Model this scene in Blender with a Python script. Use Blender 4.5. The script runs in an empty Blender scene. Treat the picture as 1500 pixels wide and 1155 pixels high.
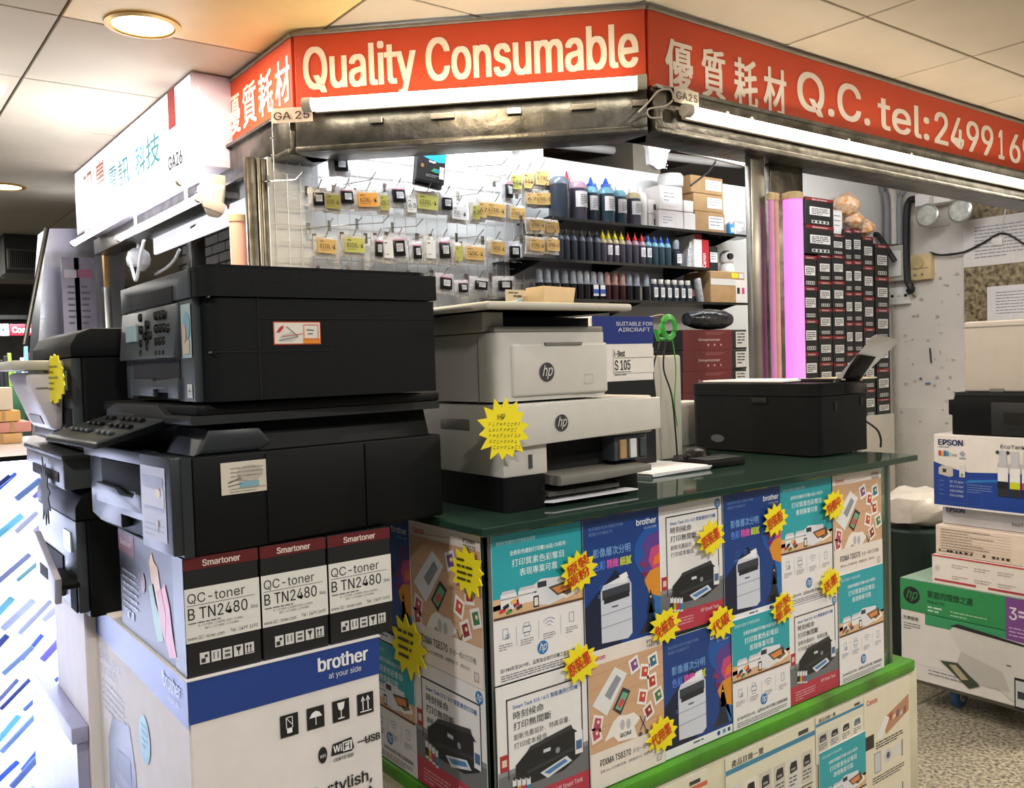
import bpy, bmesh, math, random
from mathutils import Matrix, Vector
random.seed(7)
PI = math.pi
SC = bpy.context.scene
COL = SC.collection

# ------------------------------------------------------------------ camera
EYE = Vector((0, 0, 1.27))
FPX, YAW, PITCH, ROLL = 1299.36, .650758, .0368352, .0303977
FW = Vector((math.sin(YAW)*math.cos(PITCH), math.cos(YAW)*math.cos(PITCH), -math.sin(PITCH)))
_r0 = Vector((math.cos(YAW), -math.sin(YAW), 0)); _u0 = _r0.cross(FW)
RT = (_r0*math.cos(ROLL) - _u0*math.sin(ROLL)); UP = RT.cross(FW)
cd = bpy.data.cameras.new('camera'); cam = bpy.data.objects.new('camera', cd); COL.objects.link(cam)
cd.sensor_width = 36; cd.lens = FPX/1500*36; cd.clip_start = .02; cd.clip_end = 100
mw = Matrix((RT, UP, -FW)).transposed().to_4x4(); mw.translation = EYE; cam.matrix_world = mw
SC.camera = cam

def at(px, py, X=None, Y=None, Z=None):
    """point of a real plane (X, Y or Z constant) met by the sight line through a photo pixel"""
    d = FW*FPX + RT*(px-750) - UP*(py-577.5)
    t = X/d.x if X is not None else Y/d.y if Y is not None else (Z-1.27)/d.z
    return EYE + d*t

# ------------------------------------------------------------------ light
SC.view_settings.view_transform = 'Standard'; SC.view_settings.look = 'None'
SC.view_settings.gamma = 1; SC.view_settings.use_curve_mapping = False
SC.view_settings.exposure = 0.0
wd = bpy.data.worlds.new('mall_air'); SC.world = wd; wd.use_nodes = True
bg = wd.node_tree.nodes['Background']; bg.inputs[0].default_value = (.92, .90, .95, 1); bg.inputs[1].default_value = .22

def lamp(name, kind, loc, power, color, size=.1, size_y=None, aim=None, label=None):
    l = bpy.data.lights.new(name, kind); l.energy = power; l.color = color
    o = bpy.data.objects.new(name, l); COL.objects.link(o); o.location = loc
    if kind == 'AREA':
        l.size = size
        if size_y: l.shape = 'RECTANGLE'; l.size_y = size_y
        else: l.shape = 'DISK'
    else: l.shadow_soft_size = size
    if aim is not None:
        z = -(Vector(aim)-Vector(loc)).normalized()
        o.rotation_euler = z.to_track_quat('Z', 'Y').to_euler()
    return o
CEIL = 2.47
DOWNS = [(.9, 3.22, 26, (1, .86, .7)), (.98, 1.75, 24, (1, .78, .5)), (-.9, 1.0, 30, (1, .96, .91)), (-.9, 3.6, 24, (1, .92, .82)),
         (1.6, -.3, 34, (1, .95, .88)), (3.4, .55, 38, (1, .88, .72)), (4.9, .3, 26, (1, .88, .72)), (.1, -.8, 28, (1, .96, .91)), (.9, 6.4, 30, (.95, .95, 1)), (.2, 8.6, 70, (1, .95, .88)), (-.6, 11.2, 110, (1, .95, .88)), (1.6, 11.6, 90, (1, .95, .88))]  # those over aisles, viewer and distant shops are added for ambient light
for i, (x, y, p, c) in enumerate(DOWNS):
    lamp('downlight_bulb', 'AREA', (x, y, CEIL-.012), p, c, .2, aim=(x, y, 0))

# ------------------------------------------------------------------ colours and materials
def lin(c): return c/12.92 if c <= .04045 else ((c+.055)/1.055)**2.4
def hx(s, a=1):
    s = s.lstrip('#'); s = s if len(s) == 6 else ''.join(q*2 for q in s); return tuple(lin(int(s[i:i+2], 16)/255) for i in (0, 2, 4)) + (a,)
MT = {}
def mat(name, col, rough=.5, metal=0, noise=0, nscale=20, bump=0, bscale=80, trans=0, alpha=1, emit=None, es=0, spec=.5, col2=None, aniso=None, ior=None):
    if name in MT: return MT[name]
    m = bpy.data.materials.new(name); m.use_nodes = True; nt = m.node_tree; b = nt.nodes['Principled BSDF']
    c = hx(col) if isinstance(col, str) else col
    b.inputs['Base Color'].default_value = c
    b.inputs['Roughness'].default_value = rough; b.inputs['Metallic'].default_value = metal
    b.inputs['Specular IOR Level'].default_value = spec
    if ior: b.inputs['IOR'].default_value = ior
    if trans: b.inputs['Transmission Weight'].default_value = trans
    if alpha < 1: b.inputs['Alpha'].default_value = alpha
    if emit: b.inputs['Emission Color'].default_value = hx(emit); b.inputs['Emission Strength'].default_value = es
    tc = nt.nodes.new('ShaderNodeTexCoord')
    if noise or col2:
        n = nt.nodes.new('ShaderNodeTexNoise'); n.inputs['Scale'].default_value = nscale; n.inputs['Detail'].default_value = 6
        mx = nt.nodes.new('ShaderNodeMix'); mx.data_type = 'RGBA'
        rp = nt.nodes.new('ShaderNodeMapRange'); rp.inputs[1].default_value = .35; rp.inputs[2].default_value = .65
        nt.links.new(tc.outputs['Object'], n.inputs['Vector']); nt.links.new(n.outputs[0], rp.inputs[0]); nt.links.new(rp.outputs[0], mx.inputs[0])
        k = 1-noise
        mx.inputs[6].default_value = c
        mx.inputs[7].default_value = (hx(col2) if col2 else (c[0]*k, c[1]*k, c[2]*k, 1))
        nt.links.new(mx.outputs[2], b.inputs['Base Color'])
    if bump:
        n2 = nt.nodes.new('ShaderNodeTexNoise'); n2.inputs['Scale'].default_value = bscale; n2.inputs['Detail'].default_value = 4
        bp = nt.nodes.new('ShaderNodeBump'); bp.inputs['Strength'].default_value = bump; bp.inputs['Distance'].default_value = .004
        nt.links.new(tc.outputs['Object'], n2.inputs['Vector']); nt.links.new(n2.outputs[0], bp.inputs['Height']); nt.links.new(bp.outputs[0], b.inputs['Normal'])
    MT[name] = m; return m

def print_mat():
    m = bpy.data.materials.new('printed_ink'); m.use_nodes = True; nt = m.node_tree; b = nt.nodes['Principled BSDF']
    a = nt.nodes.new('ShaderNodeAttribute'); a.attribute_name = 'ink'
    n = nt.nodes.new('ShaderNodeTexNoise'); n.inputs['Scale'].default_value = 30
    mr = nt.nodes.new('ShaderNodeMapRange'); mr.inputs[3].default_value = .93; mr.inputs[4].default_value = 1.04
    mx = nt.nodes.new('ShaderNodeMix'); mx.data_type = 'RGBA'; mx.blend_type = 'MULTIPLY'; mx.inputs[0].default_value = 1
    tc = nt.nodes.new('ShaderNodeTexCoord'); nt.links.new(tc.outputs['Object'], n.inputs['Vector'])
    nt.links.new(n.outputs[0], mr.inputs[0]); nt.links.new(a.outputs['Color'], mx.inputs[6]); nt.links.new(mr.outputs[0], mx.inputs[7])
    nt.links.new(mx.outputs[2], b.inputs['Base Color']); b.inputs['Roughness'].default_value = .42
    return m
INK = print_mat()
black = mat('black_plastic', '#05080a', .55, spec=.22, noise=.15, bump=.15, bscale=400)
black2 = mat('black_gloss_plastic', '#08090a', .25, noise=.1)
cavity = mat('dark_cavity', '#060708', .8, noise=.1)
charcoal = mat('charcoal_plastic', '#14181b', .5, noise=.1, bump=.1, bscale=300)
grey_front = mat('grey_front_plastic', '#41484b', .4, noise=.1)
white_pl = mat('white_plastic', '#d9d9d6', .4, noise=.05, bump=.05, bscale=200)
greige = mat('grey_white_plastic', '#b9b6ab', .45, noise=.06)
midgrey = mat('mid_grey_plastic', '#77766f', .5, noise=.1)
paper = mat('white_paper', '#eeeef2', .7, noise=.03)
card_w = mat('white_carton', '#e6e2e0', .65, noise=.05, bump=.1, bscale=60)
card_b = mat('brown_carton', '#b08d62', .75, noise=.15, bump=.15, bscale=80)
card_k = mat('black_carton', '#17191b', .45, noise=.2, bump=.05)
steel = mat('brushed_steel', '#94928c', .3, 1, noise=.3, nscale=6, bump=.25, bscale=12)
steel_d = mat('dull_steel', '#77746d', .33, 1, noise=.5, nscale=14, bump=.7, bscale=22)
mirror = mat('mirror_steel', '#b9bcc0', .2, .75, noise=.1, nscale=3, bump=.5, bscale=2.5)
orange = mat('orange_sign_board', '#c9441f', .6, noise=.06, nscale=5)
tube_m = mat('tube_lamp', '#ffffff', .4, emit='#fff4dd', es=14, noise=.02)
tube_c = mat('cool_tube_lamp', '#ffffff', .4, emit='#f2f8ff', es=16, noise=.02)
lightbox = mat('backlit_sign_face', '#f6f2fa', .4, emit='#f7f0fa', es=1.6, noise=.02)
pink_t = mat('pink_backlit_tube', '#ff8be8', .4, noise=.1, emit='#f070ee', es=1.15)
ceil_m = mat('ceiling_panel', '#cfc4b0', .7, noise=.08, nscale=3, bump=.15, bscale=6)
ceil_g = mat('ceiling_joint', '#5d584f', .6, noise=.2)
glass = mat('green_glass', '#b8d8c8', .03, trans=.95, noise=.03, ior=1.45)
clear_g = mat('clear_glass', '#f6f8ff', .03, trans=1, ior=1.45)
glass_top = mat('green_glass_top', '#3d5a4e', .06, trans=.55, noise=.15, nscale=4, ior=1.5)
film = mat('clear_plastic_film', '#e8ecf0', .15, trans=.75, noise=.1, nscale=40, bump=.8, bscale=60, ior=1.2)
wire_w = mat('white_wire', '#d5d7d8', .4, noise=.05)
chrome = mat('chrome_wire', '#b0aca4', .25, 1, noise=.1)
wallw = mat('painted_wall', '#d3cfc9', .75, noise=.08, nscale=3, bump=.2, bscale=10)
cord = mat('black_cord', '#15161a', .5, noise=.1)
yellow_s = mat('yellow_card', '#f2e21c', .6, noise=.05)

# ------------------------------------------------------------------ mesh collector
class M:
    def __init__(s): s.bm = bmesh.new()
    def _xf(s, vs, mtx):
        if mtx is not None: bmesh.ops.transform(s.bm, matrix=mtx, verts=vs)
    def box(s, x0, y0, z0, x1, y1, z1, bev=0, seg=2, mtx=None):
        if x1 < x0: x0, x1 = x1, x0
        if y1 < y0: y0, y1 = y1, y0
        if z1 < z0: z0, z1 = z1, z0
        P = [(x0,y0,z0),(x1,y0,z0),(x1,y1,z0),(x0,y1,z0),(x0,y0,z1),(x1,y0,z1),(x1,y1,z1),(x0,y1,z1)]
        return s.hexa(P, bev, seg, mtx)
    def hexa(s, P, bev=0, seg=2, mtx=None):
        vs = [s.bm.verts.new(p) for p in P]
        fs = [s.bm.faces.new([vs[i] for i in q]) for q in ((0,3,2,1),(4,5,6,7),(0,1,5,4),(1,2,6,5),(2,3,7,6),(3,0,4,7))]
        s._xf(vs, mtx)
        if bev:
            es = list({e for f in fs for e in f.edges})
            bmesh.ops.bevel(s.bm, geom=es, offset=bev, segments=seg, affect='EDGES', profile=.5, clamp_overlap=True)
        return s
    def vbox(s, x0, y0, z0, x1, y1, z1, r=.02, corners=(1,1,1,1), seg=5, top=0):
        """box whose upright corners are rounded: (x0y0, x1y0, x1y1, x0y1)"""
        pts = []
        for (cx, cy, a, on) in ((x0, y0, PI, corners[0]), (x1, y0, 1.5*PI, corners[1]), (x1, y1, 0, corners[2]), (x0, y1, .5*PI, corners[3])):
            if not on: pts.append((cx, cy)); continue
            ox = cx + (r if cx == x0 else -r); oy = cy + (r if cy == y0 else -r)
            for k in range(seg+1): pts.append((ox+r*math.cos(a+k/seg*PI/2), oy+r*math.sin(a+k/seg*PI/2)))
        return s.prism(pts, 'z', z0, z1, top)
    def prism(s, pts, ax, a, b, bev=0, mtx=None):
        def v(p, t): return (t, p[0], p[1]) if ax == 'x' else (p[0], t, p[1]) if ax == 'y' else (p[0], p[1], t)
        A = [s.bm.verts.new(v(p, a)) for p in pts]; B = [s.bm.verts.new(v(p, b)) for p in pts]; n = len(pts)
        f0 = s.bm.faces.new(A[::-1]); f1 = s.bm.faces.new(B); fs = [f0, f1]
        for i in range(n): fs.append(s.bm.faces.new((A[i], A[(i+1) % n], B[(i+1) % n], B[i])))
        s._xf(A+B, mtx)
        bmesh.ops.recalc_face_normals(s.bm, faces=fs)
        if bev: bmesh.ops.bevel(s.bm, geom=list(f1.edges)+list(f0.edges), offset=bev, segments=2, affect='EDGES', profile=.5, clamp_overlap=True)
        return s
    def cyl(s, p0, p1, r0, r1=None, n=16):
        return s.tube([p0, p1], r0, n, r1)
    def tube(s, pts, r, n=8, r1=None):
        pts = [Vector(p) for p in pts]; r1 = r if r1 is None else r1; rings = []
        for i, p in enumerate(pts):
            d = (pts[min(i+1, len(pts)-1)] - pts[max(i-1, 0)]).normalized()
            a = Vector((0, 0, 1)) if abs(d.z) < .9 else Vector((1, 0, 0))
            u = d.cross(a).normalized(); w = d.cross(u); rr = r+(r1-r)*i/(len(pts)-1)
            rings.append([s.bm.verts.new(p+(u*math.cos(2*PI*k/n)+w*math.sin(2*PI*k/n))*max(rr, 1e-5)) for k in range(n)])
        fs = []
        for A, B in zip(rings, rings[1:]):
            for k in range(n): fs.append(s.bm.faces.new((A[k], A[(k+1) % n], B[(k+1) % n], B[k])))
        fs.append(s.bm.faces.new(rings[0])); fs.append(s.bm.faces.new(rings[-1]))
        bmesh.ops.recalc_face_normals(s.bm, faces=fs); return s
    def lathe(s, prof, c=(0, 0, 0), n=20, mtx=None):
        rings = []
        for r, z in prof: rings.append([s.bm.verts.new((c[0]+max(r, 1e-5)*math.cos(2*PI*k/n), c[1]+max(r, 1e-5)*math.sin(2*PI*k/n), c[2]+z)) for k in range(n)])
        fs = []
        for A, B in zip(rings, rings[1:]):
            for k in range(n): fs.append(s.bm.faces.new((A[k], A[(k+1) % n], B[(k+1) % n], B[k])))
        fs.append(s.bm.faces.new(rings[0])); fs.append(s.bm.faces.new(rings[-1]))
        s._xf([v for q in rings for v in q], mtx)
        bmesh.ops.recalc_face_normals(s.bm, faces=fs); return s
    def mesh(s, name, m):
        me = bpy.data.meshes.new(name); s.bm.to_mesh(me); s.bm.free()
        me.materials.append(m)
        if len(me.polygons):
            me.polygons.foreach_set('use_smooth', [True]*len(me.polygons)); me.set_sharp_from_angle(angle=math.radians(32))
        me.update(); return me

def tag(o, label=None, cat=None, group=None, kind=None):
    if label: o['label'] = label
    if cat: o['category'] = cat
    if group: o['group'] = group
    if kind: o['kind'] = kind
    return o
def thing(name, label, cat, loc=(0, 0, 0), rot=0, group=None):
    o = bpy.data.objects.new(name, None); COL.objects.link(o); o.location = loc; o.empty_display_size = .05
    o.rotation_euler = (0, 0, rot) if not isinstance(rot, tuple) else rot
    return tag(o, label, cat, group)
def link(name, me, parent=None, label=None):
    o = bpy.data.objects.new(name, me); COL.objects.link(o)
    if parent is not None: o.parent = parent
    if label: o['label'] = label
    return o
def part(name, g, m, parent, label=None, kind=None):
    o = link(name, g.mesh(name, m), parent, label)
    if kind: o['kind'] = kind
    return o
def solo(name, g, m, label, cat, group=None, loc=None, rot=0):
    o = link(name, g.mesh(name, m)); tag(o, label, cat, group)
    if loc is not None: o.location = loc; o.rotation_euler = (0, 0, rot) if not isinstance(rot, tuple) else rot
    return o
def struct(name, g, m, parent=None):
    o = link(name, g.mesh(name, m), parent)
    if parent is None: o['kind'] = 'structure'
    return o
def kids(o): return [c for c in KID.get(o.name, [])]
KID = {}
def dup(root, loc=None, rot=None, label=None, scale=None, group=None):
    def cp(o, par):
        c = o.copy(); COL.objects.link(c); c.parent = par
        for ch in [q for q in list(o.children)]: cp(ch, c)
        return c
    r = cp(root, None)
    if loc is not None: r.location = loc
    if rot is not None: r.rotation_euler = (0, 0, rot) if not isinstance(rot, tuple) else rot
    if scale is not None: r.scale = scale
    if label: r['label'] = label
    if group: r['group'] = group
    return r
ORD = ['zeroth', 'first', 'second', 'third', 'fourth', 'fifth', 'sixth', 'seventh', 'eighth', 'ninth', 'tenth', 'eleventh', 'twelfth', 'thirteenth', 'fourteenth', 'fifteenth', 'sixteenth', 'seventeenth', 'eighteenth', 'nineteenth', 'twentieth', 'twenty-first', 'twenty-second', 'twenty-third', 'twenty-fourth', 'twenty-fifth', 'twenty-sixth', 'twenty-seventh', 'twenty-eighth']

# ------------------------------------------------------------------ flat print
_TX = {}
import os
try: SANS = bpy.data.fonts.load(os.path.join(bpy.utils.system_resource('DATAFILES'), 'fonts', 'Inter.woff2'))
except Exception: SANS = None
def glyphs(s, bold=0):
    k = (s, bold)
    if k in _TX: return _TX[k]
    c = bpy.data.curves.new('t', 'FONT'); c.body = s; c.resolution_u = 3; c.offset = bold
    if SANS and not any(ord(q) > 0x2e00 for q in s): c.font = SANS
    o = bpy.data.objects.new('t', c); me = bpy.data.meshes.new_from_object(o)
    V = [(v.co.x, v.co.y) for v in me.vertices]; F = [tuple(p.vertices) for p in me.polygons]
    bpy.data.objects.remove(o); bpy.data.curves.remove(c); bpy.data.meshes.remove(me)
    if not V: V = [(0, 0)]
    bb = (min(v[0] for v in V), min(v[1] for v in V), max(v[0] for v in V), max(v[1] for v in V))
    _TX[k] = (V, F, bb); return _TX[k]
CAPH = glyphs('H')[2][3]; CJB = glyphs('國')[2]; CJH = CJB[3]-CJB[1]
class Ink:
    def __init__(s, ox=0, oy=0, k=1.0, ky=None): s.V = []; s.F = []; s.C = []; s.set(ox, oy, k, ky)
    def set(s, ox=0, oy=0, k=1.0, ky=None): s.ox, s.oy, s.k, s.ky = ox, oy, k, (ky or k); return s
    def poly(s, pts, col, L=1):
        b = len(s.V); s.V += [(s.ox+p[0]*s.k, s.oy+p[1]*s.ky, L) for p in pts]; s.F.append(tuple(range(b, b+len(pts)))); s.C.append(hx(col)); return s
    def rect(s, x, y, w, h, col, L=1): return s.poly([(x, y), (x+w, y), (x+w, y+h), (x, y+h)], col, L)
    def ell(s, x, y, rx, ry, col, L=1, n=18): return s.poly([(x+rx*math.cos(2*PI*i/n), y+ry*math.sin(2*PI*i/n)) for i in range(n)], col, L)
    def line(s, x0, y0, x1, y1, w, col, L=2):
        dx, dy = x1-x0, y1-y0; l = math.hypot(dx, dy) or 1; nx, ny = -dy/l*w/2, dx/l*w/2
        return s.poly([(x0-nx, y0-ny), (x1-nx, y1-ny), (x1+nx, y1+ny), (x0+nx, y0+ny)], col, L)
    def frame(s, x, y, w, h, t, col, L=2):
        s.rect(x, y, w, t, col, L); s.rect(x, y+h-t, w, t, col, L); s.rect(x, y+t, t, h-2*t, col, L); return s.rect(x+w-t, y+t, t, h-2*t, col, L)
    def text(s, t, x, y, h, col, w=None, bold=0, al='l', L=3, rot=0, shear=0):
        cj = any(ord(c) > 0x2e00 for c in t)
        if bold:
            for i, (ux, uy) in enumerate(((-1, -.6), (1, -.6), (-1, .6), (1, .6))): s.text(t, x+ux*bold*(.75 if cj else 1)*h, y+uy*bold*.7*h, h, col, w, 0, al, L+i*.12, rot, shear)
            return s
        V, F, bb = glyphs(t, 0)
        k = h/(CJH if cj else CAPH); kx = k
        x0 = bb[0]; y0 = CJB[1] if cj else 0
        if w: kx = w/max(bb[2]-bb[0], 1e-4)
        W = (bb[2]-bb[0])*kx; off = 0 if al == 'l' else -W if al == 'r' else -W/2
        cr, sr = math.cos(rot), math.sin(rot); b = len(s.V)
        for vx, vy in V:
            a = (vx-x0)*kx+off; c = (vy-y0)*k; a += shear*c
            s.V.append((s.ox+(x+a*cr-c*sr)*s.k, s.oy+(y+a*sr+c*cr)*s.ky, L))
        if not cj and h*s.k > .03:      # big Latin letters: lift overlapping strokes apart by a hair
            P_ = s.V[b:]; del s.V[b:]
            for q, f in enumerate(F):
                n = len(s.V); s.V += [(P_[i][0], P_[i][1], L+(q % 9)*.012) for i in f]; s.F.append(tuple(range(n, n+len(f)))); s.C.append(hx(col))
            return s
        for f in F: s.F.append(tuple(b+i for i in f)); s.C.append(hx(col))
        return s
    def fine(s, x, y, w, n, dy, h, col, L=2, fill=.85, seed=1):
        """rows of print too small to read"""
        R = random.Random(seed)
        for i in range(n):
            a = x; e = x+w*(1 if i < n-1 else R.uniform(.4, .9))
            while a < e-h:
                l = min(R.uniform(2, 7)*h, e-a); s.rect(a, y-i*dy, l, h, col, L); a += l+h*.8
        return s
    def mesh(s, O, U, N, V=(0, 0, 1), eps=.0005):
        me = bpy.data.meshes.new('print'); O, U, N, Vv = Vector(O), Vector(U), Vector(N), Vector(V)
        vs = [O+U*a+Vv*b+N*(eps*(L+1)) for a, b, L in s.V]
        me.from_pydata(vs, [], s.F); at_ = me.color_attributes.new('ink', 'FLOAT_COLOR', 'CORNER'); i = 0; buf = []
        for f, c in zip(s.F, s.C): buf += list(c)*len(f)
        at_.data.foreach_set('color', buf)
        me.materials.append(INK); me.update(); return me
def inkpart(name, k, parent, side, o, label=None, eps=.0005):
    """side: front(-y) left(-x) right(+x) top(+z); o = lower-left corner of the print as one faces it"""
    U, N, V = {'front': ((1,0,0),(0,-1,0),(0,0,1)), 'left': ((0,-1,0),(-1,0,0),(0,0,1)), 'right': ((0,1,0),(1,0,0),(0,0,1)), 'top': ((1,0,0),(0,0,1),(0,1,0))}[side]
    return link(name, k.mesh(o, U, N, V, eps), parent, label)
def hp_logo(k, x, y, r, col='#1b1c1e', fg='#d9d9d6', L=3):
    k.ell(x, y, r, r, col, L, 28)
    k.text('hp', x-.02*r, y-.42*r, 1.15*r, fg, w=1.25*r, al='c', L=L+1, shear=.28, bold=.01)
# ================================================================== SETTING
def speckle(name, a, b, c, sc):
    m = mat(name, a, .35); nt = m.node_tree; bs = nt.nodes['Principled BSDF']
    tc = nt.nodes.new('ShaderNodeTexCoord'); v = nt.nodes.new('ShaderNodeTexVoronoi'); v.inputs['Scale'].default_value = sc
    n = nt.nodes.new('ShaderNodeTexNoise'); n.inputs['Scale'].default_value = sc*.55; n.inputs['Detail'].default_value = 5
    r1 = nt.nodes.new('ShaderNodeValToRGB'); e = r1.color_ramp.elements
    e[0].position = .38; e[0].color = hx(c); e[1].position = .62; e[1].color = hx(b); q = e.new(.5); q.color = hx(a)
    mx = nt.nodes.new('ShaderNodeMix'); mx.data_type = 'RGBA'; mx.blend_type = 'MIX'; mx.inputs[0].default_value = .35
    nt.links.new(tc.outputs['Object'], v.inputs['Vector']); nt.links.new(tc.outputs['Object'], n.inputs['Vector'])
    nt.links.new(n.outputs[0], r1.inputs[0]); nt.links.new(r1.outputs[0], mx.inputs[6])
    bw = nt.nodes.new('ShaderNodeRGBToBW'); r2 = nt.nodes.new('ShaderNodeValToRGB'); r2.color_ramp.elements[0].color = hx(c); r2.color_ramp.elements[1].color = hx(b)
    nt.links.new(v.outputs['Color'], bw.inputs[0]); nt.links.new(bw.outputs[0], r2.inputs[0]); nt.links.new(r2.outputs[0], mx.inputs[7])
    nt.links.new(mx.outputs[2], bs.inputs['Base Color']); return m
terr = speckle('terrazzo', '#a39a86', '#c6bca6', '#4f4a3f', 150)
granite = speckle('granite_slab', '#8b7f66', '#b0a283', '#3c372e', 60)

# floor: granite tiles on a bed
g = M(); g.box(-5, -4, -.05, 9, 16, -.012); flo = struct('floor', g, mat('floor_bed', '#3b382f', .8, noise=.1))
tile_me = M().box(-.298, -.298, -.012, .298, .298, 0, .001, 1).mesh('floor_tile', terr)
for i in range(-2, 13):
    for j in range(-3, 9):
        o = link('floor_tile', tile_me, flo); o.location = (.32+i*.6, .13+j*.6, 0)
# ceiling: panels in a grid
g = M(); g.box(-5, -4, CEIL+.012, 9, 16, CEIL+.06); cei = struct('ceiling', g, ceil_g)
pan_me = M().box(-.388, -.3725, 0, .388, .3725, .012, .002, 1).mesh('ceiling_panel', ceil_m)
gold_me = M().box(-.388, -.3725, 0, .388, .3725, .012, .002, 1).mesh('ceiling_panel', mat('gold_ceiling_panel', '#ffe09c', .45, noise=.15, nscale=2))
for i in range(-4, 8):
    for j in range(-3, 15):
        o = link('ceiling_panel', pan_me, cei); o.location = (.262+i*.785, 2.157+j*.755-.0, CEIL)
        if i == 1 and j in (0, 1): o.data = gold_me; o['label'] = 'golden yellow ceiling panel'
        o.rotation_euler = (0, random.uniform(-.003, .003), 0)
for i, (x, y, p, c) in enumerate(DOWNS):
    where = ['before the white neighbouring sign', 'above the orange sign', 'added over the left aisle', 'added over the far left aisle', 'added over the aisle before the counter', 'added over the right aisle', 'added over the far right aisle', 'added over the viewer', 'added over the far end of the left aisle', 'added before the distant shops', 'added over the distant shops, left', 'added over the distant shops, right'][i]
    t = thing('recessed_downlight', 'round recessed ceiling downlight glowing warm '+where, 'ceiling light', (x, y, CEIL), group='recessed downlights')
    part('trim_ring', M().lathe([(.125, 0), (.125, -.006), (.105, -.010), (.100, -.006), (.1, 0)], n=32), mat('ring_metal', '#c9a25c', .3, .7, noise=.1), t)
    part('diffuser', M().lathe([(.001, -.004), (.099, -.004), (.099, -.002), (.001, -.002)], n=32), mat('warm_diffuser', '#fff', .5, emit='#ffe2a8', es=7, noise=.02), t)

# ---- kiosk: right face along X at Y=YF, left face along Y at X=XF, bevelled corner P-C
XF, YF = 1.361, 2.136
Pp, Cc = Vector((1.361, 2.997, 0)), Vector((2.241, 2.136, 0))
SB, ST, LB = 2.19, 2.445, 2.03            # sign bottom, sign top, lintel bottom
Lq, Rq = Vector((1.361, 3.75, 0)), Vector((5.48, 2.136, 0))
def seg_frame(a, b):
    """local frame of a wall run from a to b: x along, -y outwards"""
    d = (b-a).normalized(); return (b-a).length, math.atan2(d.y, d.x)
def run(a, b, y0, y1, z0, z1, bev=0):
    L, r = seg_frame(a, b); g = M(); g.box(0, y0, z0, L, y1, z1, bev); return g, r, L
# signs
def sign(a, b, label):
    L, r = seg_frame(a, b)
    t = thing('fascia_sign', label, 'sign', (a.x, a.y, SB), r)
    part('sign_board', M().box(0, -.02, 0, L, .02, ST-SB, .002, 1), orange, t)
    part('edge_trim', M().box(-.004, -.026, ST-SB, L+.004, .02, ST-SB+.012, .002, 1), mat('sign_edge_trim', '#8d8478', .5, noise=.2), t)
    return t, L
WH = '#f0dfca'
s1, L1 = sign(Pp, Cc, 'orange corner sign lettered Quality Consumable in cream white')
k = Ink(); k.text('Quality', .035, .066, .143, WH, w=.40, bold=.03); k.text('Consumable', .478, .066, .143, WH, w=.725, bold=.03)
inkpart('lettering', k, s1, 'front', (0, -.02, 0))
s2, L2 = sign(Cc, Rq, 'long orange sign with Chinese characters, Q.C. and telephone number')
k = Ink()
def sx(px, py): return at(px, py, Y=YF-.02).x-Cc.x
for ch, a, b, top, bot in (('優', 975, 1014, 58, 132), ('質', 1028, 1061, 72, 143), ('耗', 1075, 1108, 86, 156), ('材', 1118, 1150, 99, 166)):
    xa, xb = sx(a, 95), sx(b, 110); zz = at(a, bot, Y=YF-.02).z-SB; zt_ = at(a, top+2, Y=YF-.02).z-SB
    k.text(ch, xa, zz+.004, zt_-zz, '#e9ddd2', w=xb-xa, bold=.03)
for tx, a, b, ya, yb in (('Q.C.', 1168, 1273, 117, 180), ('tel:', 1286, 1360, 150, 208)):
    xa, xb = sx(a, ya), sx(b, yb)
    k.text(tx, xa, .048, .148 if tx[0] == 'Q' else .14, '#e9ddd2', w=xb-xa, bold=.036)
xa = sx(1369, 190); dx = (sx(1498, 240)-xa)/6
for i, ch in enumerate('24991690'): k.text(ch, xa+i*dx+(dx*.2 if ch == '1' else 0), .044, .145, '#e9ddd2', w=dx*(.78 if ch != '1' else .36), bold=.034)
inkpart('lettering', k, s2, 'front', (0, -.02, 0))
s3, L3 = sign(Lq, Pp, 'short orange sign end piece with four Chinese characters, left of the corner')
k = Ink()
for ch, a, b in (('優', 334, 351), ('質', 356, 375), ('耗', 380, 400), ('材', 405, 426)):
    ya, yb = at(a, 150, X=XF-.02).y, at(b, 140, X=XF-.02).y
    k.text(ch, Lq.y-ya, .04, .15, WH, w=ya-yb, bold=.03)
inkpart('lettering', k, s3, 'front', (0, -.02, 0))

# steel lintel band
def lintel(a, b, nm, ext=0):
    g, r, L = run(a, b, -.035, .12, LB, SB-.002, .004)
    g.box(0, -.05, SB-.014, L, -.03, SB-.002); g.box(0, -.045, LB, L, -.03, LB+.02, .002)
    o = struct('trim_'+nm, g, steel_d); o.location = (a.x, a.y, 0); o.rotation_euler = (0, 0, r)
for i, u_ in enumerate((.22, .40, .62, .80, .97)):
    q_ = Pp+(Cc-Pp).normalized()*u_*1.22+Vector((-.031, -.031, SB-.075))
    t = thing('steel_clip', 'small bright steel clip on the corner band, %s from the left' % ORD[i+1], 'clip', q_, math.atan2((Cc-Pp).y, (Cc-Pp).x), 'steel clips on the corner band')
    part('clip', M().box(0, -.006, 0, .085 if i % 2 else .05, .004, .022, .002, 1), chrome, t)
for i, x_ in enumerate((2.62, 2.76, 3.4, 3.9)):
    t = thing('round_stud', 'pale round stud on the right steel band, %s from the left' % ORD[i+1], 'stud', (x_, YF-.0355, SB-.045), 0, 'studs on the right steel band')
    part('stud', M().cyl((0, 0, 0), (0, -.004, 0), .010, n=12), greige, t)
lintel(Vector((XF, 4.0, 0)), Pp, '1'); lintel(Pp, Cc, '2'); lintel(Cc, Rq, '3')
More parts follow.
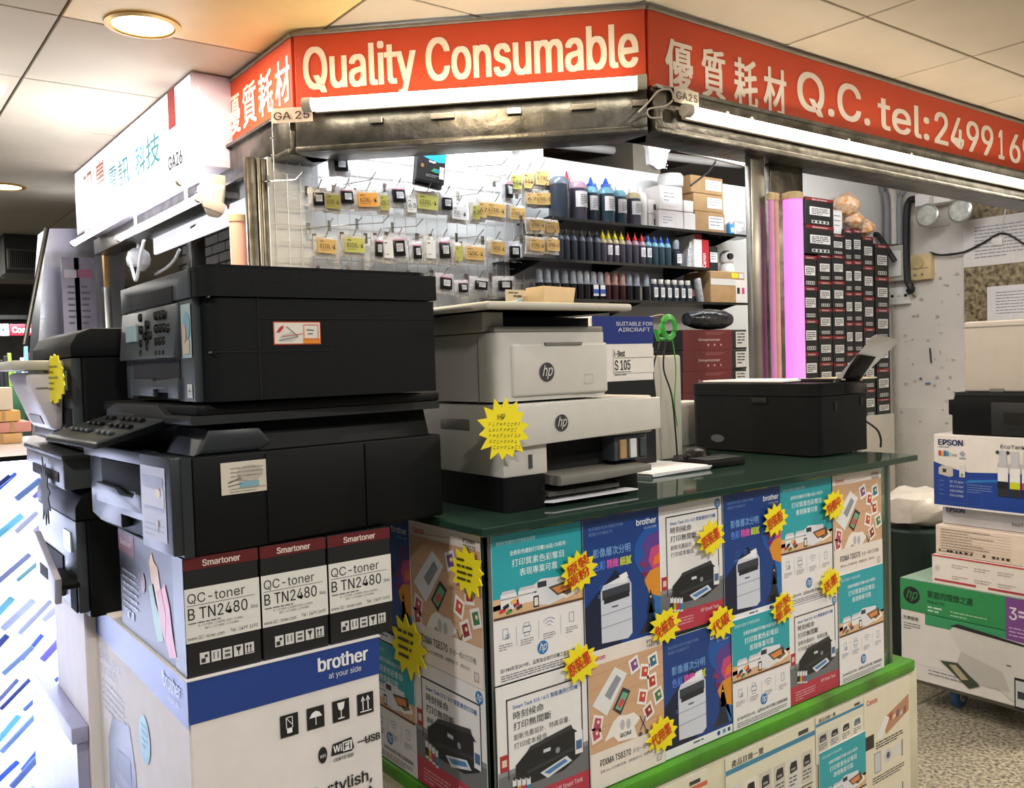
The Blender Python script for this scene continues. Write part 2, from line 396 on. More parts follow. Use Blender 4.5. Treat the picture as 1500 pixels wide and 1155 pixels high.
# little number plates
def plate(label, text, p, u, n, w, h, col, fg, serif=0):
    t = thing('number_plate', label, 'plate', p, math.atan2(u.y, u.x))
    part('plate', M().box(0, -.003, 0, w, 0, h, .001, 1), mat('plate_'+col[1:], col, .5, noise=.05), t)
    k = Ink(); k.text(text, w*.07, h*.22, h*.5, fg, w=w*.86, bold=.02); inkpart('lettering', k, t, 'front', (0, -.003, 0))
uc = (Cc-Pp).normalized()
nC = Vector((-uc.y, uc.x, 0))*-1
plate('cream plate reading GA 25 at the left end of the steel band', 'GA 25', Pp+uc*-.055+nC*-.0+Vector((.0, -.0, SB-.06))+Vector((-.035, -.035, 0))*1.3-uc*.02, uc, nC, .15, .052, '#e0cdbb', '#3a2a25')
plate('grey plate reading GA25 under the right end of the corner sign', 'GA25', Vector((Cc.x+.075, YF-.055, SB-.052)), Vector((1, 0, 0)), None, .125, .05, '#b9ae9c', '#3a3430')

# posts of the kiosk
def post(x, y, w, d, z1, nm, m=steel, z0=0):
    g = M(); g.box(x, y, z0, x+w, y+d, z1, .004); return struct('trim_'+nm, g, m)
post(at(1103, 400, Y=2.15).x, 2.15, .085, .03, LB, '4'); post(at(1131, 400, Y=2.2).x, 2.2, .22, .03, LB, '5', steel_d); post(at(1099, 400, Y=2.18).x, 2.18, .02, .012, LB, '17', steel_d)
pa, pb = at(365, 350, Y=3.1).x, at(396, 350, Y=3.1).x
post(pa, 3.1, (pb-pa)*.45, .03, LB, '6', steel_d); post(pa+(pb-pa)*.47, 3.095, (pb-pa)*.2, .035, LB, '7'); post(pa+(pb-pa)*.7, 3.1, (pb-pa)*.3, .03, LB, '8', steel_d)
# pipe covers and coloured tube lights standing at the posts
pc = mat('cream_pipe', '#cbb78f', .5, noise=.15)
def up_tube(name, label, x, y, r, z0, z1, m, capm=None, cat='tube light'):
    t = thing(name, label, cat, (x, y, z0))
    part('tube', M().lathe([(r, 0), (r, z1-z0-.02)], n=20), m, t)
    part('end_cap', M().lathe([(r+.003, z1-z0-.025), (r+.004, z1-z0), (r*.8, z1-z0+.004)], n=20), capm or pc, t)
    return t
a_ = at(1160, 400, Y=2.12)
up_tube('pink_tube_light', 'glowing pink upright tube light on the right steel post', at(1163, 400, Y=2.10).x, 2.10, .037, 1.0, at(1163, 284, Y=2.1).z, pink_t)
up_tube('cream_conduit', 'cream upright conduit just left of the pink tube light', at(1141, 400, Y=2.13).x, 2.15, .020, 1.0, at(1141, 284, Y=2.13).z, pc, cat='pipe')
up_tube('rose_conduit', 'thin faintly glowing rose pipe between steel post and cream conduit', at(1131, 400, Y=2.13).x, 2.13, .011, 1.0, at(1131, 284, Y=2.13).z, mat('rose_pipe_glow', '#c98fb4', .4, noise=.1, emit='#f070ee', es=.15), cat='pipe')  # pink glow is put into the pipe's own material
q = at(350, 330, X=1.26)
up_tube('red_tube_light', 'cream upright tube glowing faint red beside the left steel post', 1.27, at(350, 330, X=1.27).y, .036, 0, at(350, 316, X=1.27).z,
        mat('rose_tube', '#d8b49c', .4, noise=.1, emit='#ff5540', es=.18, nscale=4))
# kiosk back wall, side wall, inner ceiling
g = M(); g.box(1.42, 3.15, 0, 2.62, 3.2, CEIL); g.box(1.30, 3.15, 0, 1.42, 3.2, 2.05); struct('wall_back', g, mat('kiosk_white_wall', '#dcdfe0', .6, noise=.04, nscale=4))
g = M(); g.box(2.62, 3.15, 0, 4.15, 3.2, 2.20); g.box(4.15, 3.15, 0, 5.5, 3.2, CEIL); struct('wall_rear', g, MT['kiosk_white_wall'])
g = M(); g.box(5.5, -1.5, 0, 5.56, 3.2, CEIL); struct('wall_right', g, wallw)
# brown slatted ceiling inside the kiosk, behind the low back wall
bam = mat('brown_slats', '#6a4a33', .7, noise=.4, nscale=40, bump=.4)
g = M(); g.box(2.45, 2.9, 2.452, 4.2, 4.4, 2.462); t = struct('ceiling', g, mat('slat_backing', '#3a2b20', .8, noise=.2)); t.name = 'ceiling_kiosk'
for i in range(26):
    part('slat', M().box(2.45, 2.92+i*.056, 2.44, 4.2, 2.965+i*.056, 2.452, .003, 1), bam, t)
part('pipe', M().tube([(2.5, 3.5, 2.36), (4.2, 3.28, 2.36)], .022, 12), mat('white_pipe', '#d8d8d6', .5, noise=.05), t)
part('beam', M().box(3.3, 3.25, 2.2, 3.5, 3.9, 2.44), mat('grey_beam', '#8b8577', .6, noise=.1), t)
g = M(); g.box(3.1, 2.26, 2.40, 5.49, 3.14, 2.42); struct('ceiling_panel_white', g, mat('white_ceiling', '#dcdcda', .6, noise=.04))
g = M(); g.box(2.2, 4.4, 1.8, 4.6, 4.45, 2.47); struct('wall_far', g, mat('brown_wall', '#5a4535', .7, noise=.3))
g = M(); g.prism([(2.42, 2.2), (2.44, 2.44), (2.9, 2.44), (2.62, 2.28)], 'y', 3.1, 3.14); struct('trim_9', g, mat('grey_valance', '#a9a49a', .6, noise=.1))

# ---- tube lamps (each gives its own light)
def batten(name, label, p0, p1, r=.014, power=14, col=(1, .93, .8), m=None, holder=True, drop=0):
    p0, p1 = Vector(p0), Vector(p1); L = (p1-p0).length; d = (p1-p0)/L
    t = thing(name, label, 'tube light', p0, math.atan2(d.y, d.x))
    t.rotation_euler = (0, -math.asin(d.z), math.atan2(d.y, d.x))
    part('tube', M().tube([(0, 0, 0), (L, 0, 0)], r, 14), m or tube_m, t)
    part('end_cap', M().tube([(-.03, 0, 0), (.002, 0, 0)], r*1.25, 12), greige, t); part('end_cap', M().tube([(L-.002, 0, 0), (L+.03, 0, 0)], r*1.25, 12), greige, t)
    if holder: part('batten', M().box(0, r*1.1, -.02, L, r*1.1+.02, .02, .003, 1), mat('batten_white', '#dcd8cc', .4, noise=.05), t)
    return t
E1 = Pp+uc*.085+Vector((-.07, -.07, 0)); E2 = Cc-uc*.03+Vector((-.07, -.07, 0))
batten('fluorescent_tube', 'warm white tube lamp under the Quality Consumable sign', (E1.x, E1.y, 2.178), (E2.x, E2.y, 2.178), .02)
batten('fluorescent_tube', 'long warm white tube lamp under the right orange sign', (2.36, 2.05, 2.105), (5.3, 2.05, 2.105), .018)
batten('fluorescent_tube', 'cool tube lamp inside the kiosk above the cartridge rack', (1.55, 2.92, 2.36), (2.6, 2.92, 2.36), .014, m=tube_c)
lamp('rack_glow', 'AREA', (2.05, 2.88, 2.33), 11, (.93, .97, 1), 1.0, .05, aim=(2.05, 3.12, 1.6))
batten('fluorescent_tube', 'cool tube lamp inside the kiosk over the bottle shelves', at(1000, 213, Y=2.6), at(1097, 237, Y=2.6), .012, m=tube_c)
lamp('shelf_glow', 'AREA', (3.2, 2.45, 2.26), 11, (.95, .98, 1), 1.2, .05, aim=(3.2, 3.0, 1.6))
lamp('right_glow', 'AREA', (4.4, 2.5, 2.3), 8, (1, .97, .92), 1.2, .05, aim=(4.6, 3.0, 1.5))

# ---- neighbour's white lightbox sign, tubes, shelf
wx = 1.185
ya, yb = at(107, 258, Z=2.45).y, 3.6
t = thing('lightbox_sign', 'large white glowing neighbour sign with orange and pale blue characters', 'sign', (wx, ya, 2.095), -PI/2)
part('box', M().box(0, 0, 0, ya-yb, .16, .37, .006), mat('lightbox_case', '#d9cfe0', .5, noise=.05), t)
part('sign_face', M().box(.05, -.006, .012, ya-yb-.02, 0, .36, .002, 1), lightbox, t)
k = Ink()
def wl(px, py): return ya-at(px, py, X=wx-.006).y
for ch, a, b, c, hh in (('明', 122, 134, '#e58a5a', .2), ('豐', 141, 153, '#e58a5a', .2), ('電', 160, 171, '#59c4d6', .13), ('訊', 174, 190, '#59c4d6', .13), ('科', 200, 214, '#59c4d6', .13), ('技', 216, 236, '#59c4d6', .13)):
    xa, xb = wl(a, 260), wl(b, 250); k.text(ch, xa, .10, hh, c, w=xb-xa, bold=.02)
k.text('GA26', wl(247, 230), .035, .055, '#1b1520', w=wl(267, 220)-wl(247, 230), bold=.05)
k.rect(ya-yb-.30, .2, .10, .16, '#d62a2a', 3)
inkpart('lettering', k, t, 'front', (0, -.006, 0))
for (a, b, z, w) in ((( 1.12, 5.55), (1.12, 3.6), 2.02, 'upper'), ((1.22, 4.95), (1.22, 3.7), 1.98, 'lower')):
    batten('fluorescent_tube', w+' cool tube lamp beneath the white neighbouring sign', (a[0], a[1], z), (b[0], b[1], z), .015, m=tube_c, holder=False); [part('hanger', M().box(x_, -.006, .012, x_+.01, .006, 2.094-z), wire_w, [q for q in bpy.data.objects if q.name.startswith('fluorescent_tube')][-1]) for x_ in (.3, 1.1)]
lamp('neighbour_glow', 'AREA', (1.1, 4.3, 2.03), 26, (.95, .97, 1), .08, 2.2, aim=(.7, 4.3, 1.6))
lamp('neighbour_up', 'AREA', (1.05, 4.4, 2.1), 14, (.97, .95, 1), .08, 2.2, aim=(.6, 4.4, 2.47))
# white signboard slung under the lintel of the neighbour, dark brick wall behind
brk = mat('dark_brick', '#4a4340', .75, noise=.3, nscale=12, bump=.3)
g = M(); g.box(1.9, 3.24, 0, 1.98, 6.2, CEIL); nb = struct('wall_left', g, mat('mortar', '#2c2826', .9, noise=.2))
for j in range(24):
    for i in range(12):
        y = 3.26+(i+.5*(j % 2))*.235
        if j > 4: part('brick', M().box(1.885, y, .93+j*.062, 1.9, y+.228, .93+j*.062+.056, .003, 1), brk, nb)
g = M(); p0 = at(224, 340, X=1.5); p1 = at(330, 300, X=1.5)
t = thing('white_board', 'white lit board with a small red mark slung under the neighbouring lamps', 'board', (1.5, at(224, 350, X=1.5).y, at(228, 372, X=1.5).z), -PI/2)
Lb = at(224, 350, X=1.5).y-3.1
part('panel', M().box(0, 0, 0, Lb, .02, .2, .003, 1), mat('milky_board', '#f2f2f4', .4, emit='#f4f6ff', es=.9, noise=.03), t)
k = Ink(); k.ell(Lb*.55, .1, .02, .03, '#c43a3a'); k.line(Lb*.3, .06, Lb*.34, .065, .012, '#8a8a90'); k.line(Lb*.7, .03, Lb*.74, .04, .012, '#8a8a90'); inkpart('marks', k, t, 'front', (0, 0, 0))
post(1.60, 5.0, .08, .08, LB, '10', steel_d, 0)

# lintel of the neighbour + frames on the left
g = M(); g.box(1.30, 3.75, 2.0, 1.42, 5.9, 2.09, .004); struct('trim_11', g, steel_d)
# ================================================================== COUNTER WITH POSTERS
CX0, CX1, CY0, CY1 = .852, 2.105, 1.2, 1.93
t = thing('display_counter', 'glass display counter covered with printer posters', 'counter', (CX0, CY0, 0))
W, D = CX1-CX0, CY1-CY0
edge = mat('glass_edge_green', '#2d5242', .15, noise=.1, trans=.2)
part('top_slab', M().box(-.03, -.03, .985, 1.335, D+.02, 1.0, .002, 1), glass_top, t, 'dark green glass top')
part('front_pane', M().box(.0, 0, .475, W, .006, .985), glass, t)
part('side_pane', M().box(0, .006, .475, .006, D, .985), glass, t)
part('end_pane', M().box(W-.006, .006, .475, W, D, .985), glass, t)
part('shelf', M().box(.01, .02, .72, W-.01, D-.02, .728), glass, t)
for x, y in ((.0, -.001), (W-.014, -.001), (0, D-.014), (W-.014, D-.014)):
    part('corner_strip', M().box(x, y, .47, x+.014, y+.014, .985, .002, 1), mat('counter_corner_metal', '#8a9089', .35, .8, noise=.1), t)
part('back_panel', M().box(0, D-.012, .475, W, D, .985), mat('counter_back', '#6d6a62', .6, noise=.1), t)
grn = mat('bright_green_paint', '#4b9a1a', .5, nscale=9, col2='#3d6a22')
part('green_ledge', M().box(-.01, -.027, .447, W+.06, D, .475, .004), grn, t, 'bright green ledge with scuffed edge')
part('base_cabinet', M().box(0, -.022, .03, W+.078, D, .447, .004), mat('base_cabinet_board', '#cfcbb0', .6, noise=.1), t)
part('plinth', M().box(.03, .0, 0, W+.05, D-.02, .03), cavity, t)

# ---- poster artwork, drawn on a 100 x 127 sheet
def art_teal(k, H=127):
    k.rect(0, 0, 100, H, '#e9e8ea', 0); hb = H*.44; F = .74
    k.rect(0, hb, 100, H-hb, '#2ba3b0', 1)
    k.text('惠普彩色鐳射打印機產品概覽', 5, H-9, 3.4, '#bfe6ea', w=42, L=2)
    k.text('全新彩色鐳射打印機150及170系列', 50, H-19, 4, '#e6f6f8', w=62, al='c', bold=.02, L=2)
    k.text('打印質素色彩奪目', 50, H-29, 6.2, '#e6f6f8', w=58, al='c', bold=.01, L=2)
    k.text('表現專業可靠', 50, H-38, 6.2, '#e6f6f8', w=42, al='c', bold=.01, L=2)
    k.rect(0, hb, 100, 17, '#d9b48c', 2)
    k.poly([(0, hb+F*16), (100, hb+F*23), (100, hb+F*19), (0, hb+F*10)], '#c79f78', 2)
    for x, y, w, h in ((8, hb+F*11, 17, 11.5), (27, hb+F*12, 20, 11)):
        k.rect(x, y, w, h, '#e8eaee', 3); k.rect(x, y+h*.62, w, h*.1, '#9aa2ac', 4); k.poly([(x, y+h), (x+2, y+h+3), (x+w-2, y+h+3), (x+w, y+h)], '#c9ced6', 3)
    k.poly([(44, hb+F*8), (44, hb+F*31), (52, hb+F*36), (82, hb+F*33), (84, hb+F*9), (60, hb+F*3)], '#dfe3ea', 4)
    k.rect(48, hb+F*26, 10, 5, '#2c3440', 5); k.poly([(60, hb+F*24), (88, hb+F*28), (90, hb+F*16), (70, hb+F*12)], '#50473e', 5)
    k.poly([(64, hb+F*22), (84, hb+F*25), (86, hb+F*17), (71, hb+F*14)], '#d98a4c', 6); k.poly([(72, hb+F*13), (92, hb+F*22), (97, hb+F*12), (80, hb+F*6)], '#f2efe8', 5)
    k.poly([(76, hb+F*13), (90, hb+F*19), (92, hb+F*15), (81, hb+F*10)], '#6a5b50', 6)
    k.rect(43, hb+F*4, 6, 10, '#2b2f38', 6); k.rect(44, hb+F*6, 4, 7, '#e8e2dc', 7)
    for i, (x, y, c) in enumerate(((6, 7, '#c73b46'), (10, 10, '#28292e'), (16, 8, '#e0e0e4'), (13, 5, '#4b8f4e'), (21, 10, '#b43350'), (24, 7, '#3a3c44'), (18, 13, '#e8b54d'))):
        k.poly([(x, hb+y), (x+6, hb+y+2), (x+7, hb+y-1), (x+1, hb+y-3)], c, 6)
    k.rect(0, hb-.5, 100, 2, '#5b3a2c', 7)
    for i, x in enumerate((12, 35, 60, 86)):
        y = hb-17; c = '#8fa3b8'
        if i == 0: k.frame(x-3, y-1, 6, 9, .7, c, 2); k.rect(x, y-1, 5, 4, '#b9c6d4', 2)
        elif i == 1: k.frame(x-4.5, y, 9, 6, .7, c, 2); k.frame(x-3, y+5, 6, 4, .6, c, 2); k.frame(x-3, y-3, 6, 4, .6, c, 2)
        elif i == 2:
            for r in (3, 6, 9):
                for a in range(5):
                    t0 = math.radians(45+a*18); t1 = math.radians(63+a*18); k.line(x+r*math.cos(t0), y-1+r*math.sin(t0), x+r*math.cos(t1), y-1+r*math.sin(t1), .8, c)
        else: k.frame(x-3, y-1, 6, 9, .7, c, 2)
        k.fine(x-7, y-6, 14, 3, 2, .9, '#8b8f98', seed=i)
    for x in (23.5, 48, 73): k.rect(x, hb-26, .4, 17, '#9aa0a8', 2)
    hp_logo(k, 52, 22, 6, '#1f74b8', '#e9e8ea')
    k.text('自1984年至2019年，品質為全球打印機之首選領導商', 6, 9.5, 3.6, '#4a4a50', w=88, bold=.01)
    k.fine(6, 6, 86, 3, 2, 1, '#7a7a82', seed=9)
def art_blue(k, H=127):
    k.rect(0, 0, 100, H, '#153f86', 0)
    k.poly([(0, 8), (0, 50), (40, 80), (60, 60), (45, 8)], '#0d1c3c', 1)
    k.ell(95, 90, 30, 26, '#1b58a8', 1)
    # painted face in profile made of colour washes
    k.poly([(100, H-22), (84, H-26), (76, H-34), (78, H-44), (70, H-52), (77, H-56), (74, H-62), (78, H-66), (77, H-72), (84, H-78), (100, H-74)], '#5b3f8e', 2)
    k.poly([(100, H-36), (88, H-38), (84, H-50), (90, H-60), (100, H-58)], '#c2497c', 3)
    k.poly([(100, H-58), (86, H-60), (78, H-68), (84, H-82), (100, H-88)], '#d8902c', 4)
    k.poly([(100, H-44), (92, H-48), (90, H-56), (100, H-54)], '#e8742f', 5)
    k.poly([(72, H-52), (78, H-50), (82, H-53), (77, H-56)], '#8c2f57', 5); k.poly([(74, H-61), (80, H-60), (83, H-63), (77, H-65)], '#7a2149', 5)
    k.poly([(88, H-84), (100, H-86), (100, 12), (80, 12), (92, 40)], '#2b6fb6', 2)
    k.poly([(80, 30), (86, 54), (92, 30)], '#15202f', 4); k.poly([(77, 12), (86, 42), (95, 12)], '#182838', 4); k.poly([(70, 12), (80, 24), (90, 12)], '#3d2b3c', 3)
    k.ell(86, 46, 1.2, 1.2, '#e8c26a', 5)
    k.text('brother', 96, H-14, 5.6, '#eef2f8', w=27, al='r', bold=.03); k.text('at your side', 96, H-18.5, 2.4, '#b8c8e0', w=17, al='r')
    k.text('高品質彩色多功能打印機', 7, H-11, 3, '#6f8fc4', w=44); k.text('雙面打印機系列', 7, H-16, 3, '#6f8fc4', w=30)
    k.text('影像層次分明', 12, H-37, 8, '#7fb0ea', w=48, bold=.01); k.text('色彩', 12, H-49, 8, '#5f8ff0', w=15, bold=.02); k.text('精緻', 29, H-49, 8, '#e05bb8', w=15, bold=.03); k.text('細膩', 46, H-49, 8, '#c8d84a', w=15, bold=.03)
    for x in (22, 36, 50): k.ell(x, H-66, 3, 3, '#3a66a8', 2); k.ell(x, H-66, 2.2, 2.2, '#153f86', 3); k.fine(x-5, H-73, 10, 2, 2, .8, '#5f86c0', seed=x)
    # white copier
    k.poly([(20, 14), (20, 62), (24, 68), (56, 70), (60, 64), (60, 16), (54, 12)], '#cfd6e4', 5)
    k.poly([(22, 54), (22, 63), (58, 65), (58, 56)], '#39404c', 6); k.poly([(24, 50), (24, 56), (57, 58), (57, 52)], '#20252d', 7)
    k.poly([(26, 68), (44, 72), (56, 70), (54, 66)], '#e8edf5', 7); k.line(20, 40, 60, 42, .7, '#8d96a8', 7); k.line(20, 28, 60, 30, .7, '#8d96a8', 7)
    k.rect(34, 45, 8, 1.6, '#5a6270', 7); k.poly([(44, 74), (54, 76), (56, 71), (46, 69)], '#f2f4f8', 8)
    k.rect(0, 0, 100, 9, '#e9ebf0', 9); k.fine(40, 5, 32, 1, 2, 1.6, '#4a5568', L=10); k.ell(78, 5, 2.4, 2.4, '#1c4c9c', 10); k.rect(84, 3, 5, 4, '#5da0c8', 10); k.rect(92, 3, 4, 4, '#394860', 10)
def art_tank(k, H=127):
    k.rect(0, 0, 100, H, '#e7e7e8', 0)
    k.rect(0, 22, 100, 22, '#6d6f74', 1); k.rect(0, 44, 100, 4, '#8c8e93', 1); k.rect(0, 0, 100, 22, '#b5384c', 1)
    k.rect(10, 40, 1.4, H-52, '#33363c', 2); k.rect(10, H-13.4, 84, 1.4, '#33363c', 2); k.rect(92.6, 40, 1.4, H-52, '#33363c', 2)
    hp_logo(k, 93, H-7, 5, '#1f74b8', '#e9e8ea')
    k.text('Smart Tank 515 / 615 智能連供打印機', 17, H-22, 4, '#2c62a6', w=72, bold=.02)
    k.text('時刻候命', 17, H-31, 6.4, '#2d3036', w=33, bold=.01); k.text('打印無間斷', 17, H-40, 6.4, '#2d3036', w=41, bold=.01)
    k.text('創新充墨設計．特高容量．', 17, H-48.5, 5, '#3d4046', w=62); k.text('打印成本極低', 17, H-56, 5, '#3d4046', w=36)
    k.poly([(18, 30), (18, 50), (30, 58), (82, 64), (90, 58), (90, 38), (70, 30)], '#1d2024', 5)
    k.poly([(30, 58), (34, 62), (80, 68), (82, 64)], '#34383e', 6); k.poly([(30, 42), (84, 48), (84, 45), (30, 39)], '#33373d', 6)
    k.poly([(44, 36), (74, 42), (80, 36), (52, 29)], '#d5dbe4', 7); k.poly([(48, 35), (72, 40), (75, 37), (54, 32)], '#4c7fb4', 8)
    k.ell(64, 50, 2.6, 2.6, '#8a8f98', 8); k.rect(48, 52, 8, 3, '#c8d2dc', 8); k.rect(84, 40, 9, 20, '#e6e8ec', 8); k.rect(85, 44, 7, 8, '#4a6a94', 9)
    for i, (x, c) in enumerate(((14, '#26282c'), (19, '#c7a02c'), (24, '#b8355e'), (29, '#2c7fae'))):
        k.rect(x, 24-i, 4.2, 15, '#dfe2e6', 8); k.rect(x, 26-i, 4.2, 7, c, 9); k.rect(x+1, 38-i, 2.2, 3, '#33363c', 9)
    k.rect(2, 48, 9, 14, '#a83238', 3); k.rect(4, 52, 5, 6, '#e0c8b8', 4)
    k.text('HP Smart Tank', 62, 14, 4, '#e8c8cc', w=30, bold=.02, L=4); k.fine(10, 13, 40, 4, 3, 1.2, '#dba0aa', L=4)
def art_pixma(k, H=127, small=False):
    k.rect(0, 0, 100, H, '#e8e0d8', 0); b = H*.27
    k.rect(0, b, 100, H*.63, '#cfa886', 1)
    R = random.Random(4)
    for i in range(6): k.line(0, b+8+i*13, 100, b+14+i*13, .5, '#b98f6c', 2)
    k.text('Canon', 5, H-9, 4.6, '#c4333a', w=17, bold=.03); k.text('PIXMA', 94, H-7, 3, '#2b2b2e', w=16, al='r', bold=.03); k.text('TS8370', 94, H-11.5, 3, '#2b2b2e', w=16, al='r', bold=.03)
    k.poly([(4, H-50), (34, H-20), (50, H-30), (22, H-64)], '#e4e6e8', 4); k.poly([(20, H-44), (36, H-28), (42, H-33), (27, H-50)], '#8e969f', 5)
    k.poly([(30, H-60), (44, H-42), (54, H-48), (40, H-68)], '#34363a', 5); k.poly([(33, H-60), (44, H-46), (51, H-50), (40, H-64)], '#6fae8c', 6); k.poly([(36, H-58), (42, H-52), (46, H-56), (40, H-61)], '#d24a50', 7)
    for x, y, a, c, c2 in ((60, H-24, .3, '#eef0f2', '#7c4f8e'), (74, H-34, -.2, '#f2f2f0', '#c14a3e'), (86, H-26, .2, '#f0eee8', '#2d6a8c'), (84, H-46, .1, '#f2eee6', '#b5392f'), (70, H-58, -.3, '#f2f0ea', '#c14a3e'), (92, H-62, .3, '#efece6', '#3f7a54'), (78, H-74, .4, '#efe8e0', '#8c3038'), (8, H-78, .2, '#efe9e4', '#b04a62'), (10, H-68, -.3, '#f0e8e8', '#b04a62')):
        cr, sr = math.cos(a), math.sin(a)
        for s_, L, cc in ((6.5, 4, c), (4.2, 5, c2)):
            k.poly([(x+(u*cr-v*sr)*s_, y+(u*sr+v*cr)*s_*1.15) for u, v in ((-1, -1), (1, -1), (1, 1), (-1, 1))], cc, L)
        k.ell(x+1, y+1, 1.8, 1.8, '#f2d8b4', 6, 8)
    k.poly([(18, H-88), (30, H-72), (38, H-68), (48, H-70), (58, H-70), (66, H-78), (58, H-84), (62, H-96), (36, b+3), (30, H-86)], '#ece9e4', 5)
    k.text('RGM', 46, H-90, 4, '#33353a', w=14, al='c', bold=.03, L=7); k.ell(42, H-78, 3, 5, '#b9b9bd', 7); k.ell(50, H-79, 3, 5, '#b9b9bd', 7)
    k.line(66, H-76, 74, H-92, 1.2, '#4a4a50', 6); k.line(74, H-78, 66, H-90, 1.2, '#4a4a50', 6); k.ell(66, H-94, 2.4, 2.4, '#4a4a50', 6); k.ell(75, H-94, 2.4, 2.4, '#4a4a50', 6)
    k.rect(0, 0, 100, b, '#e8e0d8', 8)
    k.text('PIXMA TS8370', 12, b-14, 6, '#2b2b2e', w=40, bold=.03, L=9); k.text('多合一相片打印機', 55, b-14, 4.6, '#3b3b40', w=36, L=9)
    k.text('配備 Smart 彩色觸控屏幕，自動雙面打印，輕鬆完成', 12, b-21, 2.8, '#55555a', w=70, L=9)
    k.rect(88, 4, 6, 7, '#d8d0c8', 9); k.frame(88, 4, 6, 7, .5, '#4a4a50', 10)
def art_catalog(k, H=127, hue='#3f86a8', seed=1, cols=4):
    R = random.Random(seed); k.rect(0, 0, 100, H, '#dfdcc6', 0)
    k.rect(0, H-12, 100, 3.4, hue, 2); k.text('產品目錄一覽', 6, H-8, 4.4, '#4a4a48', w=34, bold=.02); k.rect(80, H-7.5, 12, 3, '#3b3b3e', 2)
    rows = max(1, int((H-16)/26))
    for j in range(rows):
        y = H-20-(j+1)*24
        for i in range(cols):
            x = 3+i*96/cols; w = 96/cols-3
            k.rect(x, y, w, 23, R.choice(['#e6e3d6', '#c9c7bc', '#d5d6d2', '#e9e6d8']), 2)
            k.poly([(x+w*.2, y+12), (x+w*.18, y+17), (x+w*.3, y+20), (x+w*.8, y+20), (x+w*.85, y+13)], R.choice(['#26282b', '#3a3d42', '#5d6f86', '#1d1e20']), 3)
            k.rect(x+w*.3, y+14, w*.4, 1.6, '#9a9da2', 4); k.fine(x+w*.12, y+8.5, w*.76, 3, 2.6, 1.1, '#5a5a5c', L=3, seed=seed*7+i+j*5)
        k.rect(3, y-2.2, 94, .8, '#9aa4a8', 2)
def art_canoncat(k, H=127):
    k.rect(0, 0, 100, H, '#e3dcc6', 0); k.text('Canon', 6, H-14, 6, '#c4483a', w=22, bold=.03)
    k.poly([(40, H-38), (98, H-22), (98, H-42), (46, H-58)], '#b98a6c', 2)
    k.poly([(24, H-58), (44, H-34), (54, H-40), (36, H-62)], '#e9e7e2', 3)
    for i in range(5): k.poly([(54+i*8, H-36-i % 2*4), (60+i*8, H-34-i % 2*4), (59+i*8, H-42), (53+i*8, H-44)], ['#a84c3c', '#e8dcc8', '#6a5a7a', '#d8c8b0', '#8c5a3c'][i], 4)
    k.rect(0, H-66, 20, 16, '#2b2b2c', 3); k.fine(24, H-64, 60, 3, 3, 1.6, '#3b3b38')
    for y in (H-98, H-150):
        k.rect(20, y, 14, 24, '#c9cdd2', 3); k.frame(20, y, 14, 24, .8, '#6a707a', 4); k.ell(50, y+14, 8, 8, '#c9cbd6', 3); k.ell(50, y+14, 4, 4, '#4d5478', 4); k.ell(70, y+15, 6, 8, '#d8dade', 3)
        k.fine(16, y-6, 70, 3, 3, 1.4, '#4a4a44', seed=int(y)); k.rect(80, y+4, 3, 20, '#8a8f96', 3)
    for i in range(3): k.rect(22+i*20, H-190, 12, 20, ['#a0405c', '#8c3c58', '#4d7a5c'][i], 3)
PW = .2
def poster_mesh(fn, w, h, **kw):
    k = Ink(0, 0, w/100); fn(k, h/w*100, **kw)
    # clip anything reaching past the sheet
    for i, (a, b, L) in enumerate(k.V): k.V[i] = (min(max(a, .0002), w-.0002), min(max(b, .0002), h-.0002), L)
    return k
def poster(label, fn, p, w, h, rot=0, tilt=0, group='printer posters on the counter', **kw):
    """p = lower left corner on the surface, facing local -y"""
    t = thing('printer_poster', label, 'poster', p, (0, tilt, rot), group)
    key = (fn.__name__, round(w, 3), round(h, 3), str(kw))
    if key not in PM:
        PM[key] = (M().box(0, -.0012, 0, w, 0, h).mesh('sheet', paper), poster_mesh(fn, w, h, **kw).mesh((0, -.0012, 0), (1, 0, 0), (0, -1, 0), eps=.00012))
    link('sheet', PM[key][0], t); link('printed_artwork', PM[key][1], t)
    return t
PM = {}
yP = CY0-.0018
xs = [at(px, py, Y=CY0).x for px, py in ((716, 772), (849, 746), (962, 737), (1055, 722), (1140, 708), (1216, 692), (1288, 688))]
zt_ = .978
row1 = [(art_teal, 'teal and white laser printer poster at the left end of the top row', 'a'), (art_blue, 'dark blue copier poster second from left in the top row', 'b'),
        (art_tank, 'white ink tank printer poster in the top row, third from the left', 'c'), (art_blue, 'dark blue copier poster fourth from left in the top row', 'd'),
        (art_teal, 'teal printer poster fifth from left in the top row', 'e'), (art_pixma, 'wood-toned photo printer poster at the right end of the top row', 'f')]
zb1 = [.724, .717, .722, .705, .70, .735]
for i, (fn, lb, _) in enumerate(row1):
    h = zt_-zb1[i]+(.0 if i else 0); poster(lb, fn, (xs[i]+.001, yP-(.002 if i % 2 else 0), zb1[i]), xs[i+1]-xs[i]-.002, zt_-zb1[i])
xs2 = [at(px, py, Y=CY0).x for px, py in ((722, 1010), (856, 985), (966, 940), (1066, 900), (1151, 880), (1223, 850), (1289, 850))]
row2 = [(art_tank, 'white ink tank printer poster at the left end of the lower row'), (art_pixma, 'wood-toned photo printer poster second in the lower row'), (art_blue, 'dark blue copier poster in the middle of the lower row'),
        (art_teal, 'teal printer poster fourth in the lower row'), (art_tank, 'ink tank printer poster with red foot, fifth in the lower row'), (art_teal, 'stained teal printer poster at the right end of the lower row')]
zt2 = [.722, .735, .716, .712, .70, .74]
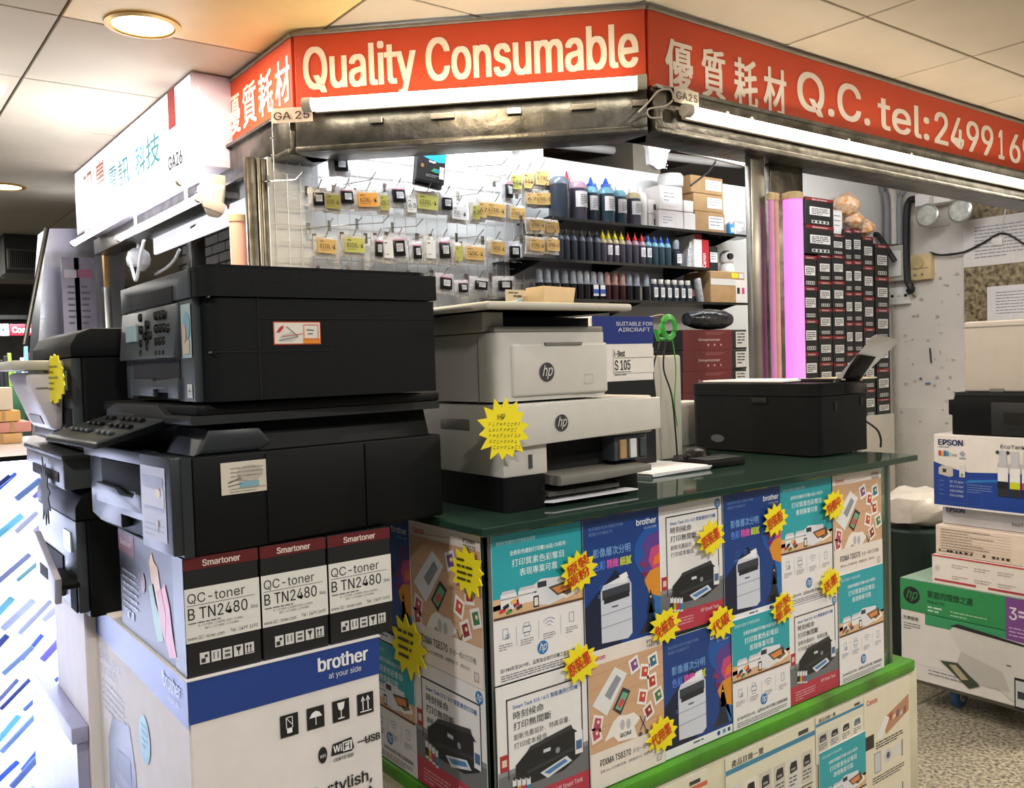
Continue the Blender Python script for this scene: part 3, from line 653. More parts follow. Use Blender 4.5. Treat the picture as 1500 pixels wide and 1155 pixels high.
for i, (fn, lb) in enumerate(row2):
    poster(lb, fn, (xs2[i]+.001, yP-.0035-(.002 if i % 2 else 0), .478), xs2[i+1]-xs2[i]-.002, zt2[i]-.478)
# posters on the left side of the counter (face -X)
yl = [at(712, 900, X=CX0).y, at(618, 900, X=CX0).y]
poster('wood-toned photo printer poster on the left side, nearest the corner, upper', art_pixma, (CX0-.003, CY0+.245, .715), .23, .262, -PI/2)
poster('white ink tank printer poster on the left side of the counter, lower', art_tank, (CX0-.003, CY0+.245, .478), .23, .236, -PI/2)
poster('dark blue copier poster on the left side of the counter, farther back', art_blue, (CX0-.003, CY0+.46, .72), .212, .256, -PI/2)
poster('teal printer poster on the left side, below the dark blue one', art_teal, (CX0-.003, CY0+.46, .478), .212, .238, -PI/2)
poster('photo printer poster at the rear of the counter left side', art_pixma, (CX0-.003, CY0+.68, .60), .212, .268, -PI/2)
# lower cabinet posters
yB = CY0-.0235
def xB(px, py): return at(px, py, Y=yB).x
xe = [xB(1264, 1080), xB(1334, 1080)]
poster('pale camera and ink catalogue sheet at the right end of the base', art_canoncat, (xe[0]+.004, yB, .06), xe[1]-xe[0]-.01, .38, group='posters on the counter base')
poster('teal printer poster on the counter base', art_teal, (xB(1198, 1100), yB-.002, .12), xB(1266, 1080)-xB(1198, 1100), .235, group='posters on the counter base')
poster('pale catalogue sheet of small cartridges above the teal base poster', art_catalog, (xB(1194, 1060), yB, .33), xB(1264, 1030)-xB(1194, 1060), .11, group='posters on the counter base', cols=4, seed=3)
poster('catalogue sheet with blue band left of the teal base poster', art_catalog, (xB(1062, 1120), yB, .12), xB(1193, 1080)-xB(1062, 1120), .32, group='posters on the counter base', cols=6, seed=5)
poster('creased catalogue sheet third from the right on the base', art_catalog, (xB(1040, 1130)-.28, yB, .12), .27, .318, group='posters on the counter base', hue='#d06a4a', cols=5, seed=8)
poster('catalogue sheet with orange band at the left of the base', art_catalog, (CX0+.02, yB, .12), .3, .316, group='posters on the counter base', hue='#d06a4a', cols=4, seed=11)
poster('folded grey catalogue sheet on the left side of the base', art_catalog, (CX0-.003, CY0+.5, .10), .4, .32, -PI/2, group='posters on the counter base', hue='#7a9a5a', cols=4, seed=13)

# ---- starburst price cards
def star_pts(r0, r1, n, sx=1, sy=1, seed=0):
    R = random.Random(seed); o = []
    for i in range(2*n):
        a = PI*i/n+.1; r = (r1 if i % 2 else r0)*R.uniform(.92, 1.08); o.append((r*math.cos(a)*sx, r*math.sin(a)*sy))
    return o
def star(label, px, py, w, h, txt, plane, sd, rot=.35, small=False, off=.0):
    if plane == 'F': p = at(px, py, Y=CY0-.012-off); rz = 0
    elif plane == 'L': p = at(px, py, X=CX0-.012-off); rz = -PI/2
    t = thing('starburst_card', label, 'price card', p, rz, 'yellow starburst cards')
    pts = star_pts(.5, .36, 12, w, h, sd)
    part('card', M().prism(pts, 'y', -.001, .0012), yellow_s, t)
    k = Ink(); lines = txt.split('|') if txt else []
    if not txt:
        for i in range(4): k.fine(-w*.26, h*(.2-i*.13), w*.5, 1, .01, h*.05, '#4a4a14', seed=i+sd)
    for i, l in enumerate(lines):
        hh = h*.26 if len(lines) > 1 else h*.34
        k.text(l, 0, (len(lines)/2-i-1)*hh*1.15+hh*.1, hh, '#c8201c', w=w*.62, al='c', bold=.022, rot=rot)
    inkpart('handwriting', k, t, 'front', (0, -.001, 0)); return t
S = [(848, 836, 'on the seam beside the first blue poster', '原裝|碳粉'), (1042, 788, 'on the top ink tank poster', '原裝墨'), (1136, 762, 'between the blue and teal top posters', '原裝粉'), (1222, 740, 'at the top right on the teal poster edge', '特價中'),
     (850, 972, 'below the first teal poster', '原裝墨'), (975, 918, 'at the foot of the second top poster', '免檢查'), (1057, 912, 'under the top ink tank poster', '代碳'), (1147, 890, 'under the fourth top poster', '原裝|墨盒'), (1217, 854, 'below the fifth top poster', '送墨'), (970, 1076, 'low down beside the middle blue poster', '代用墨')]
for i, (px, py, w_, tx) in enumerate(S):
    sc = 1.0 + (px-850)*.00038
    star('yellow starburst card with red handwriting '+w_, px, py, .088*1, .072, tx, 'F', i, off=.002*(i % 2))
star('narrow yellow starburst card on the left side photo printer poster', 684, 838, .105, .085, '', 'L', 21, 1.3)
star('yellow starburst card on the left side below the blue poster', 598, 948, .13, .12, '', 'L', 22, -.5)

# toner boxes seen through the end of the counter
def toner_proto():
    t = thing('toner_box', 'x', 'box', (0, 0, 0))
    part('carton', M().box(0, 0, 0, 1, 1, 1, .008, 1), card_k, t)
    k = Ink(); k.rect(.0, .88, 1, .12, '#7a1d22', 1); k.text('Smartoner', .5, .905, .055, '#e8d8d8', w=.55, al='c', bold=.03)
    k.rect(.14, .36, .72, .3, '#dcdcda', 1); k.fine(.2, .58, .6, 4, .06, .03, '#3a3a3e', L=2, seed=3); k.rect(.2, .06, .62, .11, '#c9c9c8', 1)
    for i in range(4): k.rect(.24+i*.15, .075, .08, .08, '#2b2b2e', 2)
    inkpart('printed_front', k, t, 'front', (0, 0, 0), eps=.004); return t
tproto = toner_proto()
cnt_box = [(1.90, 1.33, .4761, .17, .30, .20), (1.90, 1.33, .729, .17, .30, .16)]
used_t = [False]
def toner(x, y, z, w, d, h, label, group, rot=0):
    if not used_t[0]: t = tproto; used_t[0] = True; t.location = (x, y, z); t['label'] = label
    else: t = dup(tproto, (x, y, z), None, label)
    t.scale = (w, d, h); t['group'] = group; t.rotation_euler = (0, 0, rot); return t
for i, (x, y, z, w, d, h) in enumerate(cnt_box): toner(x, y, z, w, d, h, 'dark toner box on the %s glass shelf inside the counter end' % ('lower', 'upper')[i], 'toner boxes inside the counter')
# ================================================================== LEFT STACK
BX, BY = .376, 1.272
ZB = .83
def carton(name, label, cat, loc, rot, w, d, h, m=card_w, group=None, bev=.003):
    t = thing(name, label, cat, loc, rot, group); part('carton', M().box(0, 0, 0, w, d, h, bev, 1), m, t); return t
# big printer carton (world axes: x along right face)
w, d, h = .305, .56, .44
t = carton('printer_carton', 'big white and blue printer carton under the three toner boxes', 'box', (BX, BY, ZB-h), 0, w, d, h)
part('lid_flap', M().box(-.002, -.002, h, w+.002, d*.5, h+.002), card_w, t); part('lid_flap', M().box(-.002, d*.5+.002, h, w+.002, d+.002, h+.002), card_w, t)
k = Ink(); BL = '#1d3f8c'
k.poly([(0, h), (w, h), (w, h-.06), (0, h-.062)], BL, 1)
k.text('brother', w-.022, h-.032, .021, '#f0f2f6', w=.085, al='r', bold=.045); k.text('at your side', w-.034, h-.047, .009, '#e4e8f0', w=.056, al='r')
for i in range(4):
    x = .133+i*.043; y = h-.119; k.rect(x, y, .029, .034, '#16181b', 2)
    if i == 0: k.frame(x+.009, y+.004, .011, .026, .0012, '#f0f0f0', 3); k.line(x+.009, y+.03, x+.02, y+.016, .001, '#f0f0f0', 3); k.rect(x+.009, y+.004, .011, .009, '#f0f0f0', 3)
    if i == 1: k.poly([(x+.004, y+.018), (x+.008, y+.025), (x+.0145, y+.028), (x+.021, y+.025), (x+.025, y+.018)], '#f0f0f0', 3); k.line(x+.0145, y+.018, x+.0145, y+.006, .0013, '#f0f0f0', 3)
    if i == 2: k.poly([(x+.008, y+.03), (x+.021, y+.03), (x+.019, y+.02), (x+.0145, y+.016), (x+.010, y+.02)], '#f0f0f0', 3); k.rect(x+.0138, y+.006, .0014, .011, '#f0f0f0', 3); k.rect(x+.009, y+.004, .011, .002, '#f0f0f0', 3)
    if i == 3:
        for s in (.009, .018): k.rect(x+s, y+.007, .0018, .018, '#f0f0f0', 3); k.poly([(x+s-.003, y+.022), (x+s+.0009, y+.03), (x+s+.0048, y+.022)], '#f0f0f0', 3)
        k.rect(x+.005, y+.004, .02, .0018, '#f0f0f0', 3)
y = h-.172
k.ell(.20, y+.008, .0075, .013, '#1a1c1f', 2); k.text('WPS', .20, y+.004, .005, '#eee', w=.01, al='c', L=3)
k.poly([(.214, y+.002), (.217, y+.020), (.25, y+.023), (.254, y+.005), (.25, y+.001)], '#1a1c1f', 2); k.text('Wi', .218, y+.006, .011, '#f0f0f0', w=.014, bold=.03, L=3); k.rect(.234, y+.004, .016, .015, '#f0f0f0', 3); k.text('Fi', .236, y+.006, .011, '#1a1c1f', w=.011, bold=.03, L=4)
k.text('CERTIFIED', .218, y-.008, .005, '#2a2c30', w=.034, bold=.03)
k.rect(.26, y+.010, .02, .0018, '#1a1c1f', 2); k.text('USB', .274, y+.006, .011, '#1a1c1f', w=.026, bold=.05)
k.text('Smart, stylish,', w-.022, h-.228, .018, '#26282c', w=.158, al='r', bold=.028); k.text('compact', w-.022, h-.254, .018, '#26282c', w=.094, al='r', bold=.028)
k.text('Transform your desk with a', w-.026, h-.288, .011, '#3a3c40', w=.15, al='r'); k.text('compact laser printer', w-.026, h-.306, .011, '#3a3c40', w=.12, al='r')
inkpart('printed_front', k, t, 'front', (0, 0, 0))
k = Ink(); k.poly([(0, h), (d, h), (d, h-.07), (0, h-.055)], BL, 1); k.text('brother', d-.03, h-.034, .022, '#c8d4ec', w=.085, al='r', bold=.03); k.text('at your side', d-.04, h-.05, .01, '#b8c4dc', w=.05, al='r')
k.text('Smart, stylish,', .03, h-.095, .018, '#8f97ad', w=.15); k.text('compact', .03, h-.12, .018, '#8f97ad', w=.10); k.fine(.03, h-.14, .16, 5, .012, .004, '#9aa2b4')
k.ell(.32, h-.16, .032, .04, '#4ba0a8', 2); k.fine(.30, h-.14, .04, 4, .012, .004, '#2d7880', L=3)
k.poly([(.05, .02), (.06, .2), (.1, .25), (.22, .27), (.25, .2), (.26, .02)], '#8b93a8', 1); k.rect(.1, .05, .13, .08, '#bcc2d0', 2); k.poly([(.11, .16), (.12, .2), (.22, .21), (.22, .16)], '#6f7890', 2)
for i in range(7): k.rect(.42+i*.014, .03, .008, .2-.01*(i % 3), '#4a5166', 2)
inkpart('printed_side', k, t, 'left', (0, d, 0))
t = carton('printer_carton', 'white and blue printer carton hidden beneath the big printer carton', 'box', (BX-.004, BY+.004, 0), 0, .32, .56, ZB-.44)
k = Ink(); k.rect(0, .325, .32, .065, BL, 1); k.text('brother', .29, .345, .02, '#f0f2f6', w=.085, al='r', bold=.04); inkpart('printed_front', k, t, 'front', (0, 0, 0))

# three toner boxes
def qc_box(i, x0, x1):
    w, h, d = x1-x0, .172, .36
    t = carton('toner_carton', ['left toner box labelled B TN2480, at the corner of the stack', 'middle toner box labelled B TN2480, between its two neighbours', 'right toner box labelled B TN2480, next to the counter'][i], 'box', (x0, BY+.005-(.0 if i else 0), ZB+.0025), 0, w-.003, d, h, card_k, 'toner boxes carrying the black printers', .0015)
    k = Ink(); w = w-.003
    k.rect(0, h-.018, w, .018, '#5c191d', 1); k.text('Smartoner', w/2, h-.014, .009, '#e6d2cc', w=w*.5, al='c', bold=.04)
    lb, lt = .050, .128; k.rect(.0, lb, w, lt-lb, '#deded9', 2)
    k.text('QC-toner', .004, lt-.021, .0135, '#33353a', w=w*.76, bold=.0); k.rect(.003, lt-.025, w*.9, .0007, '#33353a', 3)
    k.text('B TN2480', .004, lt-.045, .0165, '#202226', w=w*.79, bold=.005); k.text('(Black)', w*.87, lt-.044, .005, '#55575c', w=w*.1)
    k.fine(.004, lt-.051, w*.9, 1, .005, .0018, '#66686e', L=3); k.text('HL-L2370DW / L2385DW / DCP-L2535DW', w*.16, lt-.056, .003, '#55575c', w=w*.6); k.text('MFC-L2715DW / L2750DW', w*.25, lt-.061, .003, '#55575c', w=w*.45)
    k.text('www.QC-toner.com', .002, lb+.004, .005, '#33353a', w=w*.48); k.text('Tel : 2499 1690', w*.58, lb+.005, .005, '#33353a', w=w*.38)
    for q in range(5):
        x = .018+q*.0165; k.rect(x, .017, .0138, .0165, '#d6d6d4', 2)
        if q == 0: k.rect(x+.002, .019, .006, .006, '#26282c', 3); k.rect(x+.007, .026, .004, .004, '#26282c', 3)
        if q == 1: k.rect(x+.003, .021, .0015, .01, '#55575c', 3); k.rect(x+.009, .021, .0015, .01, '#55575c', 3)
        if q == 2: k.rect(x+.003, .020, .008, .004, '#55575c', 3); k.rect(x+.003, .027, .008, .003, '#55575c', 3)
        if q == 3: k.poly([(x+.003, .031), (x+.011, .031), (x+.0085, .025), (x+.0055, .025)], '#26282c', 3); k.rect(x+.0063, .019, .0014, .007, '#26282c', 3)
        if q == 4:
            for s in (.003, .008): k.rect(x+s, .020, .0014, .009, '#26282c', 3); k.poly([(x+s-.0013, .027), (x+s+.0007, .0315), (x+s+.0027, .027)], '#26282c', 3)
            k.rect(x+.001, .0185, .0115, .001, '#26282c', 3)
    inkpart('printed_front', k, t, 'front', (0, 0, 0), eps=.0003)
    if i == 0:
        k = Ink(); k.rect(0, h-.04, .10, .036, '#6a1a24', 1); k.text('Smartoner', .05, h-.026, .01, '#e0c8cc', w=.07, al='c', bold=.03)
        k.rect(d-.05, 0, .05, h, '#3c4a48', 1)
        R = random.Random(3)
        for c, pts in (('#c8962e', [(.19, .14), (.205, .16), (.215, .145), (.235, .14), (.245, .11), (.26, .09), (.24, .06), (.215, .08), (.20, .11)]), ('#3f8a4e', [(.18, .10), (.21, .11), (.23, .07), (.25, .03), (.22, .02), (.20, .05)]),
                       ('#c4463e', [(.24, .10), (.27, .12), (.29, .09), (.30, .05), (.315, .02), (.28, .01), (.26, .04)]), ('#b8582e', [(.225, .1), (.25, .11), (.27, .07), (.26, .03), (.24, .05)])):
            k.poly(pts, c, 2+len(pts) % 3)
        k.fine(.02, .10, .09, 7, .011, .004, '#8f949c', L=3); k.ell(.15, .1, .012, .016, '#7a3c24', 3); k.ell(.05, .03, .006, .008, '#8f949c', 3); k.ell(.08, .03, .006, .008, '#8f949c', 3)
        inkpart('printed_side', k, t, 'left', (0, d, 0), eps=.0003)
    return t
tx = [.378, .4905, .600, .714]
for i in range(3): qc_box(i, tx[i], tx[i+1])

def buttons(t, pts, r=.004, m=black2, y=-.001):
    for (x, z) in pts: part('button', M().cyl((x, y, z), (x, y-.004, z), r, r*.85, 10), m, t)

# lower printer with tilted control panel, facing left (-X)
zp1 = ZB+.0025+.172+.001
W1, D1 = .425, .458
t = thing('laser_printer', 'large black laser printer resting on three toner boxes', 'printer', (.346, BY-.004+W1, zp1), math.radians(-86))
H1 = .142
g = M(); g.box(0, .02, .0, W1, D1, H1, .004); part('body', g, black, t)
fm = mat('dark_grey_front', '#272d31', .38, noise=.1, bump=.05, bscale=200)
g = M(); g.prism([(0, .022), (.0, H1), (W1-.002, H1), (W1-.002, .0), (W1-.09, .0), (W1-.12, .014), (W1-.12, .034), (W1-.27, .034), (W1-.27, .012), (.05, .012)], 'y', .004, .02, .002)
part('front_face', g, fm, t)
part('output_slot', M().box(.075, -.0, .078, W1-.14, .006, .122, .002), cavity, t)
part('paper_tray', M().prism([(.07, .05), (.07, .082), (.17, .080), (.19, .072), (.25, .072), (.26, .08), (W1-.135, .078), (W1-.135, .05)], 'y', -.008, .004, .002), grey_front, t)
part('top_bar', M().box(.0, -.006, .124, W1-.132, .02, H1+.002, .003), grey_front, t)
part('side_panel', M().box(W1-.13, -.010, .004, W1-.004, .006, H1+.002, .003), fm, t)
k = Ink(); px0 = W1-.122; k.rect(px0, .020, .098, .108, '#777269', 1); k.rect(px0+.008, .098, .08, .016, '#33302c', 2); k.ell(px0+.07, .09, .01, .007, '#b59a3c', 3); k.rect(px0+.012, .064, .076, .004, '#2c2f38', 2)
k.poly([(px0+.06, .05), (px0+.068, .05), (px0+.062, .03)], '#b59a3c', 3); k.fine(px0+.01, .042, .08, 3, .008, .002, '#4a4740'); k.rect(px0+.006, .070, .086, .026, '#8d877a', 2)
inkpart('advert_sticker', k, t, 'front', (0, -.010, 0))
part('side_cover', M().box(W1, .13, .004, W1+.003, .30, H1-.004, .002), black, t)
part('rear_cover', M().box(W1, .302, .004, W1+.003, D1-.004, H1-.004, .002), black, t)
k = Ink(); k.rect(.06, .083, .115, .047, '#d2cbbd', 1); k.fine(.075, .12, .05, 4, .006, .0015, '#9a958c'); k.line(.07, .100, .09, .106, .0014, '#33363a'); k.line(.07, .095, .092, .098, .001, '#33363a'); k.rect(.088, .092, .03, .008, '#7ba7b8', 2); k.ell(.105, .112, .02, .012, '#b3ada2', 2); k.line(.15, .11, .158, .111, .0014, '#55585c'); k.fine(.072, .09, .08, 2, .004, .001, '#8a857c')
inkpart('service_label', k, t, 'right', (W1, 0, 0), eps=.0009)
# waist and scanner bed
g = M(); g.prism([(.03, H1), (W1-.02, H1), (W1-.035, H1+.045), (.05, H1+.045)], 'y', .10, D1-.01, .003); part('waist', g, black, t)
part('shoulder', M().prism([(.03, H1), (.13, H1), (.15, H1+.012), (.13, H1+.036), (.05, H1+.038)], 'x', W1-.135, W1-.012, .008), fm, t)
g = M(); g.prism([(.05, H1+.045), (.05, H1+.062), (.10, H1+.072), (W1-.13, H1+.072), (W1-.10, H1+.058), (W1+.0, H1+.058), (W1+.0, H1+.045)], 'y', .02, D1, .003); part('scanner_bed', g, charcoal, t)
part('lid', M().box(.0, .03, H1+.058, W1, D1, H1+.0735, .004), black, t)
# control panel
cp = M(); cp.hexa([(.0+.03, -.075, H1+.012), (.30, -.075, H1+.012), (.30, .06, H1+.042), (.03, .06, H1+.042), (.03, -.07, H1+.024), (.30, -.07, H1+.024), (.33, .055, H1+.062), (.06, .055, H1+.062)], .004)
c = part('control_panel', cp, fm, t)
ax = math.atan2(.038, .125)
for i in range(8):
    for j in range(4):
        if (i+j) % 5 == 4: continue
        x = .085+i*.027+j*.006; f = .2+j*.2; part('button', M().box(x, -.07+.125*f-.004, H1+.024+.038*f, x+.016, -.07+.125*f+.005, H1+.0285+.038*f+.001, .0015, 1), black2 if j else grey_front, t)
part('display', M().box(.11, .02, H1+.052, .19, .035, H1+.058, .001, 1), mat('lcd_grey', '#8b9392', .2, noise=.05), t)

# upper printer, rounded, facing left
zp2 = zp1+H1+.0735
W2, D2, H2 = .40, .388, .19
t = thing('laser_printer', 'black multifunction printer on top of the left stack, with keypad', 'printer', (.408, BY-.018+W2, zp2+.004), -PI/2)
g = M(); g.vbox(0, .012, 0, W2, D2, .148, .022, (0, 1, 0, 0)); part('body', g, black, t)
g = M(); g.vbox(-.003, .0, .150, W2+.004, D2+.004, H2, .026, (0, 1, 0, 0)); part('scanner_lid', g, black, t)
part('lid_cap', M().vbox(.004, .012, H2, W2-.004, D2-.004, H2+.006, .022, (0, 1, 1, 0)), black2, t)
part('front_frame', M().prism([(0, 0), (0, .15), (W2-.03, .15), (W2-.03, .0), (W2-.105, .0), (W2-.105, .012), (.03, .012), (.03, .0)], 'y', .0, .014, .002), grey_front, t)
part('document_slot', M().box(.06, -.006, .148, W2-.10, .004, .172, .002), cavity, t)
part('lid_front', M().prism([(.0, .148), (.0, .19), (W2-.03, .19), (W2-.03, .15), (W2-.1, .15), (W2-.1, .172), (.06, .172), (.06, .148)], 'y', -.004, .006, .001), grey_front, t)
pn = M(); pn.hexa([(.004, -.012, .066), (W2-.085, -.012, .066), (W2-.085, .004, .066), (.004, .004, .066), (.004, -.004, .146), (W2-.085, -.004, .146), (W2-.085, .004, .146), (.004, .004, .146)], .002); part('control_panel', pn, grey_front, t)
part('display', M().box(.055, -.0125, .096, .115, -.006, .124, .001, 1), mat('lcd_pale', '#a9bfc4', .15, noise=.05), t)
bp = [(.138, .134), (.138, .114), (.138, .092), (.138, .076)]+[(.175+dx, .103+dz) for dx, dz in ((0, .018), (0, -.018), (-.016, 0), (.016, 0), (0, 0), (0, .007), (0, -.008))]
bp += [(.225+i*.019, .132-j*.02) for i in range(3) for j in range(4)]+[(.283, .110)]
buttons(t, bp, .0075, black2, -.0075)
k = Ink(); k.rect(W2-.075, .064, .044, .078, '#9db0b2', 1); k.ell(W2-.05, .11, .016, .02, '#7aa6b4', 2); k.rect(W2-.07, .07, .03, .02, '#c2b8a4', 2); k.ell(W2-.058, .10, .008, .014, '#c9a48c', 3); inkpart('glossy_sticker', k, t, 'front', (0, .0, 0), eps=.0008)
part('output_cavity', M().box(.055, -.002, .034, W2-.09, .006, .064), cavity, t)
part('paper_tray', M().prism([(.055, .006), (.055, .034), (.17, .034), (.18, .030), (W2-.09, .036), (W2-.09, .004), (.26, .004), (.26, .018), (.18, .018), (.18, .006)], 'y', -.006, .003, .001), grey_front, t)
k = Ink(); k.rect(W2-.06, .006, .022, .02, '#cfd3d2', 1); k.line(W2-.049, .009, W2-.049, .023, .0012, '#33363a'); k.line(W2-.056, .016, W2-.042, .016, .0012, '#33363a'); inkpart('small_label', k, t, 'front', (0, .0, 0), eps=.0006)
part('side_seam', M().box(W2, .085, .0, W2+.0012, .0865, .150), cavity, t)
part('side_seam', M().box(W2, .085, .118, W2+.0012, D2, .1192), cavity, t)
part('side_seam', M().box(W2-.002, .02, .0705, W2+.0012, .20, .0712), charcoal, t)
k = Ink(); x0, z0 = .108, .080; k.rect(x0, z0, .075, .034, '#d9643a', 1); k.rect(x0+.0015, z0+.0015, .072, .031, '#e3ddd2', 2)
k.poly([(x0+.004, z0+.018), (x0+.010, z0+.026), (x0+.016, z0+.029), (x0+.015, z0+.024), (x0+.009, z0+.018)], '#b8323a', 3)
k.poly([(x0+.008, z0+.006), (x0+.012, z0+.014), (x0+.03, z0+.02), (x0+.038, z0+.010), (x0+.028, z0+.005)], '#c3c3be', 3); k.line(x0+.008, z0+.006, x0+.038, z0+.012, .0009, '#55585c', 4); k.line(x0+.02, z0+.027, x0+.038, z0+.012, .0009, '#55585c', 4); k.line(x0+.012, z0+.012, x0+.046, z0+.016, .001, '#c8423a', 4)
k.frame(x0+.047, z0+.008, .024, .022, .001, '#d9643a', 4); k.rect(x0+.046, z0+.0015, .0275, .007, '#e08a2c', 3); k.line(x0+.052, z0+.022, x0+.064, z0+.021, .0014, '#55585c', 4); k.line(x0+.054, z0+.016, x0+.062, z0+.016, .0014, '#55585c', 4)
inkpart('warning_label', k, t, 'right', (W2, 0, 0), eps=.0005)
for x, z in ((.024, .149), (.024, .0705)): part('screw', M().cyl((W2-.008, x-.009, z), (W2+.001, x-.009, z), .0016, n=8), chrome, t)

# column 2, farther along the left aisle
Y2 = 1.735
def col2_printer(z, H, x, W, D, label, sticker=None):
    t = thing('laser_printer', label, 'printer', (x, Y2+W, z), -PI/2)
    part('body', M().vbox(0, .018, 0, W, D, H*.76, .006, (0, 1, 0, 0)), black, t)
    g = M(); pts = [(.0, H*.77), (.0, H-.03), (.012, H-.010), (.035, H), (D, H), (D, H*.77)]; g.prism(pts, 'x', 0, W, .003); part('scanner_lid', g, black, t)
    part('front_face', M().prism([(0, .01), (0, H*.76), (W-.004, H*.76), (W-.004, .01)], 'y', .0, .018, .003), grey_front, t)
    part('output_slot', M().box(.06, -.003, H*.28, W-.12, .003, H*.42), cavity, t)
    part('paper_tray', M().box(.06, -.012, .02, W-.12, .002, H*.26, .003), grey_front, t)
    g = M()
    for i in range(6): g.box(W-.06+i*.009, -.003, .01, W-.056+i*.009, .0, H*.35)
    part('vent_grille', g, cavity, t)
    part('display', M().box(W-.10, -.003, H*.5, W-.04, .0, H*.66), mat('lcd_pale', '#a9bfc4', .15), t)
    return t
carton('printer_carton', 'white and blue printer carton farther back in the left aisle, below', 'box', (.356, 1.835, .40), 0, .40, .30, .428)
k = Ink()
col2_printer(.829, .232, .33, .38, .42, 'black rounded printer, lowest in the second column of the left aisle')
t = thing('desktop_printer', 'grey slotted printer between two black ones in the second column', 'printer', (.315, Y2+.385, 1.063), -PI/2)
part('body', M().box(0, .0, 0, .38, .40, .063, .005), grey_front, t); part('output_slot', M().box(.08, -.002, .012, .34, .004, .03), cavity, t); part('top_edge', M().box(-.003, -.004, .056, .393, .40, .066, .003), charcoal, t)
k = Ink(); k.text('brother', .2, .042, .01, '#9aa6b4', w=.05); inkpart('lettering', k, t, 'front', (0, 0, 0))
col2_printer(1.131, .222, .335, .38, .42, 'black rounded printer, top of the second column of the left aisle')
# a white printer on end, its yellow tag
t = thing('white_copier', 'white printer standing tilted at the far left edge', 'printer', (0, 0, 0))
YW = 1.80
P = [at(74, 631, Y=YW), at(94, 632, Y=YW), at(94, 546, Y=YW), at(33, 546, Y=YW)]
a0, a1, a2, a3 = [Vector(p) for p in P]; dv = Vector((.0, .20, 0))
part('body', M().hexa([a0, a1, a1+dv, a0+dv, a3, a2, a2+dv, a3+dv], .012), mat('lilac_white_plastic', '#c9c3c8', .4, noise=.05), t)
part('lid', M().hexa([a3+Vector((-.02, -.004, .004)), a2+Vector((.0, -.004, .004)), a2+dv+Vector((.0, 0, .004)), a3+dv+Vector((-.02, 0, .004)), a3+Vector((-.015, -.004, .022)), a2+Vector((.0, -.004, .022)), a2+dv+Vector((.0, 0, .022)), a3+dv+Vector((-.015, 0, .022))], .004), greige, t)
part('label_plate', M().hexa([a0*.9+a3*.1+Vector((-.002,.03,0)), a0*.9+a3*.1+Vector((.0,.03,0)), a0*.9+a3*.1+Vector((.0,.15,0)), a0*.9+a3*.1+Vector((-.002,.15,0)), a0*.75+a3*.25+Vector((-.002,.03,0)), a0*.75+a3*.25+Vector((0,.03,0)), a0*.75+a3*.25+Vector((0,.15,0)), a0*.75+a3*.25+Vector((-.002,.15,0))]), midgrey, t)
part('slot_line', M().box(a3.x+.02, YW-.0015, a3.z-.03, a3.x+.04, YW, a3.z-.028), midgrey, t)
t = thing('round_price_tag', 'yellow scalloped price tag hanging by the white tilted printer', 'price card', at(80, 556, Y=1.775), -PI/2*.93, 'yellow tags on the left printers')
part('card', M().prism(star_pts(.044, .041, 18, 1.3, 1, 4), 'y', -.001, .001), yellow_s, t); k = Ink()
for i in range(5): k.fine(-.035, .022-i*.010, .07, 1, .01, .003, '#8a8a1c', seed=i)
inkpart('handwriting', k, t, 'front', (0, -.001, 0))
t = thing('dark_star_tag', 'dark spiky price tag seen from behind beside the second column', 'price card', at(66, 722, X=.305), -PI/2, 'yellow tags on the left printers')
part('card', M().prism(star_pts(.052, .030, 11, 1, 1.25, 9), 'y', -.001, .001), mat('card_back', '#3a3b33', .7, noise=.1), t)
t = thing('loose_tray', 'grey printer tray sticking out below the second column', 'tray', (.284, 1.87, .872), -PI/2)
part('tray', M().prism([(.0, .02), (.17, -.0), (.18, .045), (.0, .105)], 'y', .0, .012, .003), mat('lilac_grey_plastic', '#a8a6b8', .4, noise=.05), t); part('tray_floor', M().box(0, .012, 0.02, .16, .044, .03, .002), black, t); part('handle_hole', M().box(.05, -.001, .035, .12, .001, .055), cavity, t)
carton('printer_carton', 'pale carton at the foot of the left aisle under the second column', 'box', (.356, 1.835, .0), 0, .40, .30, .398)

# ================================================================== HP PRINTERS ON THE COUNTER
c0 = at(699, 745, Z=1.0); w_lo = at(938, 711, Z=1.0).x-c0.x
wt = mat('hp_white_plastic', '#c9c7c0', .4, noise=.06, bump=.05, bscale=200)
t = thing('laser_printer', 'white printer with round logo standing directly on the glass counter', 'printer', (c0.x, CY0+.055, 1.0005), 0)
oy = CY0+.055
def lx(px, py, dy=0): return at(px, py, Y=oy+dy).x-c0.x
def lz(px, py, dy=0): return at(px, py, Y=oy+dy).z-1.0
W3, D3 = at(965, 700, Y=oy).x-c0.x-.01, .33
Ht = lz(697, 597)
part('dark_base', M().vbox(0, 0, 0, .098, D3, .062, .012, (1, 1, 0, 0)), black, t)
part('dark_base', M().box(.20+.09, 0.02, 0, W3-.03, D3, .062, .003), black, t, 'dark right foot of the base')
part('floor_plate', M().box(.09, .06, 0, .30, D3, .008), black, t)
part('side_tower', M().box(-.002, .0, .062, .10, D3, Ht, .004), wt, t)
part('upper_body', M().box(.098, .004, .118, W3, D3, Ht, .004), wt, t)
part('front_flap', M().prism([(.0, .115), (.0, Ht-.004), (W3+.008, Ht-.004), (W3+.008, .125)], 'y', -.012, .002, .003), wt, t)
part('recess', M().box(.10, .05, .05, W3-.02, D3-.01, .118), cavity, t)
part('output_tray', M().prism([(.105, .040), (.105, .058), (W3-.04, .058), (W3-.04, .046), (.20, .040)], 'y', -.03, .09, .003), midgrey, t)
part('paper_cassette', M().box(.10, .0, .018, .28, .1, .026), midgrey, t)
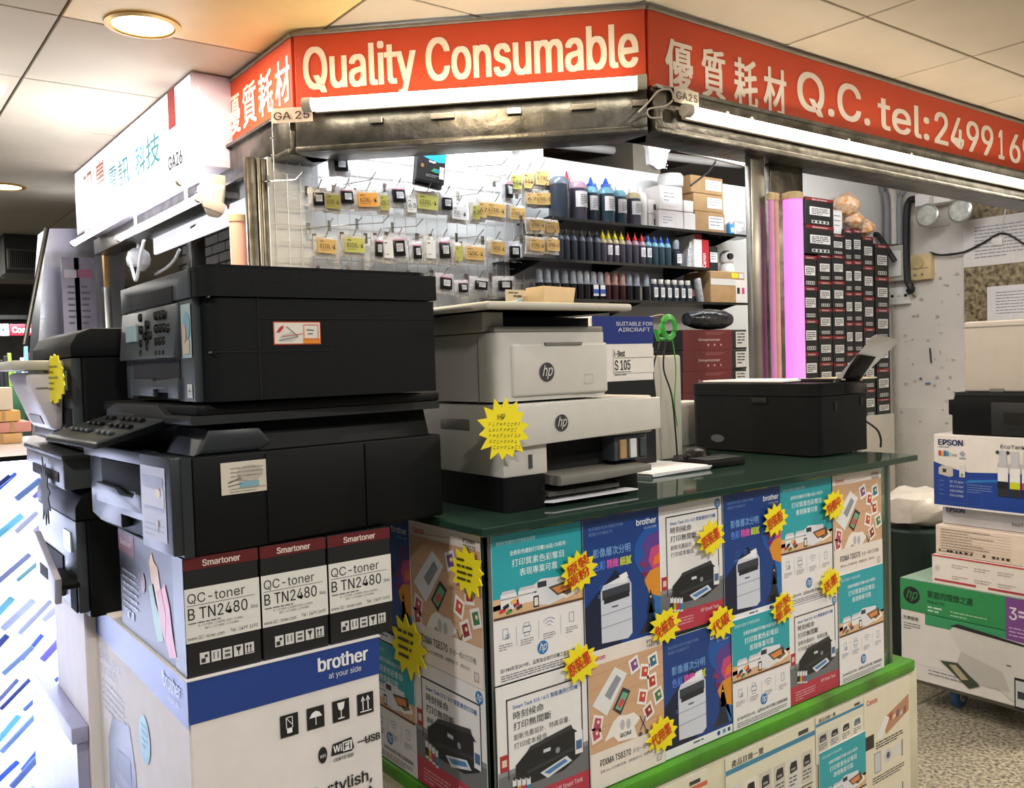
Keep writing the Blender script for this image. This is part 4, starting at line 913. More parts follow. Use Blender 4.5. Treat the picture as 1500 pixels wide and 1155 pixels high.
part('ink_window', M().box(W3-.10, .012, .066, W3-.01, .05, .115, .002), mat('smoked_window', '#5b6268', .15, trans=.3, noise=.1), t)
for i in range(3): part('ink_tank', M().box(W3-.09+i*.028, .006, .07, W3-.072+i*.028, .012, .108, .001, 1), [card_b, white_pl, grey_front][i], t)
part('side_recess', M().box(-.003, .10, Ht-.05, .002, .2, Ht-.028, .002), midgrey, t); part('power_slot', M().box(.055, -.002, .075, .063, .001, .10), grey_front, t)
k = Ink(); hp_logo(k, lx(822, 618, -.012), lz(822, 620, -.012), .0155, '#3a3c3f', '#c9c7c0'); inkpart('logo', k, t, 'front', (0, -.012, 0))
solo('paper_sheet', M().prism([(.04, 0), (.26, .0), (.25, .10), (.0, .05)], 'z', 0, .0025), paper, 'white paper sheets lying in the lower printer output on the counter', 'paper', loc=(c0.x+.06, oy-.012, 1.0085))
star_t = thing('starburst_card', 'large yellow starburst price card with black handwriting on the white printers', 'price card', at(738, 630, Y=oy-.03), (0, 0, 0), 'yellow starburst cards')
part('card', M().prism(star_pts(.056, .040, 14, 1, 1.0, 41), 'y', -.001, .001), yellow_s, star_t)
k = Ink(); k.text('HP', -.006, .018, .010, '#3a3c14', w=.016, al='c', rot=-.05); R = random.Random(3)
for i in range(5):
    for j in range(9-i % 2):
        x = -.033+j*.0078; y = .011-i*.010-j*.0006; k.line(x, y, x+R.uniform(.002, .005), y+R.uniform(-.002, .003), .0009, '#3a3c14'); k.line(x+.001, y+.003, x+R.uniform(.003, .006), y+R.uniform(.001, .005), .0008, '#3a3c14')
inkpart('handwriting', k, star_t, 'front', (0, -.001, 0))
# upper white printer with raised scanner
zU = 1.0+Ht+.001
t = thing('laser_printer', 'white printer with open scanner bed stacked above the other on the counter', 'printer', (c0.x-.004, oy+.012, zU), 0)
W4 = at(897, 560, Y=oy+.012).x-c0.x; H4 = at(722, 487, Y=oy).z-zU
part('body', M().vbox(.0, .0, .004, W4, .30, H4, .03, (1, 1, 0, 0)), wt, t)
part('front_door', M().box(.035, -.006, .012, W4-.012, .004, H4-.02, .006, 3), wt, t)
part('door_notch', M().box(.11, -.009, H4-.024, .20, -.004, H4-.019), midgrey, t)
part('top_deck', M().box(.01, .012, H4, W4-.005, .29, H4+.012, .004), greige, t)
part('side_seam', M().box(-.001, .05, .006, .0005, .052, H4-.01), midgrey, t)
part('output_recess', M().box(.05, .05, H4+.012, .27, .28, H4+.03), cavity, t)
part('hinge_post', M().box(-.004, .03, H4+.002, .045, .29, H4+.045, .005), greige, t)
part('hinge_post', M().box(W4-.035, .12, H4+.002, W4-.0, .29, H4+.045, .005), greige, t)
H5 = at(722, 462, Y=oy-.0).z-zU
g = M(); g.hexa([(.02, -.015, H4+.043), (W4-.02, .0, H4+.043), (W4-.02, .28, H4+.043), (.01, .28, H4+.043), (-.045, -.045, H5+.008), (W4+.012, -.045, H5+.008), (W4+.012, .31, H5+.008), (-.06, .31, H5+.008)], .006); part('scanner_bed', g, greige, t)
part('scanner_lid', M().box(-.05, -.05, H5+.008, W4+.016, .315, H5+.022, .006, 3), greige, t)
k = Ink(); hp_logo(k, at(806, 545, Y=oy).x-c0.x, at(806, 545, Y=oy).z-zU, .0175, '#3a3c3f', '#c9c7c0'); k.frame(W4-.075, .03, .022, .018, .0006, '#a5a39a', 2); k.rect(W4-.10, .014, .06, .0012, '#a5a39a', 2); inkpart('logo', k, t, 'front', (0, -.006, 0))
zL = zU+H5+.022
# things on the scanner lid
lb = at(812, 436, Y=oy+.1)
g = M(); g.hexa([(0, 0, 0), (.075, 0, 0), (.075, .05, 0), (0, .05, 0), (-.003, -.004, .042), (.08, -.004, .040), (.08, .054, .040), (-.003, .054, .042)], .001)
solo('paper_tub', g, mat('tan_paper_card', '#d9bf94', .7, noise=.08), 'plain tan paper tub standing on the white scanner lid', 'tub', loc=(lb.x-.035, oy+.09, zL))
t = thing('picture_postcard', 'printed card with green leaves behind the tan tub on the scanner lid', 'card', (lb.x-.075, oy+.16, zL), .1)
part('card', M().box(0, 0, 0, .075, .002, .04), mat('buff_card', '#cdbfa6', .7, noise=.1), t); k = Ink(); k.fine(.006, .033, .055, 1, .004, .002, '#3a3a36'); k.fine(.02, .026, .045, 1, .004, .003, '#3a3a36', seed=4); k.poly([(.02, .012), (.035, .022), (.05, .016), (.04, .008)], '#4a8a4c', 3); k.fine(.03, .01, .035, 2, .004, .0015, '#6a6a60'); inkpart('print', k, t, 'front', (0, 0, 0))
g = M(); g.hexa([(0, 0, 0), (.035, .0, 0), (.045, .03, 0), (.01, .03, 0), (.012, .004, .012), (.04, .006, .02), (.045, .03, .018), (.015, .03, .010)], .002)
solo('foil_packet', g, mat('blue_white_packet', '#a9c4d4', .3, noise=.3, nscale=60), 'pale blue foil packet left of the card on the scanner lid', 'packet', loc=(lb.x-.115, oy+.10, zL))
# tall ink carton behind, green tape, cables
p = at(897, 572, Y=oy+.26); q = at(957, 465, Y=oy+.26)
t = carton('ink_carton', 'blue, white and black i-Best S 105 carton behind the white printers', 'box', (at(870, 560, Y=oy+.26).x, oy+.262, 1.0015), 0, q.x-at(870, 560, Y=oy+.26).x, .14, q.z-1.0)
ww = q.x-at(870, 560, Y=oy+.26).x; hh = q.z-1.0; k = Ink(); z1 = at(900, 505, Y=oy+.26).z-1; z2 = at(900, 560, Y=oy+.26).z-1
k.rect(0, z1, ww, hh-z1, '#1b2f7c', 1); k.rect(0, 0, ww, z2, '#15161a', 1); xo = p.x-at(870, 560, Y=oy+.26).x
k.text('SUITABLE FOR', xo+.018, hh-.022, .009, '#cdd3e8', w=ww-xo-.022, bold=.03); k.text('AIRCRAFT', xo+.024, hh-.036, .009, '#cdd3e8', w=ww-xo-.036, bold=.03)
k.rect(xo+.008, z2+.018, ww-xo-.01, z1-z2-.028, '#e6e4dc', 2); k.text('i-Best', xo+.01, z1-.03, .014, '#26282c', w=.034, bold=.03); k.rect(xo+.01, z1-.034, ww-xo-.014, .001, '#26282c', 3); k.text('S 105', xo+.011, z1-.062, .023, '#1d1f22', w=.05, bold=.02); k.fine(xo+.01, z1-.068, .055, 2, .006, .002, '#55575c')
inkpart('printed_front', k, t, 'front', (0, 0, 0))
# box the tape hangs from
ga = at(978, 480, Y=oy+.30)
t = thing('green_tape_reel', 'bright green coiled strap hanging above the cables beside the ink carton', 'reel', (ga.x, oy+.30, ga.z))
grs = mat('green_strap', '#3aa93a', .4, noise=.15)
g = M()
for rr in (.022, .026, .030): g.tube([(rr*.9*math.cos(a*PI/10), -.006+rr*.1, rr*math.sin(a*PI/10)) for a in range(21)], .0042, 8)
part('coil', g, grs, t); part('tail', M().tube([(-.03, .0, -.012), (-.045, 0, -.006), (-.035, 0, -.03), (-.01, 0, -.028), (.01, 0, -.03)], .006, 8), grs, t)
part('hook', M().tube([(0, 0, .03), (0, .02, .034), (0, .06, .03)], .002, 6), chrome, t)
def cable(name, label, pts, r, m): 
    P2 = []
    pts = [Vector(p) for p in pts]
    for i in range(len(pts)-1):
        a, b = pts[i], pts[i+1]; pa = pts[i-1] if i else a; pb = pts[i+2] if i+2 < len(pts) else b
        for s in range(5):
            u = s/5; P2.append(.5*((2*a)+(b-pa)*u+(2*pa-5*a+4*b-pb)*u*u+(3*a-pa-3*b+pb)*u**3))
    P2.append(pts[-1]); return solo(name, M().tube(P2, r, 7), m, label, 'cable')
YC = oy+.29
cable('hanging_cable', 'black cable hanging left of the two under the green strap', [at(968, 498, Y=YC), at(957, 540, Y=YC), at(960, 590, Y=YC), at(953, 640, Y=YC), at(957, 668, Y=YC)], .0022, cord)
cable('hanging_cable', 'black cable hanging in the middle under the green strap', [at(975, 498, Y=YC), at(972, 540, Y=YC), at(984, 580, Y=YC), at(990, 640, Y=YC), at(992, 668, Y=YC)], .0022, cord)
cable('hanging_cable', 'thin green wire hanging at the right under the green strap', [at(985, 498, Y=YC), at(990, 540, Y=YC), at(988, 590, Y=YC), at(992, 625, Y=YC)], .0016, grs)
# grey pillar-like machine behind cables + white unit
g = M(); a_ = at(955, 668, Y=oy+.34); b_ = at(1000, 520, Y=oy+.34); g.box(a_.x, oy+.345, 1.0, at(1003, 668, Y=oy+.34).x, oy+.40, b_.z, .006)
solo('grey_machine', g, greige, 'grey upright appliance behind the hanging cables', 'appliance')
g = M(); a_ = at(1000, 600, Y=1.86); g.box(at(975, 640, Y=1.86).x, 1.80, 1.0, at(1012, 640, Y=1.86).x, 1.88, at(990, 588, Y=1.86).z, .004)
solo('white_appliance', g, white_pl, 'small white box between the cables and the black inkjet', 'appliance')

# ================================================================== BLACK INKJET, PAPERS, MOUSE
cc = at(1197, 672, Z=1.0); Wc = at(1012, 655, X=cc.x).y-cc.y; Dc = at(1270, 655, Y=cc.y).x-cc.x
Hc = at(1198, 563, X=cc.x, ).z-1.0
t = thing('inkjet_printer', 'black inkjet printer with raised rear paper support on the glass counter', 'printer', (cc.x, cc.y+Wc, 1.0005), -PI/2)
part('body', M().vbox(0, 0, .004, Wc, Dc, Hc*.82, .03, (1, 1, 0, 0)), black, t)
part('scanner_lid', M().vbox(-.002, -.002, Hc*.83, Wc+.002, Dc*.96, Hc, .032, (1, 1, 0, 0)), black, t)
part('lid_notch', M().box(.22, -.004, Hc*.72, .27, .0, Hc*.80, .002), cavity, t)
part('rear_deck', M().box(Wc-.02, Dc*.55, Hc*.83, Wc+.003, Dc, Hc*.97, .002), black2, t)
k = Ink(); k.ell(.10, .035, .024, .011, '#4a4d52', 1, 24); inkpart('oval_badge', k, t, 'front', (0, 0, 0))
part('side_vent', M().box(Wc, .08, Hc*.62, Wc+.002, .09, Hc*.74), cavity, t); part('side_vent', M().box(Wc, .20, Hc*.66, Wc+.002, .21, Hc*.78), cavity, t)
def ipt(px, py, Y):   # world point to printer-local
    p = at(px, py, Y=Y); return Vector((-(p.y-(cc.y+Wc)), p.x-cc.x, p.z-1.0005))
Yb_ = cc.y+.045
q1, q2, q3, q4 = ipt(1228, 573, Yb_-.012), ipt(1252, 570, Yb_-.012), ipt(1284, 523, Yb_-.085), ipt(1262, 522, Yb_-.085)
off = Vector((-.012, 0, .006)); sup = M(); sup.hexa([q1, q2, q2+off, q1+off, q4, q3, q3+off, q4+off], .002); part('paper_support', sup, black, t)
la = [ipt(1211, 571, Yb_), ipt(1243, 534, Yb_-.05), ipt(1266, 508, Yb_-.09), ipt(1277, 494, Yb_-.115), ipt(1284, 490, Yb_-.13)]
ra = [ipt(1246, 571, Yb_), ipt(1270, 546, Yb_-.05), ipt(1293, 523, Yb_-.09), ipt(1311, 506, Yb_-.115), ipt(1319, 498, Yb_-.13)]
sh = M(); dn = Vector((.0012, 0, .001))
A1 = [sh.bm.verts.new(v) for v in la]; B1 = [sh.bm.verts.new(v) for v in ra]; A2 = [sh.bm.verts.new(v-dn) for v in la]; B2 = [sh.bm.verts.new(v-dn) for v in ra]
for i in range(4):
    sh.bm.faces.new((A1[i], A1[i+1], B1[i+1], B1[i])); sh.bm.faces.new((A2[i], B2[i], B2[i+1], A2[i+1])); sh.bm.faces.new((A1[i], A2[i], A2[i+1], A1[i+1])); sh.bm.faces.new((B1[i], B1[i+1], B2[i+1], B2[i]))
o = solo('paper_sheet', sh, paper, 'curled white sheet standing in the raised support of the black inkjet', 'paper'); o.matrix_world = Matrix.Translation((cc.x, cc.y+Wc, 1.0005)) @ Matrix.Rotation(-PI/2, 4, 'Z')
zc = 1.0005+Hc
solo('paper_sheet', M().prism([(.0, .0), (.18, .02), (.19, .27), (.02, .29)], 'z', 0, .004), paper, 'white papers lying on the lid of the black inkjet', 'paper', loc=(cc.x+.03, cc.y+.12, zc+.003))
t = thing('clipboard', 'thin cream clipboard with dark edge on the lid of the black inkjet', 'clipboard', (cc.x+.13, cc.y+.0, zc+.004))
part('board', M().box(0, .01, 0, .17, .14, .004), mat('cream_board', '#c9bd9e', .5, noise=.05), t); part('edge', M().box(-.003, .01, -.001, .0, .14, .005), cavity, t); part('clip', M().box(.07, .0, .004, .085, .02, .010, .001, 1), mat('dark_metal', '#3a352c', .3, 1, noise=.1), t)
cable('power_cable', 'black power cable leaving the rear of the black inkjet', [Vector((cc.x+Dc, cc.y+.02, 1.09)), at(1283, 628, Y=cc.y+.02), at(1290, 642, Y=cc.y+.02), at(1290, 655, Y=cc.y+.03)], .003, cord)
# paper stack, pad, mouse
pz = at(985, 695, Z=1.0)
t = thing('paper_stack', 'fanned stack of white papers on the glass counter before the hanging cables', 'paper', (pz.x-.05, pz.y-.01, 1.0005))
R = random.Random(5)
for i in range(7):
    part('paper_sheet', M().prism([(R.uniform(-.004, .004)-.03, R.uniform(-.004, .004)), (.17+R.uniform(-.005, .005), R.uniform(-.004, .004)), (.16, .16), (-.07+R.uniform(-.005, .005), .20)], 'z', i*.0016, i*.0016+.0013), paper, t)
kz = at(1066, 684, Z=1.0)
t = thing('black_tray', 'slim black box lying between the mouse and the black inkjet', 'tray', (kz.x-.07, kz.y+.0, 1.0005), math.radians(-3))
part('case', M().box(0, 0, 0, .13, .075, .018, .004), black, t); part('lid', M().box(.004, .004, .018, .126, .071, .021, .002), charcoal, t)
mz = at(1030, 672, Z=1.012)
t = thing('computer_mouse', 'black computer mouse beside the paper stack', 'mouse', (mz.x, mz.y+.02, 1.0125), math.radians(40))
part('pad', M().vbox(-.06, -.05, -.012, .07, .06, .0, .01), black, t)
part('shell', M().lathe([(.001, .036), (.016, .034), (.026, .026), (.031, .014), (.031, .002), (.001, .001)], n=24, mtx=Matrix.Diagonal((1.9, 1.1, .75, 1))), black2, t)
part('button_seam', M().box(.012, -.0008, .02, .045, .0008, .025), cavity, t)
# ================================================================== CARTRIDGE RACK
YR = 3.12
t = thing('wire_rack', 'white wire grid rack on the kiosk back wall holding cartridge bags', 'rack', (0, YR, 0))
xr0, xr1 = at(404, 300, Y=YR).x, at(768, 300, Y=YR).x
g = M(); x = xr0
while x < xr1: g.box(x-.0018, 0, 1.1, x+.0018, .0036, 2.28); x += .05
z = 1.12
while z < 2.28: g.box(xr0-.01, -.003, z-.0018, xr1, .0006, z+.0018); z += .062
part('wire_mesh', g, wire_w, t, kind='stuff')
bagm = film
BC = {'tan': '#c9a765', 'org': '#d99a3c', 'grn': '#c3c66a', 'oli': '#a6a552', 'wht': '#d5d6d8'}
hookm = M().tube([(0, .15, 0), (0, .0, -.004), (0, -.03, .022)], .0022, 6).mesh('rod', chrome)
hookp = M().box(-.008, .146, -.02, .008, .150, .02).mesh('clip', chrome)
BD = {}
bagc = [0]
def bag(px, py, kind, text, wpx, hpx, label, Y=3.03, rot=None, hook=True):
    c = at(px, py, Y=Y); e = at(px+wpx, py, Y=Y); s = at(px, py+hpx, Y=Y)
    w, h = (e-c).length*.98, (c-s).length
    R = random.Random(int(px*7+py)); rot = R.uniform(-.25, .1) if rot is None else rot
    t = thing('cartridge_bag', label, 'cartridge', (c.x, c.y, c.z), (R.uniform(-.05, .05), R.uniform(-.08, .08), rot), 'bagged ink cartridges on the wire rack')
    # crumpled bag: lumpy quad slab
    g = M(); n = 5; F = []; Bk = []
    for j in range(n+1):
        for i in range(n+1):
            u, v = i/n-.5, j/n-.5; e_ = 1-max(abs(u), abs(v))*2
            bx, bz = u*w*1.15+R.uniform(-.002, .002), v*h*1.2+R.uniform(-.002, .002)
            th = .004+.011*max(e_, 0)+R.uniform(-.002, .002)
            F.append(g.bm.verts.new((bx, -th, bz))); Bk.append(g.bm.verts.new((bx, th, bz)))
    q = lambda L, i, j: L[j*(n+1)+i]
    for j in range(n):
        for i in range(n):
            g.bm.faces.new((q(F, i, j), q(F, i+1, j), q(F, i+1, j+1), q(F, i, j+1))); g.bm.faces.new((q(Bk, i, j), q(Bk, i, j+1), q(Bk, i+1, j+1), q(Bk, i+1, j)))
    for i in range(n):
        g.bm.faces.new((q(F, i, 0), q(Bk, i, 0), q(Bk, i+1, 0), q(F, i+1, 0))); g.bm.faces.new((q(F, i, n), q(F, i+1, n), q(Bk, i+1, n), q(Bk, i, n)))
        g.bm.faces.new((q(F, 0, i), q(F, 0, i+1), q(Bk, 0, i+1), q(Bk, 0, i))); g.bm.faces.new((q(F, n, i), q(Bk, n, i), q(Bk, n, i+1), q(F, n, i+1)))
    part('plastic_bag', g, silver if kind == 'blk' else silver2, t)
    if kind == 'blk':
        part('cartridge', M().box(-w*.34, -.024, -h*.36, w*.34, -.010, h*.30, .003), black2, t)
        k = Ink(); k.rect(-w*.20, -h*.16, w*.40, h*.34, '#cfd2d8', 1); k.fine(-w*.17, h*.10, w*.34, 4, h*.07, h*.025, '#4a4d55'); inkpart('label', k, t, 'front', (0, -.024, 0))
        if R.random() < .5: part('tape_strip', M().box(-w*.34, -.0245, h*.30, w*.34, -.012, h*.36), mat('pink_strip', '#c88aa0', .5, noise=.1), t)
    else:
        part('label_card', M().box(-w*.46, -.021, -h*.40, w*.46, -.0195, h*.38), mat('card_'+kind, BC[kind], .6, noise=.08), t)
        k = Ink(); k.fine(-w*.38, h*.22, w*.5, 1, .01, h*.05, '#5a4a2c', seed=3); k.text(text, 0, -h*.14, h*.24, '#3c3018', w=w*.78, al='c', bold=.01)
        k.fine(-w*.36, -h*.25, w*.6, 1, .01, h*.03, '#7a683c', seed=5); inkpart('print', k, t, 'front', (0, -.021, 0))
    if hook:
        hk = thing('peg_hook', 'wire hook behind the '+label, 'hook', (c.x, c.y-.01, c.z+h*.62), 0, 'hooks on the wire rack'); link('rod', hookm, hk); link('clip', hookp, hk).location = (0, -.05, 0)
    return t
silver = mat('silver_bag_film', '#cfd2d8', .25, .25, noise=.35, nscale=60, bump=.9, bscale=90)
silver2 = mat('clear_bag_film', '#c9c8c2', .2, .1, noise=.3, nscale=50, bump=.9, bscale=80)
row = 'in the upper row of the wire rack'
BAGS = [
 (497, 243, 'blk', '', 26, 26, 'black cartridge bag at the top left of the wire rack'),
 (465, 292, 'blk', '', 22, 28, 'leftmost black cartridge bag '+row), (486, 297, 'oli', '61XL-K', 20, 26, 'olive card bag second '+row), (505, 290, 'blk', '', 26, 27, 'black cartridge bag third '+row),
 (536, 294, 'org', '62XL-K', 31, 26, 'orange card bag reading 62XL-K'), (560, 298, 'oli', '62XL-C', 14, 28, 'narrow olive card bag right of the orange one'), (581, 288, 'blk', '', 26, 28, 'tilted black cartridge bag '+row),
 (600, 302, 'wht', '63', 14, 26, 'narrow white bag '+row), (624, 297, 'grn', '63XXL-K', 29, 27, 'yellow-green card bag reading 63XXL-K'), (652, 299, 'blk', '', 20, 27, 'black cartridge bag right of the 63XXL-K bag'),
 (669, 313, 'wht', 'XXL-K', 24, 24, 'white card hanging low beside a black cartridge bag'), (694, 312, 'oli', '67', 11, 26, 'narrow olive bag left of the first 67XXL-K bag'), (704, 308, 'tan', '67', 12, 28, 'narrow tan bag left of the first 67XXL-K bag'),
 (724, 309, 'tan', '67XXL-K', 26, 24, 'tan card bag reading 67XXL-K in the middle of the rack'), (755, 314, 'tan', '67XXL-C', 22, 22, 'tilted tan card bag reading 67XXL-C'),
 (753, 268, 'oli', '664', 16, 26, 'olive bag high up beside the bottle shelf'), (742, 280, 'blk', '', 14, 30, 'dark cartridge bag high up beside the bottle shelf'), (771, 266, 'tan', '664', 14, 28, 'tan bag high up, second from the large bottles'), (790, 262, 'tan', '67XL', 22, 26, 'tan card bag nearest the large bottles, upper'),
 (775, 292, 'tan', '67', 16, 20, 'small tan bag beneath the upper ones'), (793, 292, 'tan', '67XXL-C', 22, 22, 'tan card bag nearest the large bottles, lower'),
 (476, 362, 'tan', '811XL-K', 29, 26, 'brown card bag reading 811XL-K'), (517, 360, 'grn', '810XL-K', 29, 27, 'yellow-green card bag reading 810XL-K'),
 (552, 365, 'blk', '', 15, 32, 'first black cartridge bag of the lower row'), (566, 366, 'wht', '', 14, 34, 'pale clamshell bag of the lower row'), (583, 364, 'blk', '', 22, 34, 'wide black cartridge clamshell of the lower row'), (608, 370, 'blk', '', 16, 28, 'black cartridge bag between two clamshells'),
 (628, 366, 'wht', '', 14, 34, 'pale bag left of the second clamshell'), (648, 367, 'blk', '', 22, 34, 'second wide black cartridge clamshell of the lower row'), (668, 372, 'oli', '', 12, 28, 'narrow olive bag right of the second clamshell'),
 (693, 372, 'tan', '745XL-K', 26, 24, 'tilted tan card bag reading 745XL-K'), (725, 364, 'tan', '745XL-K', 25, 24, 'upright tan card bag reading 745XL-K'), (751, 369, 'blk', '', 20, 26, 'black cartridge bag at the right end of the lower row'),
 (783, 331, 'tan', '67XXL-K', 22, 20, 'upper left of four tan bags by the small bottles'), (806, 334, 'tan', '67XXL-C', 18, 20, 'upper right of four tan bags by the small bottles'), (783, 360, 'tan', '67XXL-K', 22, 22, 'lower left of four tan bags by the small bottles'), (806, 360, 'tan', '67XXL-C', 20, 22, 'lower right of four tan bags by the small bottles'),
 (650, 416, 'blk', '', 24, 26, 'leftmost bag above the white scanner lid'), (675, 422, 'blk', '', 18, 20, 'second bag above the white scanner lid'), (701, 418, 'blk', '', 26, 20, 'third bag above the white scanner lid'), (737, 418, 'blk', '', 26, 22, 'fourth bag above the white scanner lid')]
for b in BAGS:
    Yb = 2.84 if (b[0] > 770 and b[1] > 320) else 3.03
    bag(*b, Y=Yb, hook=(b[4] > 13))
for i, (px, py) in enumerate([(543, 262), (700, 282), (735, 240), (560, 325), (480, 330), (520, 328), (433, 262), (610, 330), (700, 345), (500, 395), (540, 396), (625, 400)]):
    c = at(px, py, Y=3.0); hk = thing('peg_hook', 'empty wire hook on the rack, %s of those without a bag from the top' % ORD[i+1], 'hook', (c.x, c.y, c.z), random.uniform(.2, .7), 'hooks on the wire rack'); link('rod', hookm, hk); link('clip', hookp, hk).location = (0, -.04, 0)
# blue and black hanging ink packs
c = at(630, 246, Y=3.0)
for i, (dy, dz, r_) in enumerate(((0, 0, -.1), (.03, -.012, -.05))):
    t = thing('ink_pack', ['blue topped black ink pack hanging in front at the top of the rack', 'second black ink pack hanging behind the blue topped one'][i], 'ink pack', (c.x+dy*.3, c.y+dy, c.z+dz), (0, .12, r_), 'hanging black ink packs')
    part('carton', M().box(-.062, -.012, -.06, .062, .012, .062, .003, 1), card_k, t)
    k = Ink(-.062, -.06); k.poly([(0, .122), (.124, .122), (.124, .088), (.09, .083), (.05, .090), (.0, .100)], '#1f9ad8', 1); k.text('Magic', .05, .078, .008, '#f0f2f6', w=.03, bold=.04); k.poly([(.06, .045), (.075, .058), (.1, .055), (.105, .045), (.085, .04)], '#2fa05a', 2); k.ell(.085, .05, .015, .003, '#2c6fd0', 3)
    k.rect(.098, .02, .02, .048, '#d8dade', 2); k.ell(.022, .06, .007, .008, '#8a6a3c', 2); k.fine(.04, .028, .06, 2, .006, .002, '#a0a4aa', L=2); inkpart('printed_front', k, t, 'front', (0, -.012, 0))

# ================================================================== BOTTLE SHELVES
YSF = 2.93   # shelf front edge
def shelf(px0, px1, py, label, Y1=3.15, nm='glass_shelf'):
    a = at(px0, py, Y=YSF); b = at(px1, py, Y=YSF); t = thing(nm, label, 'shelf', (a.x, YSF, a.z-.008))
    part('board', M().box(0, 0, 0, b.x-a.x, Y1-YSF, .008, .001, 1), mat('dark_glass_shelf', '#1b2220', .1, noise=.2), t)
    part('front_lip', M().box(0, -.004, -.002, b.x-a.x, 0, .010), mat('shelf_lip', '#0e1312', .3, noise=.1), t)
    for x in (.1, (b.x-a.x)*.5, b.x-a.x-.1): part('bracket', M().prism([(0, -.0), (Y1-YSF, 0), (Y1-YSF, -.05)], 'x', x-.004, x+.004, mtx=None), black, t)
    return a.z
def shz(py0, px0): return at(px0, py0, Y=YSF).z
zS1 = shelf(803, 1097, 317, 'upper dark glass shelf with large ink bottles')
zS2 = shelf(766, 1040, 377, 'middle dark glass shelf with pointed-cap ink bottles')
zS3 = shelf(745, 1097, 436, 'lower dark glass shelf with domed refill bottles')
zS4 = shelf(880, 1097, 470, 'bottom dark shelf carrying the red cartons') if False else None
CAPC = {'black': '#1a1b1d', 'yellow': '#e8df1e', 'red': '#d9202c', 'blue': '#1c4fb4', 'white': '#e9e9ec', 'clear': '#c5c9ce'}
capm = {c: mat('cap_'+c, v, .35, noise=.04) for c, v in CAPC.items()}
inkm = {'dark': mat('dark_ink_bottle', '#2f3844', .2, noise=.15, nscale=9), 'purple': mat('purple_ink_bottle', '#45434f', .2, noise=.15), 'teal': mat('teal_ink_bottle', '#30444f', .2, noise=.15)}
shm = {'grey': mat('shoulder_grey', '#5b6573', .25, noise=.05), 'pink': mat('shoulder_pink', '#a58494', .25, noise=.05), 'cyan': mat('shoulder_cyan', '#6aa0b4', .25, noise=.05), 'yel': mat('shoulder_yellow', '#b5ab83', .25, noise=.05)}
def bottle(x, y, z, r, H, cap, caph, body, sh, label, grp, tag_label=True, name='ink_bottle', tilt=0):
    key = (round(r, 3), round(H, 3), cap, caph, body, sh, tag_label)
    if key in BD: return dup(BD[key], (x, y, z), random.uniform(-.3, .3), label, group=grp)
    t = thing(name, label, 'ink bottle', (x, y, z), 0, grp); BD[key] = t
    part('body', M().lathe([(r*.9, 0), (r, .005), (r, H*.80)], n=18), inkm[body], t)
    part('shoulder', M().lathe([(r, H*.80), (r*1.0, H*.86), (r*.8, H*.94), (r*.5, H)], n=18), shm[sh], t)
    if caph > .02: part('pointed_cap', M().lathe([(r*.62, H*.99), (r*.62, H+caph*.25), (r*.38, H+caph*.3), (r*.12, H+caph*.95), (r*.05, H+caph)], n=12), capm[cap], t)
    else: part('screw_cap', M().lathe([(r*.6, H*.97), (r*.6, H+caph), (r*.5, H+caph+.004)], n=14), capm[cap], t)
    if tag_label:
        n = 10; g = bmesh.new(); a0, a1 = -PI/2-.9, -PI/2+.9; V0 = []; V1 = []
        for i in range(n+1):
            a = a0+(a1-a0)*i/n; V0.append(g.verts.new((1.02*r*math.cos(a), 1.02*r*math.sin(a), H*.34))); V1.append(g.verts.new((1.02*r*math.cos(a), 1.02*r*math.sin(a), H*.72)))
        for i in range(n): g.faces.new((V0[i], V0[i+1], V1[i+1], V1[i]))
        me = bpy.data.meshes.new('label'); g.to_mesh(me); g.free(); me.materials.append(mat('bottle_label', '#e2e3e6', .5, noise=.1)); link('paper_label', me, t)
        k = Ink(); k.fine(-r*.5, H*.62, r*1.0, 6, H*.045, H*.016, '#55585f', seed=int(x*100)); link('label_print', k.mesh((0, -1.03*r, 0), (1, 0, 0), (0, -1, 0)), t)
    return t
def onshelf(px, z, Y): # x of a pixel column on the shelf at depth Y
    return at(px, 300 if z > 1.8 else 370 if z > 1.65 else 420, Y=Y).x
G1 = 'large ink bottles on the upper shelf'
for px, wpx, cap, ch, body, sh, tl, Y, d_ in ((819, 29, 'clear', .018, 'dark', 'grey', False, 3.0, 'widest dark ink bottle with clear cap, leftmost on the upper shelf'), (831, 16, 'red', .045, 'dark', 'grey', True, 3.08, 'ink bottle with red pointed cap standing behind the widest bottle'),
      (846, 26, 'white', .014, 'purple', 'pink', True, 3.0, 'purple ink bottle with pink shoulder on the upper shelf'), (866, 18, 'blue', .04, 'teal', 'cyan', True, 3.0, 'first blue-capped large bottle on the upper shelf'), (888, 22, 'blue', .04, 'teal', 'cyan', True, 2.99, 'second blue-capped large bottle on the upper shelf'),
      (907, 19, 'white', .014, 'teal', 'cyan', True, 3.0, 'bright-shouldered bottle with white cap on the upper shelf'), (927, 20, 'white', .014, 'purple', 'yel', True, 3.0, 'purple ink bottle with pale yellow shoulder on the upper shelf'), (873, 10, 'blue', .03, 'teal', 'cyan', False, 3.09, 'small ink bottle half hidden behind the blue-capped ones')):
    x = onshelf(px, zS1, Y); r = (onshelf(px+wpx/2, zS1, Y)-onshelf(px-wpx/2, zS1, Y))/2*.82
    H = {819: .195, 831: .20, 846: .185, 866: .17, 888: .172, 907: .168, 927: .165, 873: .18}[px]
    bottle(x, Y, zS1, r, H, cap, ch, body, sh, d_, G1, tl)
x = onshelf(944, zS1, 3.0)
solo('white_canister', M().lathe([(.034, 0), (.035, .15), (.03, .17), (.012, .18), (.012, .2)], n=20), white_pl, 'white canister right of the purple and yellow bottle', 'canister', loc=(x, 3.03, zS1))
G2 = 'pointed-cap ink bottles on the middle shelf'
